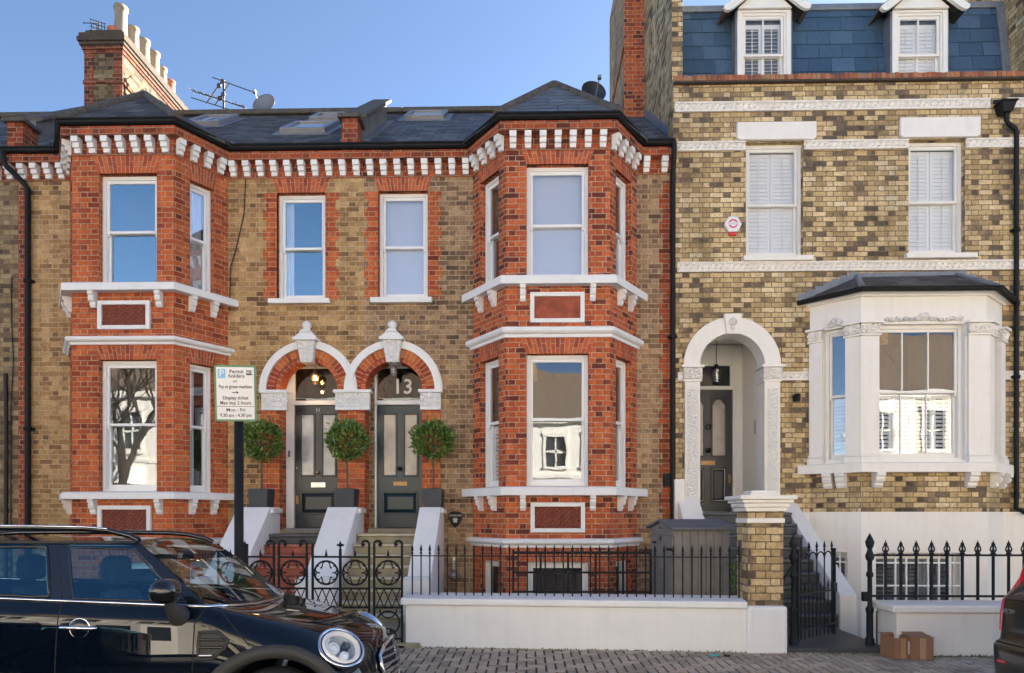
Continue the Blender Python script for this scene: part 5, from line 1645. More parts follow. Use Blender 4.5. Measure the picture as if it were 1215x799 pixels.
# ---- rainwater pipes
HPX = PX(1187, YR); zt2 = rz(119, 1187)
m = MB()
zq = rz(140, 1187)
m.hexa([(HPX - .07, YR - .19, zq), (HPX + .07, YR - .19, zq), (HPX + .07, YR - .02, zq), (HPX - .07, YR - .02, zq), (HPX - .12, YR - .22, zq + .15), (HPX + .12, YR - .22, zq + .15), (HPX + .12, YR - .02, zq + .15), (HPX - .12, YR - .02, zq + .15)])
m.box(HPX - .135, HPX + .135, YR - .235, YR - .02, zq + .15, zq + .18)
m.box(HPX - .12, HPX + .06, YR - .02, YR + .05, zq + .22, zt2)
m.build('rainwater_hopper', M['black_metal'], HR, bevel=.008)
xp = PX(1203, YR)
pipe(HR, [(HPX + .02, YR - .12, zq + .01), (HPX + .02, YR - .11, zq - .1), (HPX + .06, YR - .09, zq - .14), (xp - .03, YR - .07, zq - .22), (xp, YR - .06, zq - .28), (xp, YR - .06, 6.2), (xp, YR - .06, 3.8), (xp, YR - .06, 1.85), (xp - .02, YR - .08, 1.66), (xp + .12, YR - .10, 1.58), (xp + .5, YR - .1, 1.56)], .036, clips=(6.2, 3.8))
pipe(HR, [(XRr + .16, YR - .14, ze - .05), (XRr + .17, YR - .10, ze - .16), (xp - .01, YR - .07, ze - .26)], .03)

# ---- neighbour at the far right edge
HE = thing('brick_house', 'sooty yellow brick house cut off by the right edge, beyond the right downpipe', 'house', (X1R + 2.5, 0, 0))
m = MB(); m.panel(FR_, X1R + .001, X1R + 5, ZPLINTH, ZTOPW, thick=.3); m.build('wall', M['stock_right'], HE)
m = MB(); m.panel(F((0, YR - .012)), X1R + .001, X1R + 5, ZBOT, ZPLINTH - .002, thick=.3); m.build('rendered_base', M['cream'], HE)
coping(HE, X1R, X1R + 5)
for b_ in (b1, b2, b3, b4): band(HE, X1R + .001, X1R + 5, *b_)
# ------------------------------------------------------------------ stairs and their side walls
def steps(label, x0, x1, ytop, ztop, zbot, n, run, mat, land_mat=None, nosing=.025):
    root = thing('front_steps', label, 'steps', ((x0 + x1) / 2, ytop - run * n / 2, zbot))
    rise = (ztop - zbot) / n
    for k in range(n):
        z1 = ztop - k * rise
        y0 = ytop - k * run
        m = MB()
        m.box(x0, x1, y0 - run, -.02 if k == 0 else y0 + .02, z1 - rise - .0, z1 - .045)
        mt = land_mat if (land_mat and k == 0) else mat
        so = m.build('step', M[mt], root, bevel=.012)
        MB().box(x0, x1, y0 - run - nosing, -.02 if k == 0 else y0 + .02, z1 - .042, z1).build('nosing', M[{'stone': 'stone_edge', 'tile_red': 'tile_edge', 'slab_dark': 'slab_edge'}[mt]], so, bevel=.01)
    return root
ZLAND = DZ - .07
xw = dict(a0=PX(286, -.3), a1=PX(326, -.3), b0=PX(390, -.3), b1=PX(428, -.3), c0=PX(498, -.3), c1=PX(524.5, -.3))
steps('flight of red tiled steps with a dark top landing up to the charcoal door', xw['a1'] - .01, xw['b0'] + .01, -.30, ZLAND, 0, 8, .205, 'tile_red', 'slab_dark')
steps('flight of mossy pale stone steps up to the teal door', xw['b1'] - .01, xw['c0'] + .01, -.30, ZLAND + .01, 0, 8, .205, 'stone')
ZPL = PZ(410, 602, -.4)
def stair_wall(label, x0, x1, mat='white', yp=-.44, zp=None, y1=-1.72, z1=.52, foot=True, name='stair_wall'):
    zp = ZPL if zp is None else zp
    m = MB()
    prof = [(.0, -.3), (.0, zp), (yp, zp), (y1, z1), (y1, -.3)]
    n = len(prof)
    vs = [(x0, y, z) for y, z in prof] + [(x1, y, z) for y, z in prof]
    m.add(vs, [tuple(range(n)), tuple(range(2 * n - 1, n - 1, -1))] + [(i, n + i, n + (i + 1) % n, (i + 1) % n) for i in range(n)])
    if foot:
        m.box(x0 - .035, x1 + .035, y1 - .16, y1 + .10, -.3, z1 + .12)
        m.box(x0 + .0, x1 - .0, y1 - .12, y1 + .06, z1 + .121, z1 + .15)
    if yp < -.2:
        m.box(x0 + .02, x1 + .045, yp + .02, .0, zp - .10, zp - .02)
    return tag(m.build(name, M[mat], bevel=.012), label, 'stair wall')
stair_wall('sloping white stair wall left of the red tiled steps', xw['a0'], xw['a1'] - .02)
stair_wall('sloping white stair wall between the red steps and the stone steps', xw['b0'] + .02, xw['b1'] - .02)
stair_wall('sloping white stair wall right of the pale stone steps', xw['c0'] + .02, xw['c1'])
# right house
xs0, xs1 = PX(829, -.2), 4.20
steps('dark slate steps climbing from the open iron gate to the white porch', xs0, xs1, -.30, DZR - .01, .03, 9, .20, 'slab_dark')
stair_wall('sloping cream stair wall right of the dark steps, ending in a square post', xs1 + .01, xs1 + .235, 'cream', yp=-.12, zp=PZ(935, 597, -.1), y1=-2.12, z1=.47, foot=False)
o = stair_wall('short cream stair wall left of the porch, half hidden by the timber bin store', PX(803, -.1), PX(829, -.1) - .01, 'cream', yp=-.12, zp=PZ(815, 591, -.1), y1=-1.8, z1=.45, foot=False)
MB().box(PX(801, -.2), PX(813, -.2), -.18, .0, 1.0, PZ(806, 569, -.15)).build('plinth_block', M['cream'], o, bevel=.01)
# forecourts
def slab(name, label, x0, x1, y0, y1, z0, z1, mat):
    o = MB().box(x0, x1, y0, y1, z0, z1).build(name, M[mat], bevel=.01)
    return tag(o, kind='structure')
slab('path', '', PX(240, -3.4), PX(482, -3.38), -3.46, -1.0, -.99, .035, 'stone')
slab('path', '', 1.25, 3.06, -3.2, -1.6, -.99, .02, 'concrete')
slab('path', '', PX(935, -3.62), 4.10, -3.62, -2.2, -.99, .05, 'slab_dark')

# ------------------------------------------------------------------ garden walls
GA, GB = (PX(481, -3.38), -3.38), (PX(886, -3.62), -3.62)
angG = atan2(GB[1] - GA[1], GB[0] - GA[0]); LG = sqrt((GB[0] - GA[0]) ** 2 + (GB[1] - GA[1]) ** 2)
FG = F(GA, angG)
o = MB().fbox(FG, .0, LG, -.03, .50, -.26, 0).build('garden_wall', M['white'], bevel=.012)
tag(o, 'long low white rendered garden wall in front of the red brick bay', 'garden wall')
m = MB()
P = FG.P
m.hexa([P(-.05, .05, .495), P(LG + .0, .05, .495), P(LG + .0, -.30, .495), P(-.05, -.30, .495), P(-.05, .05, .575), P(LG, .05, .575), P(LG, -.30, .61), P(-.05, -.30, .61)])
m.build('coping', M['white'], o, bevel=.018)
# brick gate pier
px0, px1 = PX(888, -3.62), PX(930.5, -3.62)
FP_ = F((px0, -3.62))
pw = px1 - px0
pier = thing('gate_pier', 'square sooty brick gate pier with white moulded cap beside the dark steps', 'gate pier', (px0 + pw / 2, -3.4, 0))
zc_ = lambda py: PZ(908, py, -3.62)
MB().box(px0, px1, -3.60, -3.60 + .40, .3, zc_(606)).build('brick_shaft', M['stock_right'], pier, bevel=.006)
MB().box(px0 - .025, px1 + .03, -3.66, -3.60 + .42, -.03, zc_(719)).build('rendered_foot', M['white'], pier, bevel=.035)
m = MB()
m.box(px0 - .012, px1 + .012, -3.615, -3.19, zc_(621), zc_(615))
for (e, za, zb) in ((.03, 607, 602), (.055, 602, 597), (.085, 597, 593), (.115, 593, 588), (-.04, 588, 585)):
    m.box(px0 - e, px1 + e, -3.60 - e, -3.20 + e, zc_(za) + .0005, zc_(zb))
m.build('moulded_cap', M['cream'], pier, bevel=.008)
MB().box(px0 + .06, px1 - .06, -3.54, -3.26, zc_(585) + .001, zc_(585) + .03).build('cap_top', M['cream'], pier, bevel=.008)
# right garden wall
o = MB().box(4.075, 9.5, -3.76, -3.34, -.03, .47).build('garden_wall', M['cream'], bevel=.012)
tag(o, 'low cream garden wall behind the dark parked car and cardboard boxes', 'garden wall')
MB().box(4.01, 9.5, -3.80, -3.29, .471, .555).build('coping', M['cream'], o, bevel=.02)

# ------------------------------------------------------------------ railings
def spear_mesh(h0, h1, r, mat, kind='spear', name='bar'):
    m = MB()
    m.lathe([(r, h0), (r, h1 - .10)], (0, 0, 0), 8)
    if kind == 'spear':
        m.lathe([(r, h1 - .125), (r * 1.7, h1 - .115), (r * 1.7, h1 - .105), (r * .9, h1 - .095), (r * 1.9, h1 - .075), (r * 1.3, h1 - .04), (0, h1)], (0, 0, 0), 8)
    else:
        z = h1 - .15
        m.lathe([(r, z - .02), (r * 1.7, z - .01), (r * 1.7, z + .01), (r * .9, z + .02)], (0, 0, 0), 8)
        for s in (-1, 1):                                # two curled side leaves
            pts = [(0, 0, z + .02), (s * .022, 0, z + .025), (s * .034, 0, z + .05), (s * .024, 0, z + .085), (s * .008, 0, z + .10)]
            m.tube(pts, .008, 6)
        m.lathe([(r * .7, z), (r * .6, z + .08), (r * 1.15, z + .10), (r * 1.25, z + .115), (r * .5, z + .135), (0, z + .165)], (0, 0, 0), 8)
    return m.mesh(name, mat)
def bar_rail(m, a, b, z, w_, h_):
    a, b = Vector(a), Vector(b)
    t = (b - a).normalized(); n = Vector((t.y, -t.x)) * w_ / 2
    m.hexa([(a.x + n.x, a.y + n.y, z - h_ / 2), (b.x + n.x, b.y + n.y, z - h_ / 2), (b.x - n.x, b.y - n.y, z - h_ / 2), (a.x - n.x, a.y - n.y, z - h_ / 2),
            (a.x + n.x, a.y + n.y, z + h_ / 2), (b.x + n.x, b.y + n.y, z + h_ / 2), (b.x - n.x, b.y - n.y, z + h_ / 2), (a.x - n.x, a.y - n.y, z + h_ / 2)])
r1 = thing('railing', 'black spear-topped railing along the long white garden wall', 'railing', (0, -3.6, .6))
dG = -.14
pa, pb = FG.P(.02, dG, 0), FG.P(LG - .02, dG, 0)
m = MB(); bar_rail(m, pa[:2], pb[:2], PZ(680, 660.5, -3.36), .03, .012); m.build('top_rail', M['iron'], r1)
sp_m = spear_mesh(.58, PZ(680, 646, -3.36), .0085, M['iron'])
n = int(LG / .1055)
for i in range(n):
    p = FG.P(.05 + i * (LG - .1) / (n - 1), dG, 0); inst(sp_m, 'bar', r1, TR(p[0], p[1], 0, angG))
# guard round the basement area
yg = -2.55
r2 = thing('railing', 'plain three-rail black guard in front of the basement bay window', 'railing', (1, yg, 0))
ga, gb = PX(609, yg), PX(772, yg)
m = MB()
for py, hh in ((656, .035), (679.5, .025), (702.5, .025)): m.box(ga, gb, yg - .012, yg + .012, PZ(680, py, yg) - hh / 2, PZ(680, py, yg) + hh / 2)
m.build('rail', M['iron'], r2)
for i in range(6):
    x = ga + (gb - ga) * i / 5
    m = MB(); m.box(x - .014, x + .014, yg - .014, yg + .014, -1.0, PZ(680, 652 if i in (0, 5) else 656, yg)); m.build('post', M['iron'], r2)
for x in (ga, gb):
    pass
# right railing with trefoil heads
r3 = thing('railing', 'black railing with leafy finials on the low cream wall', 'railing', (6, -3.5, .5))
yr3 = -3.42
xpost = PX(1032, yr3)
m = MB(); m.box(xpost, 9.4, yr3 - .006, yr3 + .006, PZ(1100, 659, yr3) - .012, PZ(1100, 659, yr3) + .012); m.build('top_rail', M['iron_green'], r3)
m = MB(); m.box(xpost, 9.4, yr3 - .007, yr3 + .007, PZ(1100, 707.5, yr3) - .013, PZ(1100, 707.5, yr3) + .013); m.build('bottom_rail', M['iron_green'], r3)
fm_ = spear_mesh(PZ(1100, 711, yr3) - .01, PZ(1100, 642, yr3), .0165, M['iron_green'], 'leaf')
dxb = PX(1068.7, yr3) - PX(1050.5, yr3)
for i in range(28): inst(fm_, 'bar', r3, TR(PX(1050.7, yr3) + i * dxb, yr3, 0))
def gate_post_mesh(h, r):
    return MB().lathe([(r * 1.9, .0), (r * 1.9, .12), (r * 1.4, .14), (r * 1.4, .42), (r * 1.7, .44), (r * 1.7, .47), (r, .50), (r * .95, h - .52), (r * 1.5, h - .50), (r * 1.5, h - .47), (r, h - .45), (r, h - .33),
                       (r * 1.6, h - .31), (r * 1.9, h - .27), (r * 1.2, h - .22), (r * .9, h - .19), (r * 1.5, h - .16), (r * 1.9, h - .11), (r * 1.1, h - .06), (r * .5, h - .03), (0, h)], (0, 0, 0), 12).mesh('post', M['iron_green'])
hp = PZ(1032, 632, yr3)
gp = inst(gate_post_mesh(hp, .026), 'gate_post', None, TR(xpost, yr3, 0)); tag(gp, 'slender turned iron gate post at the end of the leafy railing', 'gate post')
MB().box(xpost - .085, xpost - .02, yr3 - .03, yr3 + .03, PZ(1025, 713.5, yr3), PZ(1025, 702.5, yr3)).build('latch_box', M['iron_green'], gp, bevel=.006)
xh = PX(941.5, -3.42)
gp2 = inst(gate_post_mesh(PZ(941, 633, -3.42), .026), 'gate_post', None, TR(xh, -3.42, 0)); tag(gp2, 'slender turned iron gate post beside the brick pier', 'gate post')
MB().tube([(xh - .02, -3.42, .95), (xh - .1, -3.40, .82), (xh - .13, -3.39, .55), (xh - .14, -3.38, .2)], .012, 6).build('bracing_scroll', M['iron_green'], gp2)
# open gate leaf
gl_ = thing('garden_gate', 'black iron gate with spear finials standing open against the dark steps', 'gate', (xh + .05, -3.42, .08))
angl = radians(40); Lg = .90
FGt = F((xh + .045, -3.42), angl)
zb_, zt_ = .10, 1.02
m = MB()
m.fbox(FGt, 0, Lg, zb_ + .10, zb_ + .12, -.010, .010); m.fbox(FGt, 0, Lg, .615, .635, -.010, .010)
m.fbox(FGt, 0, .03, zb_ - .02, 1.14, -.015, .015); m.fbox(FGt, Lg - .03, Lg, zb_ - .02, 1.14, -.015, .015)
m.build('frame', M['iron_green'], gl_)
fb = spear_mesh(zb_, 1.24, .0085, M['iron_green'])
fb2 = spear_mesh(zb_, .76, .0065, M['iron_green'])
for i in range(5):
    p = FGt.P(.08 + i * (Lg - .16) / 4, 0, 0); inst(fb, 'bar', gl_, TR(p[0], p[1], 0, angl))
for i in range(4):
    p = FGt.P(.08 + (i + .5) * (Lg - .16) / 4, 0, 0); inst(fb2, 'short_bar', gl_, TR(p[0], p[1], 0, angl))
m = MB()
for i in range(4):
    a = .08 + i * (Lg - .16) / 4; b = .08 + (i + 1) * (Lg - .16) / 4
    m.tube([FGt.P(a + (b - a) * (.5 - .5 * cos(pi * t / 8)), 0, 1.02 + .085 * sin(pi * t / 8)) for t in range(9)], .009, 6)
m.build('arched_tracery', M['iron_green'], gl_)
MB().fbox(FGt, Lg - .07, Lg + .03, .60, .71, -.02, .02).build('lock_box', M['iron_green'], gl_, bevel=.006)

# ------------------------------------------------------------------ scrolled gates and panels of houses 11 and 13
YGt = -3.36
zt_g = lambda py: PZ(400, py, YGt)
Z_TOP, Z_RING, Z_LOW, Z_MID, Z_BOT = zt_g(661), zt_g(680), zt_g(698.5), zt_g(721), .06
def iron_panel(w_):
    """One scrolled leaf, x from 0 to w_, made in its own space."""
    m = MB()
    for z in (Z_TOP, Z_LOW, Z_MID, Z_BOT + .03): m.box(.0, w_, -.010, .010, z - .011, z + .011)
    c = w_ / 2
    R_ = min((Z_TOP - Z_LOW) / 2 - .012, w_ / 2 - .022)
    circ = lambda x, z, r, a0=0, a1=2 * pi, n=28: [(x + r * cos(a0 + (a1 - a0) * t / n), 0, z + r * sin(a0 + (a1 - a0) * t / n)) for t in range(n + 1)]
    m.tube(circ(c, (Z_TOP + Z_LOW) / 2, R_)[:-1], .0115, 6, closed=True)
    zr = (Z_TOP + Z_LOW) / 2; q = R_ * .42
    for sx in (-1, 1):
        for sz in (-1, 1):
            # cusped quatrefoil lobes ending in little knops
            m.tube(circ(c + sx * q * 1.0, zr + sz * q * .0, R_ * .42, 0, 1, 1)[:0] or circ(c + sx * R_ * .62, zr + sz * R_ * .28, R_ * .30, pi * (.5 if sx > 0 else .5), pi * (.5 - sx * 1.1), 12), .008, 5)
            m.tube(circ(c, zr + sz * R_ * .62, R_ * .34, pi * .5 * sz, pi * .5 * sz + sx * sz * -pi * .62, 10), .008, 5)
            m.lathe([(0, -.016), (.016, 0), (0, .016)], (c + sx * R_ * .42, 0, zr + sz * R_ * .42), 8)
    nx = 3
    for i in range(nx):
        a, b = .02 + (w_ - .04) * i / nx, .02 + (w_ - .04) * (i + 1) / nx
        m.tube([(a, 0, Z_LOW), (b, 0, Z_MID)], .007, 5); m.tube([(b, 0, Z_LOW), (a, 0, Z_MID)], .007, 5)
    m.tube(circ(c, (Z_MID + Z_BOT) / 2 + .02, min(w_ / 2 - .03, (Z_MID - Z_BOT) / 2 - .04))[:-1], .0105, 6, closed=True)
    m.tube(circ(c, Z_MID - .02, w_ * .3, pi, 2 * pi, 14), .009, 6)
    m.tube(circ(c, Z_BOT + .05, w_ * .3, 0, pi, 14), .009, 6)
    for sx in (-1, 1): m.lathe([(0, -.022), (.022, 0), (0, .022)], (c + sx * .035, 0, (Z_MID + Z_BOT) / 2 - .08), 8)
    m.lathe([(.009, Z_TOP), (.016, Z_TOP + .02), (.013, Z_TOP + .04), (0, Z_TOP + .10)], (c, 0, 0), 8)
    return m.mesh('scrollwork', M['iron'])
def stile(curl):
    m = MB()
    zt_ = zt_g(645.5)
    m.box(-.012, .012, -.012, .012, .04, zt_)
    if curl:
        pts = [(0, 0, zt_ - .02)] + [(curl * (.042 - .042 * cos(a)), 0, zt_ + .036 * sin(a)) for a in [pi * t / 10 for t in range(0, 14)]]
        m.tube(pts, .013, 7)
        m.lathe([(0, -.02), (.02, 0), (0, .02)], (curl * .062, 0, zt_ - .008), 8)
    return m.mesh('stile', M['iron'])
ST = {c: stile(c) for c in (-1, 0, 1)}
def gate(label, name, cat, pa, pb, ca, cb, group=None):
    a, b = PX(pa, YGt), PX(pb, YGt)
    root = thing(name, label, cat, (a, YGt, .04), group)
    inst(iron_panel(b - a), 'scrollwork', root, TR(a, YGt, 0))
    for c_, x_ in ((ca, a), (cb, b)):
        if c_ is not None: inst(ST[c_], 'stile', root, TR(x_, YGt, 0))
    return root
gate('fixed scrolled iron panel left of the red steps gate, part hidden by the car', 'railing', 'railing', 259, 288, 0, 0)
gate('left leaf of the scrolled iron gate to the red steps', 'garden_gate', 'gate', 293, 325, 0, -1)
gate('right leaf of the scrolled iron gate to the red steps', 'garden_gate', 'gate', 331, 364, 1, -1)
gate('fixed scrolled iron panel between the two garden gates', 'railing', 'railing', 371, 403, 0, None)
gate('left leaf of the scrolled iron gate to the pale stone steps', 'garden_gate', 'gate', 404.5, 438, None, -1)
gate('right leaf of the scrolled iron gate to the pale stone steps, against the white wall', 'garden_gate', 'gate', 444, 477, 1, -1)
def finial_post(px, label):
    x = PX(px, YGt); z = zt_g(654)
    m = MB(); m.box(-.014, .014, -.014, .014, .0, z)
    m.lathe([(.012, z), (.022, z + .012), (.010, z + .025), (.012, z + .05), (.026, z + .07), (.014, z + .09), (0, z + .125)], (0, 0, 0), 10)
    m.lathe([(0, -.05), (.014, -.03), (.014, .03), (0, .05)], (0, 0, z + .07), 8, M=Matrix.Rotation(pi / 2, 4, 'Y'))
    tag(m.build('gate_post', M['iron'], M=TR(x, YGt, 0)), label, 'gate post')
finial_post(290.5, 'iron post with leafy finial left of the gate to the red steps')
finial_post(403.8, 'iron post with leafy finial between the two pairs of scrolled gates')
x = PX(479, YGt) + .0
# low threshold stone at the end of the white wall
o = MB().box(PX(470, -3.44), PX(500, -3.44) - .02, -3.46, -3.30, -.03, .05).build('doorstep_stone', M['stone'], bevel=.01)
tag(o, 'small mossy kerb stone at the left end of the long white wall', 'stone')

# ------------------------------------------------------------------ clipped bay trees in planters
def bay_tree():
    root = thing('potted_bay_tree', 'x', 'potted tree', (0, 0, 0))
    m = MB(); a, b = .148, .165; hh = .30
    m.hexa([(-a, -a, 0), (a, -a, 0), (a, a, 0), (-a, a, 0), (-b, -b, hh), (b, -b, hh), (b, b, hh), (-b, b, hh)])
    pl = m.build('planter', M['planter'], root, bevel=.008)
    MB().box(-b + .02, b - .02, -b + .02, b - .02, hh - .03, hh + .004).build('soil', M['soil'], pl)
    rr = random.Random(5)
    MB().tube([(0, 0, .28), (.008, 0, .5), (-.006, .005, .7), (.004, 0, .95), (0, 0, 1.1)], .016, 7).build('trunk', M['bark'], root)
    m = MB()
    zc, R_ = 1.10, .325
    for i in range(9):
        a_ = rr.uniform(0, 2 * pi); e_ = rr.uniform(-.2, 1.2)
        m.tube([(0, 0, .95), (cos(a_) * .1, sin(a_) * .1, 1.02 + .1 * e_), (cos(a_) * .24, sin(a_) * .24, 1.08 + .16 * e_)], .006, 5)
    m.build('branches', M['bark'], root)
    m = MB()
    for i in range(1700):
        d = Vector((rr.gauss(0, 1), rr.gauss(0, 1), rr.gauss(0, 1))).normalized()
        lump = 1 + .12 * sin(d.x * 5 + 1) * sin(d.y * 4.3) + .10 * sin(d.z * 6 + 2) * cos(d.x * 4)
        rad = R_ * lump * (rr.uniform(.45, 1.0) ** .45) * (1.0 if rr.random() > .03 else 1.25)
        p = Vector((0, 0, zc)) + Vector((d.x * rad, d.y * rad, d.z * rad * .88))
        ax = (d + Vector((rr.uniform(-.9, .9), rr.uniform(-.9, .9), rr.uniform(-.3, 1.0)))).normalized()
        sd_ = ax.cross(Vector((rr.uniform(-1, 1), rr.uniform(-1, 1), rr.uniform(-1, 1)))).normalized()
        L_, Wd = rr.uniform(.05, .10), rr.uniform(.012, .021)
        nn = ax.cross(sd_) * .006
        m.add([p, p + ax * L_ * .5 + sd_ * Wd + nn, p + ax * L_, p + ax * L_ * .5 - sd_ * Wd + nn], [(0, 1, 2, 3)])
    m.build('crown', M['leaf'], root)
    return root
bt = bay_tree()
spots = [(PX(310, -.23), 'clipped round bay tree in a slate planter, half behind the parking sign', 0), (PX(411.5, -.23), 'clipped round bay tree in a slate planter between the charcoal and teal doors', 2.1), (PX(514, -.23), 'clipped round bay tree in a slate planter right of the teal door', 4.0)]
allt = [bt, copy_tree(bt), copy_tree(bt)]
for o, (x, lb, rzv) in zip(allt, spots):
    o.location = (x, -.22, ZPL + .002); tag(o, lb, 'potted tree', 'bay trees by the front doors')
    for ch in [k for k in COL.objects if k.parent == o and k.name.startswith(('crown', 'branches'))]:
        ch.rotation_euler = (0, 0, rzv); ch.scale = {0: (1, 1, 1), 2.1: (.95, .97, 1.02), 4.0: (1.04, .98, .97)}[rzv]
        if rzv: ch.location = (0, 0, {2.1: -.02, 4.0: .03}[rzv])

# ------------------------------------------------------------------ parking sign
sy = -5.12
sx = PX(283.5, sy)
sgn = thing('parking_sign', 'green-bordered permit parking sign on a dark pole behind the navy car', 'sign', (sx, sy, 0))
zs_b, zs_t = PZ(283, 501, sy), PZ(283, 435, sy)
MB().lathe([(.041, -.1), (.041, zs_t - .05), (.0, zs_t - .045)], (sx, sy, 0), 14).build('pole', M['black_metal'], sgn)
SW, SH = .362, zs_t - zs_b
SM = Matrix.Translation((sx - .01, sy - .05, (zs_b + zs_t) / 2)) @ Matrix.Rotation(radians(11), 4, 'Z') @ Matrix.Rotation(radians(-1.2), 4, 'Y')
def rrect(w_, h_, r, n=6):
    pts = []
    for cx_, cz_, a0 in ((w_ / 2 - r, h_ / 2 - r, 0), (-w_ / 2 + r, h_ / 2 - r, pi / 2), (-w_ / 2 + r, -h_ / 2 + r, pi), (w_ / 2 - r, -h_ / 2 + r, 1.5 * pi)):
        pts += [(cx_ + r * cos(a0 + pi / 2 * t / n), cz_ + r * sin(a0 + pi / 2 * t / n)) for t in range(n + 1)]
    return pts
plate = MB().prism(FW, rrect(SW, SH, .022), -.004, .0).build('sign_plate', M['sign_green'], sgn, M=SM)
def on_sign(mb, name, mat): return mb.build(name, M[mat], plate, M=SM)
on_sign(MB().prism(FW, rrect(SW - .036, SH - .036, .006), -.002, .0012), 'white_face', 'sign_white')
def sline(fr_y): return SH / 2 - fr_y * SH
def stext(s, x, fy, size, mat='ink', sxx=1.0, bold=.0006):
    Mx = SM @ Matrix.Translation((x, -.0022, sline(fy))) @ Matrix.Rotation(pi / 2, 4, 'X')
    return text(s, size, M[mat], 'lettering', plate, Mx, .0006, sx=sxx, bold=bold)
stext('Permit', .012, .115, .046); stext('holders', .012, .195, .046); stext('or', -.0, .285, .04)
stext('Pay at green machine', 0, .385, .043, sxx=.78); stext('Display ticket', 0, .585, .044, sxx=.92); stext('Max stay 2 hours', 0, .675, .044, sxx=.88)
stext('Mon - Fri', 0, .80, .044); stext('9.30 am - 4.30 pm', 0, .895, .044, sxx=.85)
on_sign(MB().prism(FW, [(-SW / 2 + .02, sline(.738)), (SW / 2 - .02, sline(.738)), (SW / 2 - .02, sline(.730)), (-SW / 2 + .02, sline(.730))], .001, .0022), 'rule', 'ink')
za_ = sline(.485)
on_sign(MB().prism(FW, [(-.03, za_ - .004), (.008, za_ - .004), (.008, za_ + .004), (-.03, za_ + .004)], .001, .0022).prism(FW, [(.004, za_ - .016), (.030, za_), (.004, za_ + .016), (.012, za_)], .001, .0026), 'arrow', 'ink')
on_sign(MB().prism(FW, [(-SW / 2 + .03, sline(.235)), (-SW / 2 + .098, sline(.235)), (-SW / 2 + .098, sline(.07)), (-SW / 2 + .03, sline(.07))], .001, .0022), 'blue_square', 'sign_blue')
stext('P', -SW / 2 + .064, .15, .085, 'sign_white', bold=.001)
on_sign(MB().prism(FW, [(SW / 2 - .085, sline(.175)), (SW / 2 - .032, sline(.175)), (SW / 2 - .032, sline(.09)), (SW / 2 - .085, sline(.09))], .001, .0022), 'zone_box', 'ink')
stext('W3', SW / 2 - .058, .132, .037, 'sign_white')
m = MB()
for zq in (.12, -.14): m.box(-.06, .06, .004, .012, zq - .014, zq + .014); m.box(-.05, .05, .012, .05, zq - .01, zq + .01)
on_sign(m, 'bracket', 'alu')

# ------------------------------------------------------------------ timber bin store
bx, by = PX(800, -2.98), -2.98
FB = F((bx, by), radians(9))
bs = thing('bin_store', 'grey timber bin store with felt pitched roof behind the spear railing', 'bin store', (bx + .35, by + .4, .02))
BW, BDp, BH = .72, .80, PZ(830, 628, -2.98)
m = MB()
n = 7
for i in range(n):
    a, b = BW * i / n, BW * (i + 1) / n
    m.fbox(FB, a + .003, b - .003, .06, BH, -.02, 0)
m.fbox(FB, 0, BW, .06, BH, -BDp, -.021)
m.build('boarded_box', M['bin_wood'], bs, bevel=.003)
FBs = F(FB.P(0, -BDp, 0), radians(9) - pi / 2)     # its left side, u runs towards the street
hr = .085
m = MB(); m.fbox(FBs, .02, BDp - .02, .10, BH - .10, .003, .022); m.prism(FBs, [(.0, BH - .08), (BDp, BH - .08), (BDp, BH), (BDp / 2, BH + hr), (0, BH)], .0, .02)
dr = m.build('door', M['bin_wood'], bs, bevel=.004)
m = MB()
m.fbox(FBs, .10, .22, BH - .20, BH - .17, .022, .03); m.ring(FBs, BDp / 2, BH - .13, .02, .03, .022, .03, 0, pi * 1.6, 12); m.fbox(FBs, BDp - .18, BDp - .02, BH - .27, BH - .235, .022, .032); m.fbox(FBs, BDp / 2 - .06, BDp / 2 + .06, BH + .0, BH + .012, .02, .028)
m.build('hinge', M['iron'], dr)
m = MB(); P = FBs.P; e = .07
for s in (0, 1):
    u0, u1 = (-e, BDp / 2) if s == 0 else (BDp + e, BDp / 2)
    za, zb = BH - hr * e / (BDp / 2) + .005, BH + hr + .005
    m.hexa([P(u0, .06, za), P(u1, .06, zb), P(u1, -BW - .05, zb), P(u0, -BW - .05, za), P(u0, .06, za + .03), P(u1, .06, zb + .03), P(u1, -BW - .05, zb + .03), P(u0, -BW - .05, za + .03)])
m.build('roof', M['bin_roof'], bs, bevel=.004)
m = MB()
for u in (.05, BW - .05):
    for d in (-.05, -BDp + .05): m.fbox(FB, u - .03, u + .03, .022, .06, d - .03, d + .03)
m.build('foot', M['bin_wood'], bs)
m = MB(); rr = random.Random(2)
pw_ = PX(874, -2.95)
for i in range(60):
    b0 = Vector((pw_ + rr.uniform(-.07, .05), -2.95 + rr.uniform(-.06, .06), rr.uniform(.62, 1.0)))
    ax = Vector((rr.uniform(-1, 1), rr.uniform(-1, 1), rr.uniform(-.2, 1))).normalized(); sdv = ax.cross(Vector((rr.uniform(-1, 1), .3, rr.uniform(-1, 1)))).normalized()
    m.add([b0, b0 + ax * .03 + sdv * .012, b0 + ax * .06, b0 + ax * .03 - sdv * .012], [(0, 1, 2, 3)])
for i in range(5): m.tube([(pw_ + rr.uniform(-.03, .03), -2.95, .02), (pw_ + rr.uniform(-.05, .05), -2.95 + rr.uniform(-.04, .04), .6), (pw_ + rr.uniform(-.07, .05), -2.95, .95)], .004, 4)
tag(m.build('shrub', M['leaf']), 'sparse little green shrub between the bin store and the brick pier', 'plant')

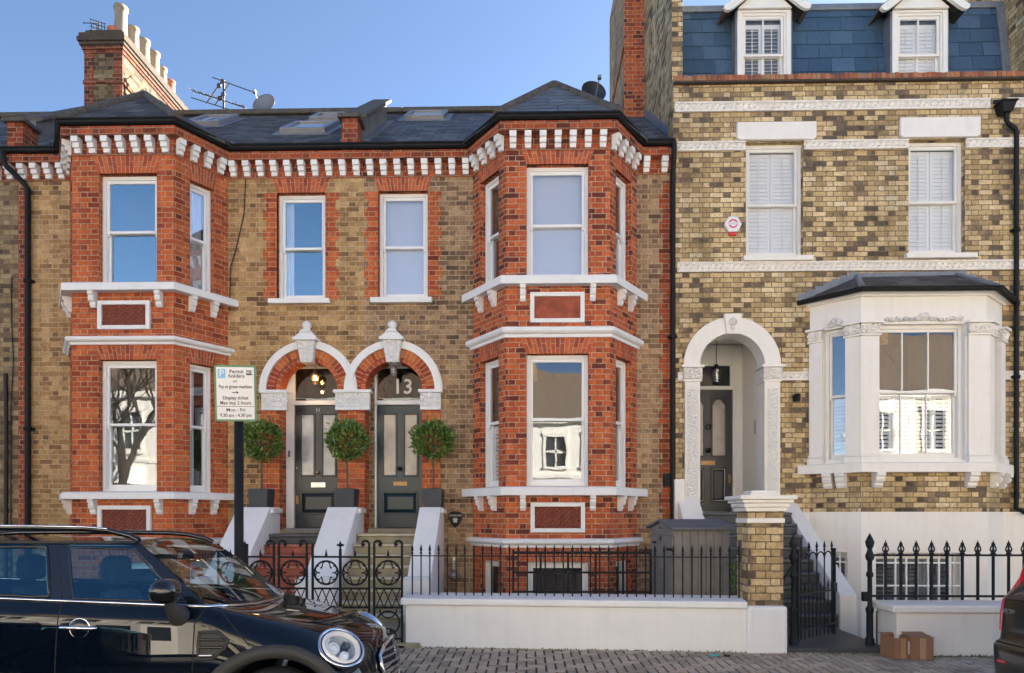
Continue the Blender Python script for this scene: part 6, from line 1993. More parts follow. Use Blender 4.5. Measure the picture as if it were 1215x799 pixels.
# ------------------------------------------------------------------ small fittings
def lantern(label, c, r, hh, lit, chain, mat='black_metal', name='hanging_lantern'):
    root = thing(name, label, 'lantern', c)
    x, y, z = c
    m = MB()
    m.lathe([(r * .3, hh * .5 + .05), (r * .55, hh * .5 + .02), (r * 1.15, hh * .5 - .02), (r * 1.05, hh * .5 - .05)], (x, y, z), 12)
    m.lathe([(r * .75, -hh * .5), (r * .8, -hh * .5 + .03), (r * .5, -hh * .5 - .015)], (x, y, z), 12)
    for k in range(6):
        a = k * pi / 3
        m.tube([(x + r * 1.0 * cos(a), y + r * 1.0 * sin(a), z + hh * .5 - .04), (x + r * .75 * cos(a), y + r * .75 * sin(a), z - hh * .5 + .02)], .006, 5)
    m.build('cage', M[mat], root)
    m = MB(); m.lathe([(r * .92, hh * .5 - .05), (r * .68, -hh * .5 + .03)], (x, y, z), 14); m.build('glass_shade', M['glass_thin'], root)
    m = MB(); m.lathe([(0, .05), (.022, .03), (.03, 0), (.02, -.03), (0, -.04)], (x, y, z), 12); m.build('bulb', M['bulb' if lit else 'bulb_dim'], root)
    m = MB()
    nl = max(2, int(chain / .035))
    for k in range(nl):
        zc = z + hh * .5 + .05 + chain * (k + .5) / nl
        ang = (k % 2) * pi / 2
        m.tube([(x + .010 * cos(t) * cos(ang), y + .010 * cos(t) * sin(ang), zc + chain / nl * .68 * sin(t)) for t in [2 * pi * q / 10 for q in range(10)]], .003, 5, closed=True)
    m.lathe([(.012, -.03), (.05, -.01), (.05, 0)], (x, y, z + hh * .5 + .05 + chain + .012), 12)
    m.build('chain', M[mat], root)
    return root
zcl = ZSPR + r13 - .0
lantern('lit brass hanging lantern under the left door arch', (PX(374, .2), .2, PZ(374, 449, .2)), .065, .17, True, zcl - PZ(374, 449, .2) - .10, 'brass')
lantern('small dark hanging lantern under the keystone above the teal door', (PX(467, .12), .12, PZ(467, 441, .12)), .05, .13, False, max(.05, zcl - PZ(468, 441, .12) - .10), 'alu')
pl = bpy.data.lights.new('lantern_light', 'POINT'); pl.energy = .5; pl.color = (1, .6, .25); pl.shadow_soft_size = .03
po = bpy.data.objects.new('lantern_light', pl); COL.objects.link(po); po.location = (PX(374, .2), .2, PZ(374, 452, .2) - .12)
zl = PZ(850, 446, .65)
lantern('black caged lantern on a long chain inside the white porch', (PX(850, .65), .65, zl), .085, .30, False, (ZSR + rR + .15) - zl - .22, 'black_metal')
# basement wall lamp
x = PX(540, 0)
wl = thing('wall_lamp', 'little grey wall lamp with conical shade low on the brown brick', 'lamp', (x, -.1, .7))
m = MB(); m.fbox(FW, x - .035, x + .035, PZ(540, 676, 0), PZ(540, 661, 0), -.01, .03); m.tube([FW.P(x, .02, PZ(540, 668, 0)), FW.P(x, .1, PZ(540, 665, 0)), FW.P(x, .14, PZ(540, 674, 0))], .012, 6); m.build('bracket', M['steel'], wl)
m = MB(); m.lathe([(.03, .06), (.05, .04), (.13, -.03), (.125, -.03), (.04, .03)], FW.P(x, .14, PZ(540, 681, 0)), 16); m.build('lamp_shade', M['alu'], wl)
m = MB(); m.lathe([(.025, .0), (.03, -.04), (0, -.07)], FW.P(x, .14, PZ(540, 682, 0)), 10); m.build('bulb', M['bulb_dim'], wl)
# small spot by the arch
x, z = PX(944, YR), rz(473, 944)
sp_ = thing('wall_light', 'tiny black spot light on the yellow brick right of the white arch', 'lamp', (x, YR, z))
MB().fbox(FR_, x - .05, x + .05, z - .05, z + .05, -.005, .03).build('back_plate', M['black_metal'], sp_, bevel=.006)
MB().lathe([(.045, -.06), (.05, .06), (.03, .06)], FR_.P(x, .075, z), 14).build('lamp_head', M['black_metal'], sp_)
# pipe-side junction box
x = PX(791, 0)
o = MB().fbox(FW, x - .06, x + .06, PZ(791, 577, 0), PZ(791, 562, 0), -.01, .06).build('junction_box', M['black_metal'], bevel=.01); tag(o, 'small black box beside the downpipe at the edge of the brown brick', 'junction box')
# shield plaque
x, z = PX(540.5, 0), PZ(540.5, 617, 0)
shp = [(-.125, .10), (-.06, .135), (0, .145), (.06, .135), (.125, .10), (.105, .0), (.06, -.08), (0, -.14), (-.06, -.08), (-.105, .0)]
sh = MB().prism(FW, [(x + a, z + b) for a, b in shp], -.01, .05).build('alarm_box', M['rubber'], bevel=.012)
tag(sh, 'black shield-shaped alarm box on brown brick right of the stone steps', 'alarm box')
text('BANHAM', .052, M['alu'], 'lettering', sh, Matrix.Translation(FW.P(x, .052, z + .072)) @ Matrix.Rotation(pi / 2, 4, 'X'), .001)
m = MB(); m.fbox(FW, x - .03, x + .03, z - .045, z + .03, .045, .053); m.fbox(FW, x - .045, x + .045, z - .0, z + .012, .045, .0535); m.build('emblem', M['alu'], sh)
# hexagonal alarm box
x, z = PX(868.5, YR), rz(268, 868)
hexp = [(x + .145 * cos(a), z + .145 * sin(a)) for a in [k * pi / 3 for k in range(6)]]
hx = MB().prism(FR_, hexp, -.005, .07).build('alarm_box', M['plastic_white'], bevel=.012)
tag(hx, 'white hexagonal alarm box with red ring on sooty yellow brick', 'alarm box')
m = MB(); m.ring(FR_, x, z + .005, .050, .074, .069, .0725, radians(20), radians(160), 14); m.ring(FR_, x, z + .005, .050, .074, .069, .0725, radians(200), radians(340), 14)
m.ring(FR_, x, z + .005, .066, .074, .069, .072, 0, 2 * pi, 28); m.build('red_ring', M['logo_red'], hx)
text('ADT', .038, M['alu'], 'lettering', hx, Matrix.Translation(FR_.P(x, .0715, z + .006)) @ Matrix.Rotation(pi / 2, 4, 'X'), .0008)
MB().prism(FR_, [(x - .07, z - .13), (x + .07, z - .13), (x + .055, z - .175), (x - .055, z - .175)], .0, .06).build('strobe', M['plastic_red'], hx, bevel=.008)

# dishes and aerials
def dish(label, px, py, Y, r, mat, az, base_z):
    x, z = PX(px, Y), PZ(px, py, Y)
    root = thing('satellite_dish', label, 'satellite dish', (x, Y, z))
    R_ = Matrix.Rotation(az, 4, 'Z') @ Matrix.Rotation(radians(74), 4, 'X')
    prof = [(0, -.09)] + [(r * t / 8, -.09 + .09 * (t / 8) ** 2) for t in range(1, 9)] + [(r * 1.02, .006), (r, .012), (r * .9, -.008), (r * .4, -.066), (0, -.078)]
    MB().lathe(prof, (x, Y, z), 28, M=R_).build('reflector', M[mat], root)
    tip = Vector((x, Y, z)) + R_ @ Vector((0, -.06, .36)); foot = Vector((x, Y, z)) + R_ @ Vector((0, -r * .98, .0))
    m = MB().tube([foot, tip], .012, 6); m.box(tip.x - .035, tip.x + .035, tip.y - .05, tip.y + .03, tip.z - .03, tip.z + .03); m.build('feed_arm', M['alu'], root)
    back = Vector((x, Y, z)) + R_ @ Vector((0, 0, -.10))
    m = MB().tube([back, (back.x, back.y + .06, back.z - .06), (back.x, back.y + .06, base_z)], .02, 8); m.build('mast', M['alu'], root)
dish('grey satellite dish behind the roof ridge beside the television aerial', 313, 123.5, 3.75, .27, 'dish_grey', radians(-10), RIDGE_Z - .1)
dish('black satellite dish on the roof next to the tall red brick stack', 704.5, 108.5, 2.3, .25, 'dish_black', radians(12), roof_z(2.3) - .1)
ya_ = 3.7
def aerial(label, px, py_top, Y, zb):
    x = PX(px, Y); zt = PZ(px, py_top, Y)
    root = thing('tv_aerial', label, 'aerial', (x, Y, zb))
    MB().tube([(x, Y, zb), (x, Y, zt)], .024, 8).build('mast', M['aerial'], root)
    def pt(px_, py_): return (PX(px_, Y), Y, PZ(px_, py_, Y))
    m = MB()
    for (a, b, r) in (((252, 92), (306, 111.5), .011), ((227, 106.5), (291.5, 128.5), .011), ((227.5, 108.5), (291, 127), .007), ((227, 116), (281, 133), .011), ((245, 123), (262, 98), .014), ((255, 125.5), (272, 99.5), .014)):
        m.tube([pt(*a), pt(*b)], r, 6)
    m.build('boom', M['aerial'], root)
    m = MB()
    for i in range(9):
        for (a, b) in (((227, 107.5), (291, 127.5)),):
            f = i / 8
            c = Vector(pt(a[0] + (b[0] - a[0]) * f, a[1] + (b[1] - a[1]) * f))
            m.tube([c + Vector((.02, -.2, -.05)), c + Vector((-.02, .2, .05))], .005, 5)
    for (px_, py_) in ((260, 102), (264.5, 97), (261, 117), (265, 112.5)): m.lathe([(0, -.05), (.05, -.03), (.05, .03), (0, .05)], pt(px_, py_), 8)
    m.build('elements', M['aerial'], root)
aerial('rooftop television aerial with slanting booms behind the ridge', 265.5, 96, ya_, RIDGE_Z - .2)
x0, z0 = cx0 + .12, PZ(115, 22, cy0)
root = thing('tv_aerial', 'small grid aerial perched on the left chimney stack', 'aerial', (x0, cy0 + .2, z0 - .3))
m = MB()
for i in range(6): m.tube([(x0 - .13 + i * .055, cy0 + .2, z0 + .14 - i * .02), (x0 - .11 + i * .055, cy0 + .2, z0 - .12 - i * .02)], .008, 5)
for k in range(4): m.tube([(x0 - .16, cy0 + .2, z0 + .14 - k * .075), (x0 + .18, cy0 + .2, z0 + .03 - k * .075)], .008, 5)
m.build('grid', M['aerial'], root)
MB().tube([(x0 + .02, cy0 + .21, z0 - .55), (x0 + .02, cy0 + .21, z0 + .05), (x0 - .2, cy0 + .05, z0 - .05)], .012, 6).build('mast', M['aerial'], root)

# ------------------------------------------------------------------ boxes and litter on the pavement
def carton(label, xc, yc, w_, d_, h_, rz_, flap, paper=False):
    root = thing('cardboard_box', label, 'cardboard box', (xc, yc, .004))
    MM = TR(xc, yc, .004, rz_)
    m = MB(); t = .005
    for (a, b, c, e) in ((-w_ / 2, w_ / 2, -d_ / 2, -d_ / 2 + t), (-w_ / 2, w_ / 2, d_ / 2 - t, d_ / 2), (-w_ / 2, -w_ / 2 + t, -d_ / 2 + t, d_ / 2 - t), (w_ / 2 - t, w_ / 2, -d_ / 2 + t, d_ / 2 - t)):
        m.box(a, b, c, e, .0, h_)
    m.box(-w_ / 2 + t, w_ / 2 - t, -d_ / 2 + t, d_ / 2 - t, .0, t)
    m.build('carton', M['card'], root, M=MM)
    m = MB()
    if flap == 'closed':
        m.hexa([(-w_ / 2 - .004, -d_ / 2 - .003, h_ + .001), (w_ / 2 + .004, -d_ / 2 - .003, h_ - .004), (w_ / 2 + .004, 0, h_ + .006), (-w_ / 2 - .004, 0, h_ + .006), (-w_ / 2 - .004, -d_ / 2 - .003, h_ + .006), (w_ / 2 + .004, -d_ / 2 - .003, h_ + .002), (w_ / 2 + .004, 0, h_ + .012), (-w_ / 2 - .004, 0, h_ + .012)])
        m.hexa([(-w_ / 2, .002, h_ + .004), (w_ / 2, .002, h_ + .004), (w_ / 2, d_ / 2, h_ + .02), (-w_ / 2, d_ / 2, h_ + .02), (-w_ / 2, .002, h_ + .009), (w_ / 2, .002, h_ + .009), (w_ / 2, d_ / 2, h_ + .026), (-w_ / 2, d_ / 2, h_ + .026)])
    else:
        m.hexa([(-w_ / 2, d_ / 2 - .002, h_), (w_ / 2, d_ / 2 - .002, h_), (w_ / 2, d_ / 2 + .003, h_), (-w_ / 2, d_ / 2 + .003, h_), (-w_ / 2, d_ / 2 + .02, h_ + .02), (w_ / 2, d_ / 2 + .02, h_ + .02), (w_ / 2, d_ / 2 + .025, h_ + .02), (-w_ / 2, d_ / 2 + .025, h_ + .02)])
    m.build('flap', M['card'], root, M=MM)
    m = MB()
    if paper:
        m.box(-w_ / 2 - .003, -w_ / 2 - .0005, -d_ / 2 + .03, -d_ / 2 + .14, .05, h_ - .05)
        m.build('paper_label', M['paper'], root, M=MM)
    m = MB(); m.box(-.03 + w_ * .03, .03 + w_ * .03, -d_ / 2 - .002, -d_ / 2 - .0005, .002, h_ - .002); m.build('parcel_tape', M['card_tape'], root, M=MM)
    return root
carton('brown cardboard box with taped front, nearer of the two by the cream wall', PX(1092, -3.95), -3.88, .225, .26, .238, radians(-6), 'closed', True)
carton('open brown cardboard box leaning close to the cream wall corner', PX(1066.5, -3.9), -3.83, .185, .24, .222, radians(7), 'open')
def scrap(label, px, py, w_, d_, mat, name):
    y = EYE * FPX / (py - YH) - CAM_D
    x = PX(px, y); m = MB(); rr = random.Random(int(px))
    n = 9
    pts = [(x + w_ * cos(2 * pi * k / n) * rr.uniform(.6, 1.1), y + d_ * sin(2 * pi * k / n) * rr.uniform(.6, 1.1)) for k in range(n)]
    vs = [(a, b, .006 + rr.uniform(0, .012)) for a, b in pts] + [(a, b, .003) for a, b in pts] + [(x, y, .022)]
    m.add(vs, [(k, (k + 1) % n, 2 * n) for k in range(n)] + [(k, n + k, n + (k + 1) % n, (k + 1) % n) for k in range(n)])
    tag(m.build(name, M[mat]), label, 'litter')
scrap('crumpled scrap of teal plastic on the pavers below the white wall', 847, 777.5, .06, .045, 'teal_scrap', 'plastic_scrap')
scrap('dead brown leaf litter on the pavers at the foot of the gate pier', 862, 778, .05, .04, 'soil', 'leaf_litter')
m = MB(); rr = random.Random(8)
for (xa, xb, yy, n) in ((-1.4, 3.0, -3.50, 240), (3.1, 4.0, -3.68, 60), (4.2, 5.6, -3.80, 130)):
    for i in range(n):
        x = rr.uniform(xa, xb); y = yy - .02 + rr.uniform(-.015, .03) + (-.0545 * (x - GA[0]) + .1 if xb == 3.0 else 0)
        hgt = rr.uniform(.006, .028) * (1.6 if x > 4.7 and x < 5.3 else 1)
        m.add([(x - .008, y, .0), (x + .008, y, .0), (x + rr.uniform(-.015, .015), y - rr.uniform(0, .015), hgt)], [(0, 1, 2)])
tag(m.build('moss', M['leaf']), kind='stuff')
# ------------------------------------------------------------------ cars
from mathutils.bvhtree import BVHTree
class Shell:
    """Control net of patches mirrored about the middle, smoothed by subdivision, then cut up into panels."""
    def __init__(s, X0, Yc, z0, sx=1):
        s.X0, s.Yc, s.z0, s.sx = X0, Yc, z0, sx
        s.key = {}; s.v = []; s.f = []; s.fm = []; s.fp = []; s.creases = {}; s.extra = []
    def W(s, p, side=1):
        return Vector((s.X0 + s.sx * p[0], s.Yc - side * p[1], s.z0 + p[2]))
    def vid(s, p, side):
        q = s.W(p, side)
        k = (round(q.x, 4), round(q.y, 4), round(q.z, 4))
        if k not in s.key:
            s.key[k] = len(s.v); s.v.append(q)
        return s.key[k]
    def patch(s, name, G, matf):
        for side in (1, -1):
            for i in range(len(G) - 1):
                for j in range(len(G[0]) - 1):
                    q = [s.vid(G[a][b], side) for a, b in ((i, j), (i + 1, j), (i + 1, j + 1), (i, j + 1))]
                    q2 = []
                    for k in q:
                        if k not in q2: q2.append(k)
                    if len(q2) < 3: continue
                    m = matf(i, j) if callable(matf) else matf
                    s.f.append(q2); s.fm.append((m, side)); s.fp.append(name)
    def crease_line(s, pts, val):
        for side in (1, -1):
            ids = [s.vid(p, side) for p in pts]
            for a, b in zip(ids, ids[1:]): s.creases[(min(a, b), max(a, b))] = val
    def finish(s, levels, pair_crease):
        keys = sorted({m for m in s.fm}, key=str)
        me = bpy.data.meshes.new('car_shell')
        me.from_pydata(s.v, [], s.f)
        bm = bmesh.new(); bm.from_mesh(me)
        bmesh.ops.recalc_face_normals(bm, faces=bm.faces)
        cl = bm.edges.layers.float.new('crease_edge')
        bm.faces.ensure_lookup_table(); bm.verts.ensure_lookup_table()
        for f in bm.faces: f.material_index = keys.index(s.fm[f.index]); f.smooth = True
        for e in bm.edges:
            if len(e.link_faces) == 2:
                a, b = sorted((s.fp[e.link_faces[0].index], s.fp[e.link_faces[1].index]))
                if a != b: e[cl] = pair_crease.get((a, b), 0.3)
            k = tuple(sorted(v.index for v in e.verts))
            if k in s.creases: e[cl] = s.creases[k]
        bm.to_mesh(me); bm.free()
        o = bpy.data.objects.new('car_shell', me)
        for k in keys: me.materials.append(M['paint'])
        COL.objects.link(o)
        sub = o.modifiers.new('s', 'SUBSURF'); sub.levels = levels; sub.render_levels = levels
        dg = bpy.context.evaluated_depsgraph_get()
        ev = bpy.data.meshes.new_from_object(o.evaluated_get(dg))
        bpy.data.objects.remove(o)
        s.bvh = BVHTree.FromPolygons([v.co.copy() for v in ev.vertices], [tuple(p.vertices) for p in ev.polygons])
        s.ev = ev; s.keys = keys
        return s
    def side_w(s, x, z, side=1):
        h = s.bvh.ray_cast(Vector((s.X0 + s.sx * x, s.Yc - side * 3, s.z0 + z)), Vector((0, side, 0)))
        return (s.Yc - h[0].y) * side if h[0] else .9
    def panel(s, name, sel, mat, parent, drop=None):
        """All faces whose (part, side) key satisfies sel, as one mesh."""
        ev = s.ev; idx = {}; vs = []; fs = []; ns = []
        for p in ev.polygons:
            if not sel(*s.keys[p.material_index]): continue
            if drop and drop(p.center): continue
            f = []
            for v in p.vertices:
                if v not in idx: idx[v] = len(vs); vs.append(ev.vertices[v].co.copy()); ns.append(ev.vertices[v].normal.copy())
                f.append(idx[v])
            fs.append(f)
        me = bpy.data.meshes.new(name); me.from_pydata(vs, [], fs)
        me.polygons.foreach_set('use_smooth', [True] * len(fs))
        me.materials.append(mat)
        me.normals_split_custom_set_from_vertices([n[:] for n in ns])
        set_uv(me)
        return inst(me, name, parent)

def hatch():
    XN, YC, Z0 = -.87, -6.30, ROADZ
    S = Shell(XN, YC, Z0)
    belt = lambda x: 1.062 + max(0, -1.13 - x) * .045
    xs = [-1.13, -1.24, -1.93, -2.0, -2.07, -2.9, -3.0, -3.6, -3.95]
    side = [[(-.30, .72, .20), (-.30, .78, .32), (-.29, .79, .45), (-.28, .785, .57), (-.29, .735, .675), (-.30, .635, .775)],
            [(-.42, .78, .20), (-.42, .855, .32), (-.42, .875, .46), (-.42, .87, .62), (-.42, .82, .765), (-.42, .70, .86)],
            [(-.75, .80, .20), (-.75, .875, .33), (-.75, .90, .54), (-.75, .898, .74), (-.75, .868, .875), (-.75, .765, .958)],
            [(-1.03, .80, .20), (-1.03, .877, .33), (-1.03, .905, .56), (-1.03, .905, .78), (-1.03, .890, .94), (-1.03, .805, 1.033)]]
    for x in xs:
        b = belt(x); k = 0 if x > -3.5 else (.03 if x > -3.8 else .10)
        side.append([(x, .80 - k, .20), (x, .877 - k, .33), (x, .905 - k, .56), (x, .905 - k, .80), (x, .893 - k, b - .10), (x, .842 - k, b)])
    def sm(i, j):
        if 4 <= i <= 6: return 'door_front'
        if 7 <= i <= 8: return 'door_rear'
        if i < 2 and j < 3: return 'front_bumper'
        if i < 4: return 'wing'
        return 'body'
    S.patch('side', side, sm)
    S.crease_line([c[4] for c in side[3:]], .35)
    hood = [[side[0][5], (-.215, .50, .790), (-.165, .28, .800), (-.145, 0, .803)],
            [side[1][5], (-.37, .52, .888), (-.34, .28, .902), (-.33, 0, .905)],
            [side[2][5], (-.68, .55, .966), (-.64, .29, .968), (-.62, 0, .968)],
            [side[3][5], (-.94, .57, 1.015), (-.90, .30, 1.012), (-.88, 0, 1.014)],
            [side[4][5], (-1.04, .59, 1.035), (-1.0, .31, 1.022), (-.985, 0, 1.022)]]
    S.patch('hood', hood, 'bonnet')
    rows_z = [[.20, .20, .20], [.32, .32, .32], [.45, .45, .45], [.58, .58, .58], [.685, .69, .69]]
    front = []
    xo = [[-.12, -.05, -.02], [-.10, -.03, 0.0], [-.11, -.035, -.005], [-.13, -.07, -.045], [-.17, -.115, -.09]]
    for r in range(5):
        front.append([side[0][r]] + [(xo[r][k], (.54, .30, 0)[k], rows_z[r][k]) for k in range(3)])
    front.append(hood[0])
    S.patch('front', front, 'front_bumper')
    ws_top = [(-1.60, .70, 1.445), (-1.635, .50, 1.480), (-1.65, .27, 1.498), (-1.655, 0, 1.502)]
    ws_mid = [tuple((a[k] + b[k]) / 2 + (.0, .012, .018)[k] for k in range(3)) if a[1] > 0 else ((a[0] + b[0]) / 2, 0, (a[2] + b[2]) / 2 + .02) for a, b in zip(hood[4], ws_top)]
    S.patch('screen', [hood[4], ws_mid, ws_top], lambda i, j: 'windscreen')
    txs = [-1.60, -1.68, -2.05, -2.115, -2.18, -2.95, -3.03, -3.50, -3.68]
    gh = []
    for i, (bx_, tx) in enumerate(zip(xs, txs)):
        b = side[4 + i][5]
        k = 0 if bx_ > -3.5 else (.02 if bx_ > -3.8 else .07)
        tz = 1.445 + (.010 if i == 1 else .02 if 1 < i < 7 else 0)
        tw = .70 - k
        f = .03
        g0 = tuple(b[q] + ((tx, tw, tz)[q] - b[q]) * f for q in range(3)); g1 = tuple(b[q] + ((tx, tw, tz)[q] - b[q]) * .955 for q in range(3))
        gh.append([b, g0, g1, (tx, tw, tz)])
    def gm(i, j):
        if j != 1: return 'pillar' if j == 0 else 'roof_edge'
        return {0: 'pillar', 1: 'glass_front', 2: 'bpillar', 3: 'bpillar', 4: 'glass_rear', 5: 'bpillar', 6: 'glass_quarter', 7: 'pillar'}[i]
    gh[0][3] = ws_top[0]
    S.patch('greenhouse', gh, gm)
    for j in (1, 2): S.crease_line([c[j] for c in gh], 1.0)
    for i in range(1, 8): S.crease_line(gh[i], 1.0)
    roof = []
    for i, tx in enumerate(txs):
        e = gh[i][3]
        roof.append(ws_top if i == 0 else [e, (tx - .0, .50, e[2] + .030), (tx - .01, .27, e[2] + .043), (tx - .015, 0, e[2] + .047)])
    S.patch('roof', roof, 'roof')
    rear = []
    for r in range(6):
        e = side[-1][r]
        rear.append([e, (-4.10, .52, e[2]), (-4.16, .28, e[2]), (-4.18, 0, e[2])])
    S.patch('rear', rear, 'tailgate')
    rg = [rear[5]]
    for r in (1, 2):
        e = gh[-1][r]; rg.append([e] + [(e[0] - dx, ww, e[2]) for dx, ww in ((.10, .45), (.14, .25), (.15, 0))])
    rg.append(roof[-1])
    S.patch('rearglass', rg, lambda i, j: 'rear_glass')
    S.finish(3, {('greenhouse', 'side'): .85, ('greenhouse', 'screen'): .55, ('hood', 'screen'): .8, ('greenhouse', 'roof'): .5, ('roof', 'screen'): .6, ('hood', 'side'): .25, ('front', 'hood'): .35, ('front', 'side'): .05, ('rear', 'side'): .2, ('rear', 'rearglass'): .6, ('greenhouse', 'rearglass'): .4, ('rearglass', 'roof'): .5})
    car = thing('parked_car', 'navy compact car with silver roof rails and round headlight parked at the kerb', 'car', (XN - 2.1, YC, Z0))
    AX = (-.715, -3.35); ZC = .335
    def in_arch(c):
        for ax in AX:
            if (c.x - XN - ax) ** 2 + (c.z - Z0 - ZC) ** 2 < .435 ** 2 and abs(c.y - YC) > .5: return True
        return False
    W = S.W
    LAMP = {s_: W((-.330, .690, .772), s_) for s_ in (1, -1)}
    def cut(c):                                         # openings for the wheels and the headlamps
        return in_arch(c) or any((c - p).length < .148 for p in LAMP.values())
    S.panel('tailgate', lambda m, s_: m == 'tailgate', M['paint'], car)
    for q in (1, -1):
        S.panel('wing', lambda m, s_: m == 'wing' and s_ == q, M['paint'], car, cut)
        S.panel('rear_quarter', lambda m, s_: m == 'body' and s_ == q, M['paint'], car, in_arch)
    S.panel('bonnet', lambda m, s_: m == 'bonnet', M['paint'], car, cut)
    S.panel('front_bumper', lambda m, s_: m == 'front_bumper', M['paint'], car, cut)
    S.panel('roof', lambda m, s_: m in ('roof', 'roof_edge'), M['paint'], car)
    S.panel('windscreen', lambda m, s_: m == 'windscreen', M['glass_screen'], car)
    S.panel('rear_window', lambda m, s_: m == 'rear_glass', M['glass_car'], car)
    S.panel('pillar', lambda m, s_: m in ('pillar', 'bpillar'), M['paint_black'], car)
    doors = {}
    for s_ in (1, -1):
        doors[s_] = S.panel('door', lambda m, q: m == 'door_front' and q == s_, M['paint'], car)
        S.panel('window', lambda m, q: m == 'glass_front' and q == s_, M['glass_car'], doors[s_])
        d2 = S.panel('door', lambda m, q: m == 'door_rear' and q == s_, M['paint'], car)
        S.panel('window', lambda m, q: m == 'glass_rear' and q == s_, M['glass_car'], d2)
        S.panel('window', lambda m, q: m == 'glass_quarter' and q == s_, M['glass_car'], car)
    for s_ in (1, -1):
        on = lambda x, z, o=0.0: W((x, S.side_w(x, z, s_) + o, z), s_)
        # seams
        seam = lambda pts, r=.0042: MB().tube([on(x, z, -.001) for x, z in pts], r, 6).build('panel_seam', M['rubber'], car)
        ln = lambda a, b, n=10: [(a[0] + (b[0] - a[0]) * t / n, a[1] + (b[1] - a[1]) * t / n) for t in range(n + 1)]
        seam(ln((-1.135, 1.05), (-1.185, .96)) + ln((-1.187, .95), (-1.19, .62)) + ln((-1.19, .6), (-1.15, .3)))
        seam(ln((-1.995, 1.09), (-1.995, .28), 16))
        seam(ln((-1.06, 1.035), (-.98, .95)) + ln((-.975, .945), (-.86, .82)))
        seam(ln((-2.0, 1.10), (-2.11, 1.41), 8), .004)
        # black frame of the side glass
        m = MB()
        fr_ = [(-1.26, 1.085), (-1.66, 1.415), (-2.045, 1.428), (-1.935, 1.110)]
        loop = []
        for a, b in zip(fr_, fr_[1:] + fr_[:1]): loop += [on(x, z, .0) for x, z in ln(a, b, 8)[:-1]]
        m.tube(loop, .007, 6, closed=True)
        fr_ = [(-2.08, 1.12), (-2.175, 1.428), (-2.94, 1.428), (-2.89, 1.155)]
        loop = []
        for a, b in zip(fr_, fr_[1:] + fr_[:1]): loop += [on(x, z, .0) for x, z in ln(a, b, 8)[:-1]]
        m.tube(loop, .011, 6, closed=True)
        m.build('window_seal', M['paint_black'], car)
        m = MB().tube([on(-1.60 - (2.0) * t / 14, 1.454 + .004, .004) for t in range(15)], .012, 6)
        m.build('drip_rail', M['cladding'], car)
        # bright belt line
        m = MB(); pts = [W((-.98, .0, 1.030), s_), W((-.995, .31, 1.030), s_), W((-1.035, .59, 1.043), s_)] + [W((x, S.side_w(x, belt(x) - .010, s_) + .004, belt(x) - .004), s_) for x in [-1.13 - 2.75 * t / 30 for t in range(31)]]
        m.tube(pts, .0105, 8); m.build('chrome_strip', M['chrome'], car)
        # arches, wheels
        for ax in AX:
            m = MB(); n = 30; vs = []
            for k in range(n + 1):
                a = radians(-20) + radians(220) * k / n
                row = []
                for r in (.395, .41, .475, .488):
                    x, z = ax + r * cos(a), ZC + r * sin(a)
                    w_ = max(.84, S.side_w(x, max(z, .25), s_) if r > .45 else S.side_w(ax + .47 * cos(a), max(.25, ZC + .47 * sin(a)), s_))
                    row.append(W((x, min(w_, .91) + {.395: -.01, .41: .022, .475: .022, .488: -.005}[r], z), s_))
                row.insert(0, W((ax + .39 * cos(a), .55, ZC + .39 * sin(a)), s_))
                vs += row
            fs = [(k * 5 + q, k * 5 + q + 1, k * 5 + q + 6, k * 5 + q + 5) for k in range(n) for q in range(4)]
            m.add(vs, fs, 0, True); m.build('wheel_arch', M['cladding'], car)
            c = W((ax, .78, ZC), s_); R_ = Matrix.Rotation(pi / 2 * s_, 4, 'X')
            wh = MB().lathe([(.22, -.10), (.30, -.105), (.328, -.07), (.335, -.03), (.335, .03), (.328, .07), (.30, .105), (.22, .10)], c, 36, M=R_).build('wheel', M['rubber'], car)
            m = MB().lathe([(.225, -.09), (.225, .07), (.21, .085), (.19, .05), (.0, .04)], c, 30, M=R_)
            for k in range(5):
                a = 2 * pi * k / 5
                d_ = Vector((cos(a), 0, sin(a))); t_ = Vector((-sin(a), 0, cos(a)))
                o_ = Vector((0, -s_ * .085, 0))
                m.add([c + o_ + d_ * .03 + t_ * .03, c + o_ + d_ * .21 + t_ * .022, c + o_ + d_ * .21 - t_ * .022, c + o_ + d_ * .03 - t_ * .03, c + d_ * .03 + t_ * .03, c + d_ * .21 + t_ * .03, c + d_ * .21 - t_ * .03, c + d_ * .03 - t_ * .03],
                      [(0, 1, 2, 3), (0, 4, 5, 1), (2, 6, 7, 3), (1, 5, 6, 2)])
            m.build('rim', M['alu'], wh)
        # roof rails
        m = MB()
        zr = lambda x: 1.492 if -3.4 < x < -1.8 else 1.492
        pts = [W((-1.64, .655, 1.472), s_), W((-1.70, .645, 1.502), s_), W((-1.84, .64, 1.535), s_)] + [W((-1.84 - 1.5 * t / 10, .64, 1.545 + .008 * sin(pi * t / 10)), s_) for t in range(1, 10)] + [W((-3.36, .63, 1.535), s_), W((-3.46, .62, 1.505), s_), W((-3.54, .62, 1.47), s_)]
        m.tube(pts, .019, 8)
        rl = m.build('roof_rail', M['paint_black'], car)
        m = MB().tube([p + Vector((0, -s_ * .012, .011)) for p in pts[2:-2]], .009, 6); m.build('bright_strip', M['chrome'], rl)
        # mirror
        c = W((-1.315, 1.02, 1.165) if s_ > 0 else (-1.42, .94, 1.15), s_)
        MXm = Matrix.Rotation(radians(-8) * s_ if s_ > 0 else radians(62), 4, 'Z')
        prof = [(sin(pi * t / 12), -cos(pi * t / 12)) for t in range(13)]
        m = MB(); vs = []
        sph = lambda r, z: None
        m2 = MB().lathe([(max(0, p[0]) ** .75 * .5, p[1] * .5) for p in prof], (0, 0, 0), 20)
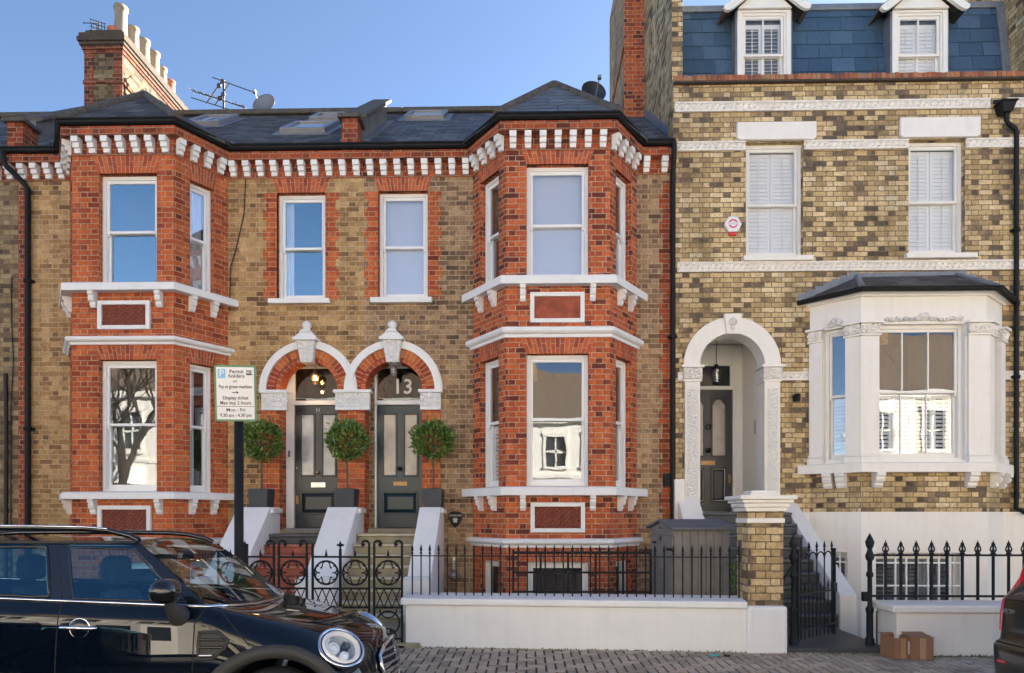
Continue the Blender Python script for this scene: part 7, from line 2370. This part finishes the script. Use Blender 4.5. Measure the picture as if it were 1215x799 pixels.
        Mt = Matrix.Translation(c) @ MXm @ Matrix.Diagonal((.175, .21, .150, 1))
        m.add([Mt @ Vector(v) for v in m2.v], m2.f, 0, True)
        mi = m.build('door_mirror', M['paint_black'], doors[s_])
        m = MB().tube([W((-1.31, .985, 1.11) if s_ > 0 else (-1.36, .93, 1.1), s_), W((-1.30, .95, 1.055), s_), W((-1.29, S.side_w(-1.29, 1.0, s_) - .01, 1.0), s_)], .05, 12, taper=(.55, .75, 1.35))
        m.build('mirror_foot', M['cladding'], mi)
        # handle
        hx, hz_ = -1.865, .935
        R_ = Matrix.Rotation(pi / 2 * s_, 4, 'X')
        cc = on(hx, hz_, -.002)
        m = MB().lathe([(.0, -.012), (.045, -.010), (.054, .0), (.058, .006), (.0625, .0)], cc, 26, M=R_); m.build('handle_recess', M['chrome'], doors[s_])
        m = MB().lathe([(.0, .002), (.052, .004), (.054, .0)], cc, 26, M=R_); m.build('handle_cup', M['paint_black'], doors[s_])
        m = MB().tube([on(hx - .105, hz_ + .006, .012), on(hx - .09, hz_ + .006, .028), on(hx, hz_ + .004, .034), on(hx + .09, hz_ + .001, .028), on(hx + .105, hz_, .012)], .0135, 8, taper=(.7, 1, 1.05, 1, .7)); m.build('handle', M['chrome'], doors[s_])
        # side vent in the wing
        sc_ = [(-1.155, .905), (-1.05, .905), (-.985, .855), (-1.0, .805), (-1.075, .742), (-1.155, .742)]
        loop = []
        for a, b in zip(sc_, sc_[1:] + sc_[:1]): loop += [on(x, z, .004) for x, z in ln(a, b, 4)[:-1]]
        m = MB().tube(loop, .011, 6, closed=True); cen = [(x, z) for x, z in sc_]
        m.add([on(x, z, .006) for x, z in cen], [tuple(range(6))])
        vt = m.build('side_vent', M['cladding'], car)
        m = MB()
        for z, xa in ((.86, -1.0), (.815, -1.01)): m.tube([on(-1.15, z, .010), on(xa, z - .004, .012)], .009, 6)
        m.build('slat', M['paint_black'], vt)
        m = MB().tube([on(-1.145, .764, .012), on(-1.07, .764, .012)], .012, 6); m.build('indicator', M['steel'], vt)
        # headlight
        n_ = Vector((.47, -.58 * s_, .70)).normalized()
        c = W((-.330, .690, .772), s_)
        Q = n_.to_track_quat('Z', 'Y').to_matrix().to_4x4()
        Q = Q @ Matrix.Diagonal((.97, .97, 1, 1))
        m = MB().lathe([(.172, -.10), (.170, -.012), (.163, .008), (.154, .014), (.146, .008)], c, 40, M=Q, cap=False); hl = m.build('headlight', M['chrome'], car)
        MB().lathe([(.146, .008), (.143, -.012), (.136, .006)], c, 40, M=Q, cap=False).build('gasket', M['paint_black'], hl)
        m = MB().lathe([(.136, .008), (.130, .018), (.116, .018), (.108, .004), (.104, -.012)], c, 40, M=Q, cap=False); m.build('daylight_ring', M['plastic_white'], hl)
        m = MB().lathe([(.150, -.02), (.105, -.008), (.095, -.035), (.06, -.06), (0, -.062)], c, 30, M=Q, cap=False); m.build('reflector', M['lamp_bowl'], hl)
        for (a, b, r, mt) in ((-.046, .012, .042, 'lamp_led'), (.050, .020, .030, 'paint_black'), (.008, -.058, .030, 'lamp_led')):
            MB().lathe([(r, -.05), (r, -.006), (r * .86, -.004), (r * .8, -.014), (r * .5, .0), (0, .006)], c + (Q @ Vector((a, b, 0))), 18, M=Q).build('projector', M[mt], hl)
        MB().tube([c + Q @ Vector((.098 * cos(t), .098 * sin(t), -.006)) for t in [2.2 + 2.0 * k / 10 for k in range(11)]], .008, 6).build('light_guide', M['plastic_white'], hl)
        MB().lathe([(.136, .010), (.124, .028), (.094, .042), (.047, .050), (0, .053)], c, 40, M=Q, cap=False).build('lens', M['lamp_glass'], hl)
    # grille
    gx = lambda w_, z: -.035 - .42 * w_ * w_ - max(0, z - .60) * .42
    hexg = [(.27, .722), (.40, .67), (.43, .60), (.37, .49), (.15, .47), (-.15, .47), (-.37, .49), (-.43, .60), (-.40, .67), (-.27, .722)]
    g_ = thing_part = MB()
    back = [W((gx(w_, z) + .006, w_, z)) for w_, z in hexg]
    g_.add(back + [W((gx(0, .63) + .006, 0, .63))], [(i, (i + 1) % 10, 10) for i in range(10)])
    gr = g_.build('grille', M['rubber'], car)
    m = MB().tube([W((gx(w_, z) + .018, w_, z)) for w_, z in hexg], .014, 8, closed=True); m.build('grille_frame', M['chrome'], gr)
    m = MB()
    for z in (.515, .56, .605, .65, .692):
        hw_ = .37 + (.05 if .55 < z < .69 else -.02)
        m.tube([W((gx(hw_ * t, z) + .022, hw_ * t, z)) for t in [-1 + .2 * k for k in range(11)]], .0085, 6)
    m.build('slat', M['alu'], gr)
    m = MB().tube([W((-.02 - .42 * w_ * w_, w_, .44)) for w_ in [-.72 + .12 * k for k in range(13)]], .035, 8); m.build('bumper_lip', M['cladding'], car)
    m = MB().lathe([(0, 0), (.035, 0), (.03, .006), (0, .008)], W((-.19, 0, .815)), 18, M=Matrix.Rotation(radians(50), 4, 'Y'), sx=.6); m.build('bonnet_badge', M['chrome'], car)
    # wipers, cabin
    m = MB()
    for w0 in (.35, -.25): m.tube([W((-1.03, w0, 1.045)), W((-1.08, w0 + .25, 1.075)), W((-1.17, w0 + .42, 1.125))], .008, 6)
    m.build('wiper', M['rubber'], car)
    m = MB()
    m.box(XN - 4.0, XN - 1.10, YC - .80, YC + .80, Z0 + .35, Z0 + .42)
    m.box(XN - 1.45, XN - 1.10, YC - .78, YC + .78, Z0 + .42, Z0 + .99)
    m.build('cabin_floor', M['seat'], car, bevel=.03)
    def seat(x, w_, wid, hr=True):
        m = MB()
        m.box(XN + x - .1, XN + x + .45, YC - w_ - wid / 2, YC - w_ + wid / 2, Z0 + .43, Z0 + .62)
        m.hexa([(XN + x - .22, YC - w_ - wid / 2, Z0 + .55), (XN + x - .06, YC - w_ - wid / 2, Z0 + .55), (XN + x - .06, YC - w_ + wid / 2, Z0 + .55), (XN + x - .22, YC - w_ + wid / 2, Z0 + .55),
                (XN + x - .40, YC - w_ - wid / 2 + .05, Z0 + 1.14), (XN + x - .28, YC - w_ - wid / 2 + .05, Z0 + 1.14), (XN + x - .28, YC - w_ + wid / 2 - .05, Z0 + 1.14), (XN + x - .40, YC - w_ + wid / 2 - .05, Z0 + 1.14)])
        m.box(XN + x - .42, XN + x - .30, YC - w_ - .13, YC - w_ + .13, Z0 + 1.17, Z0 + 1.37)
        m.build('seat', M['seat'], car, bevel=.05)
    seat(-1.55, .38, .50); seat(-1.55, -.38, .50); seat(-2.55, .36, .55); seat(-2.55, -.36, .55)
    m = MB().tube([W((-1.42, .36 + .17 * cos(a), .98 + .17 * sin(a))) for a in [2 * pi * k / 20 for k in range(20)]], .014, 6, closed=True); m.build('steering_wheel', M['rubber'], car)
    m = MB().box(XN - 1.62, XN - 1.58, YC - .11, YC + .11, Z0 + 1.34, Z0 + 1.40); m.build('rear_view_mirror', M['paint_black'], car, bevel=.01)
    return car
CAR = hatch()
# parked a few degrees out of line, nose towards the kerb: turn it about the near windscreen corner
def turn(o, ang, px_, py_):
    c = Vector((px_, py_, 0))
    o.matrix_basis = Matrix.Translation(c) @ Matrix.Rotation(ang, 4, 'Z') @ Matrix.Translation(-c) @ o.matrix_basis
turn(CAR, radians(5.5), -2.0, -7.1)
def lean(o, ang, y_, z_):
    c = Vector((0, y_, z_))
    o.matrix_basis = Matrix.Translation(c) @ Matrix.Rotation(-ang, 4, 'X') @ Matrix.Translation(-c) @ o.matrix_basis
lean(CAR, radians(2.8), -7.15, ROADZ)      # the road's camber
for q, (dx, dy) in enumerate(((-5.1, -6.0), (-10.2, -5.95))):  # unseen copies, added for the dark shapes they reflect in the car doors
    c_ = copy_tree(CAR); c_.matrix_basis = Matrix.Translation((CAR.location.x + dx + 2.0, CAR.location.y + dy, ROADZ)) @ Matrix.Rotation(pi, 4, 'Z')
    tag(c_, 'unseen car copy added across the street for dark reflections in glossy paint', 'car', 'cars added on the far side')

def suv():
    X0, YC, Z0 = 3.62, -6.90, ROADZ
    S = Shell(X0, YC, Z0)
    zz = [.30, .45, .70, .74, 1.02, 1.08, 1.46, 1.55]
    ww = [.86, .925, .945, .93, .93, .90, .725, .66]
    xo = [.04, .0, .015, .06, .085, .10, .42, .60]
    xs = [0, .35, .9, 1.3, 2.2, 3.1, 3.7, 4.4]
    side = []
    for k, x in enumerate(xs):
        hood = x >= 3.6
        row = []
        for j in range(8):
            px_ = x + (xo[j] if k == 0 else xo[j] * .5 if k == 1 else 0)
            z, w_ = zz[j], ww[j]
            if hood and j >= 5: z, w_ = 1.06 - (x - 3.6) * .15 + (j - 5) * .012, (.84, .76, .66)[j - 5]
            if k == 5 and j >= 6: px_ -= (j - 5) * .28
            row.append((px_, w_, z))
        side.append(row)
    S.patch('side', side, lambda i, j: 'glass' if (j == 5 and 0 < i < 5) else ('low' if j == 0 else 'body'))
    roof = [[side[k][7], (side[k][7][0], .35, side[k][7][2] + .04), (side[k][7][0], 0, side[k][7][2] + .05)] for k in range(8)]
    S.patch('roof', roof, lambda i, j: 'glass' if i == 5 else 'body')
    rear = []
    bul = [.05, .10, .10, .07, .07, .06, .05, .04]
    for j in range(8):
        e = side[0][j]
        w1 = min(e[1] - .06, .86 if j < 6 else .66)
        rear.append([e, (e[0] - bul[j] * .35, w1, e[2]), (e[0] - bul[j] * .8, .45, e[2]), (e[0] - bul[j], 0, e[2])])
    rear[7] = [roof[0][0], (roof[0][0][0] - .01, .6, roof[0][0][2] + .012), roof[0][1], roof[0][2]]
    S.patch('rear', rear, lambda i, j: ('rglass' if (i == 5 and j > 0) else 'low' if i == 0 else 'tail'))
    S.crease_line([r for r in [c[2] for c in side]], .4)
    for j in (2, 3, 5): S.crease_line(rear[j], .7)
    front = [[side[-1][j], (4.55, .5, side[-1][j][2]), (4.6, 0, side[-1][j][2])] for j in range(8)]
    front[7] = roof[-1][:]
    S.patch('front', front, 'body')
    S.finish(2, {('rear', 'side'): .35, ('rear', 'roof'): .5, ('roof', 'side'): .4})
    car = thing('parked_car', 'dusty black estate car with tall red tail lamps, cut off by the right edge', 'car', (X0 + 2.3, YC, Z0))
    AX = (.95, 3.75); ZC = .36
    def in_arch(c):
        return any((c.x - X0 - ax) ** 2 + (c.z - Z0 - ZC) ** 2 < .40 ** 2 and abs(c.y - YC) > .55 for ax in AX)
    S.panel('body', lambda m, s_: m == 'body', M['paint_suv'], car, in_arch)
    S.panel('sill_cladding', lambda m, s_: m == 'low', M['cladding'], car, in_arch)
    tg = S.panel('tailgate', lambda m, s_: m == 'tail', M['paint_suv'], car)
    S.panel('rear_window', lambda m, s_: m == 'rglass', M['opp_glass'], tg)
    S.panel('window', lambda m, s_: m == 'glass', M['opp_glass'], car)
    W = S.W
    def onrear(w_, z, o=0.0):
        h = S.bvh.ray_cast(Vector((X0 - 2, YC - w_, Z0 + z)), Vector((1, 0, 0)))
        return (h[0] if h[0] else Vector((X0 + .2, YC - w_, Z0 + z))) + Vector((-o, 0, 0))
    for s_ in (1, -1):
        m = MB()
        prof = [(.912, .80), (.912, .92), (.908, 1.03), (.888, 1.10), (.845, 1.20), (.795, 1.31), (.745, 1.42)]
        pts = [onrear(w_ * s_, z, .0) for w_, z in prof]
        m.tube(pts, .022, 8, taper=(.5, .8, 1, 1.25, 1.3, 1.2, .9)); m.build('tail_lamp', M['tail_red'], car)
        m = MB().tube([onrear(w_ * s_, .58, -.008) for w_ in (.84, .78, .72)], .016, 8); m.build('reflector', M['tail_red'], car)
        for ax in AX:
            c = W((ax, .80, ZC), s_); R_ = Matrix.Rotation(pi / 2 * s_, 4, 'X')
            wh = MB().lathe([(.24, -.11), (.33, -.11), (.36, -.06), (.36, .06), (.33, .11), (.24, .11)], c, 30, M=R_).build('wheel', M['rubber'], car)
            MB().lathe([(.245, -.1), (.245, .08), (.2, .05), (0, .06)], c, 24, M=R_).build('rim', M['alu'], wh)
            m = MB(); n = 20
            for k in range(n):
                a0, a1 = pi * k / n, pi * (k + 1) / n
                q = lambda a, r, w_: W((ax + r * cos(a), w_, ZC + r * sin(a)), s_)
                m.quad(q(a0, .40, .93), q(a1, .40, .93), q(a1, .40, .5), q(a0, .40, .5)); m.quad(q(a0, .40, .95), q(a1, .40, .95), q(a1, .46, .952), q(a0, .46, .952))
            m.build('wheel_arch', M['cladding'], car)
    m = MB()
    m.tube([onrear(w_, .72, .004) for w_ in [-.9 + .15 * k for k in range(13)]], .008, 6)
    m.tube([onrear(w_, 1.045, .002) for w_ in [-.84 + .14 * k for k in range(13)]], .006, 6)
    m.build('panel_seam', M['rubber'], car)
    Rm = Matrix.Rotation(-pi / 2, 4, 'Z') @ Matrix.Rotation(pi / 2, 4, 'X')
    p = onrear(-.80, .955, .004)
    text('XC90', .052, M['alu'], 'badge', tg, Matrix.Translation(p) @ Rm, .003, sx=1.1)
    for k, ch in enumerate('VOLVO'):
        p = onrear(-.34 + .17 * k, 1.02, .004); text(ch, .06, M['alu'], 'lettering', tg, Matrix.Translation(p) @ Rm, .003, sx=1.3)
    m = MB().box(X0 + .5, X0 + 3.4, YC - .7, YC + .7, Z0 + .4, Z0 + .95); m.build('cabin_floor', M['seat'], car)
    return car
lean(suv(), radians(2.5), -7.5, ROADZ)
# ------------------------------------------------------------------ across the street: what the window panes mirror
YO = -21.0
def opposite_house(mat):
    root = thing('stucco_house', 'pale stucco terraced house across the street, seen only mirrored in the window panes', 'house', (0, YO, 0), 'houses across the street')
    fr = F((0, YO), pi)
    m = MB(); hw_ = 2.9
    wins = [(-2.2, -1.3, 4.6, 6.3), (-.45, .45, 4.6, 6.3), (1.3, 2.2, 4.6, 6.3)]
    m.panel(fr, -hw_, hw_, 0, 7.3, wins + [(.7, 1.9, .3, 2.9)], thick=.3)
    m.build('wall', M[mat], root)
    bm_ = MB(); P = fr.P
    pts = [(-2.4, 0), (-1.8, .8), (-.6, .8), (0, 0)]
    for (a, b) in zip(pts, pts[1:]):
        A, B_ = P(a[0], a[1], 0), P(b[0], b[1], 0)
        for (z0, z1) in ((0, 1.0), (3.0, 3.7)): bm_.quad((A[0], A[1], z0), (B_[0], B_[1], z0), (B_[0], B_[1], z1), (A[0], A[1], z1))
        t = .18
        for f0, f1 in ((0, t), (1 - t, 1)):
            q0 = (A[0] + (B_[0] - A[0]) * f0, A[1] + (B_[1] - A[1]) * f0); q1 = (A[0] + (B_[0] - A[0]) * f1, A[1] + (B_[1] - A[1]) * f1)
            bm_.quad((*q0, 1.0), (*q1, 1.0), (*q1, 3.0), (*q0, 3.0))
    bm_.add([P(a, d, 3.7) for a, d in pts], [(0, 1, 2, 3)])
    bm_.build('bay', M['opp_white'], root)
    g_ = MB()
    for (a, b) in zip(pts, pts[1:]): g_.quad(P(a[0], a[1] - .08, 1.0), P(b[0], b[1] - .08, 1.0), P(b[0], b[1] - .08, 3.0), P(a[0], a[1] - .08, 3.0))
    for (a, b, c, d) in wins + [(.7, 1.9, .3, 2.9)]: g_.quad(P(a, -.15, c), P(b, -.15, c), P(b, -.15, d), P(a, -.15, d))
    g_.build('window', M['opp_glass'], root)
    t = MB()
    for (a, b, c, d) in wins:
        t.fbox(fr, a - .15, b + .15, d, d + .25, 0, .1); t.fbox(fr, a - .15, b + .15, c - .15, c, 0, .15); t.fbox(fr, a - .13, a, c, d, 0, .06); t.fbox(fr, b, b + .13, c, d, 0, .06)
        t.fbox(fr, (a + b) / 2 - .03, (a + b) / 2 + .03, c, d, -.14, -.08); t.fbox(fr, a, b, (c + d) / 2 - .03, (c + d) / 2 + .03, -.14, -.08)
    t.fbox(fr, -hw_, hw_, 3.95, 4.15, 0, .12); t.fbox(fr, -hw_, hw_, 7.0, 7.3, 0, .25)
    t.ring(fr, 1.3, 2.9, .6, .85, 0, .12, n=16)
    t.build('trim', M['opp_white'], root)
    r = MB()
    r.add([P(-hw_, .3, 7.3), P(hw_, .3, 7.3), P(hw_, -3.2, 10.7), P(-hw_, -3.2, 10.7)], [(0, 1, 2, 3)]); r.add([P(-hw_, -3.2, 10.7), P(hw_, -3.2, 10.7), P(hw_, -7, 7.3), P(-hw_, -7, 7.3)], [(0, 1, 2, 3)])
    rf = r.build('roof', M['opp_roof'], root)
    c = MB(); c.box(-hw_ - .3, -hw_ + .3, YO - 3.9, YO - 2.5, 8.5, 12.0); c.build('chimney', M['stock_mid'], rf)
    return root
oh = [opposite_house('opp_cream'), opposite_house('opp_white')]
xsO = [-26 + 5.82 * k for k in range(12)]
for k, x in enumerate(xsO):
    o = oh[k] if k < 2 else copy_tree(oh[k % 2])
    o.location = (x, YO, 0)
    if k == 5: o.scale = (1, 1, .82)
# originals are modelled at x = 0, y = YO with their own base at YO, so children follow the base
def bare_tree(x, y):
    root = thing('bare_tree', 'leafless street tree mirrored in the lower left bay window', 'tree', (x, y, 0))
    rr = random.Random(21)
    tr = MB(); br = MB(); tw = MB()
    def grow(p, d, L_, r, lev):
        n = 4; pts = [p]; tp = [1.0]
        q = Vector(p); dd = Vector(d)
        for i in range(n):
            dd = (dd + Vector((rr.uniform(-.16, .16), rr.uniform(-.16, .16), rr.uniform(-.02, .12)))).normalized()
            q = q + dd * L_ / n; pts.append(q.copy()); tp.append(1 - .38 * (i + 1) / n)
        (tr if lev == 0 else br if lev < 3 else tw).tube(pts, r, 8 if lev < 2 else 4, taper=tp)
        if lev >= 5: return
        for k in range(3 if lev < 4 else 2):
            a = rr.uniform(0, 2 * pi); sp = rr.uniform(.35, .85)
            ax = dd.orthogonal().normalized(); ax.rotate(Matrix.Rotation(a, 3, dd))
            nd = (dd * cos(sp) + ax * sin(sp) + Vector((0, 0, .22))).normalized()
            grow(pts[-1] if k < 2 else pts[2], nd, L_ * rr.uniform(.66, .86), r * .60, lev + 1)
    grow(Vector((x, y, 0)), Vector((.22, 0, 1)), 2.9, .26, 0)
    tr.build('trunk', M['bark_dark'], root); br.build('limbs', M['bark_dark'], root); tw.build('twigs', M['bark_dark'], root)
M['bark_dark'] = plain('dark_bark', (.045, .035, .028), .9, var=.3, scale=20)
bare_tree(-15.7, -15.2)
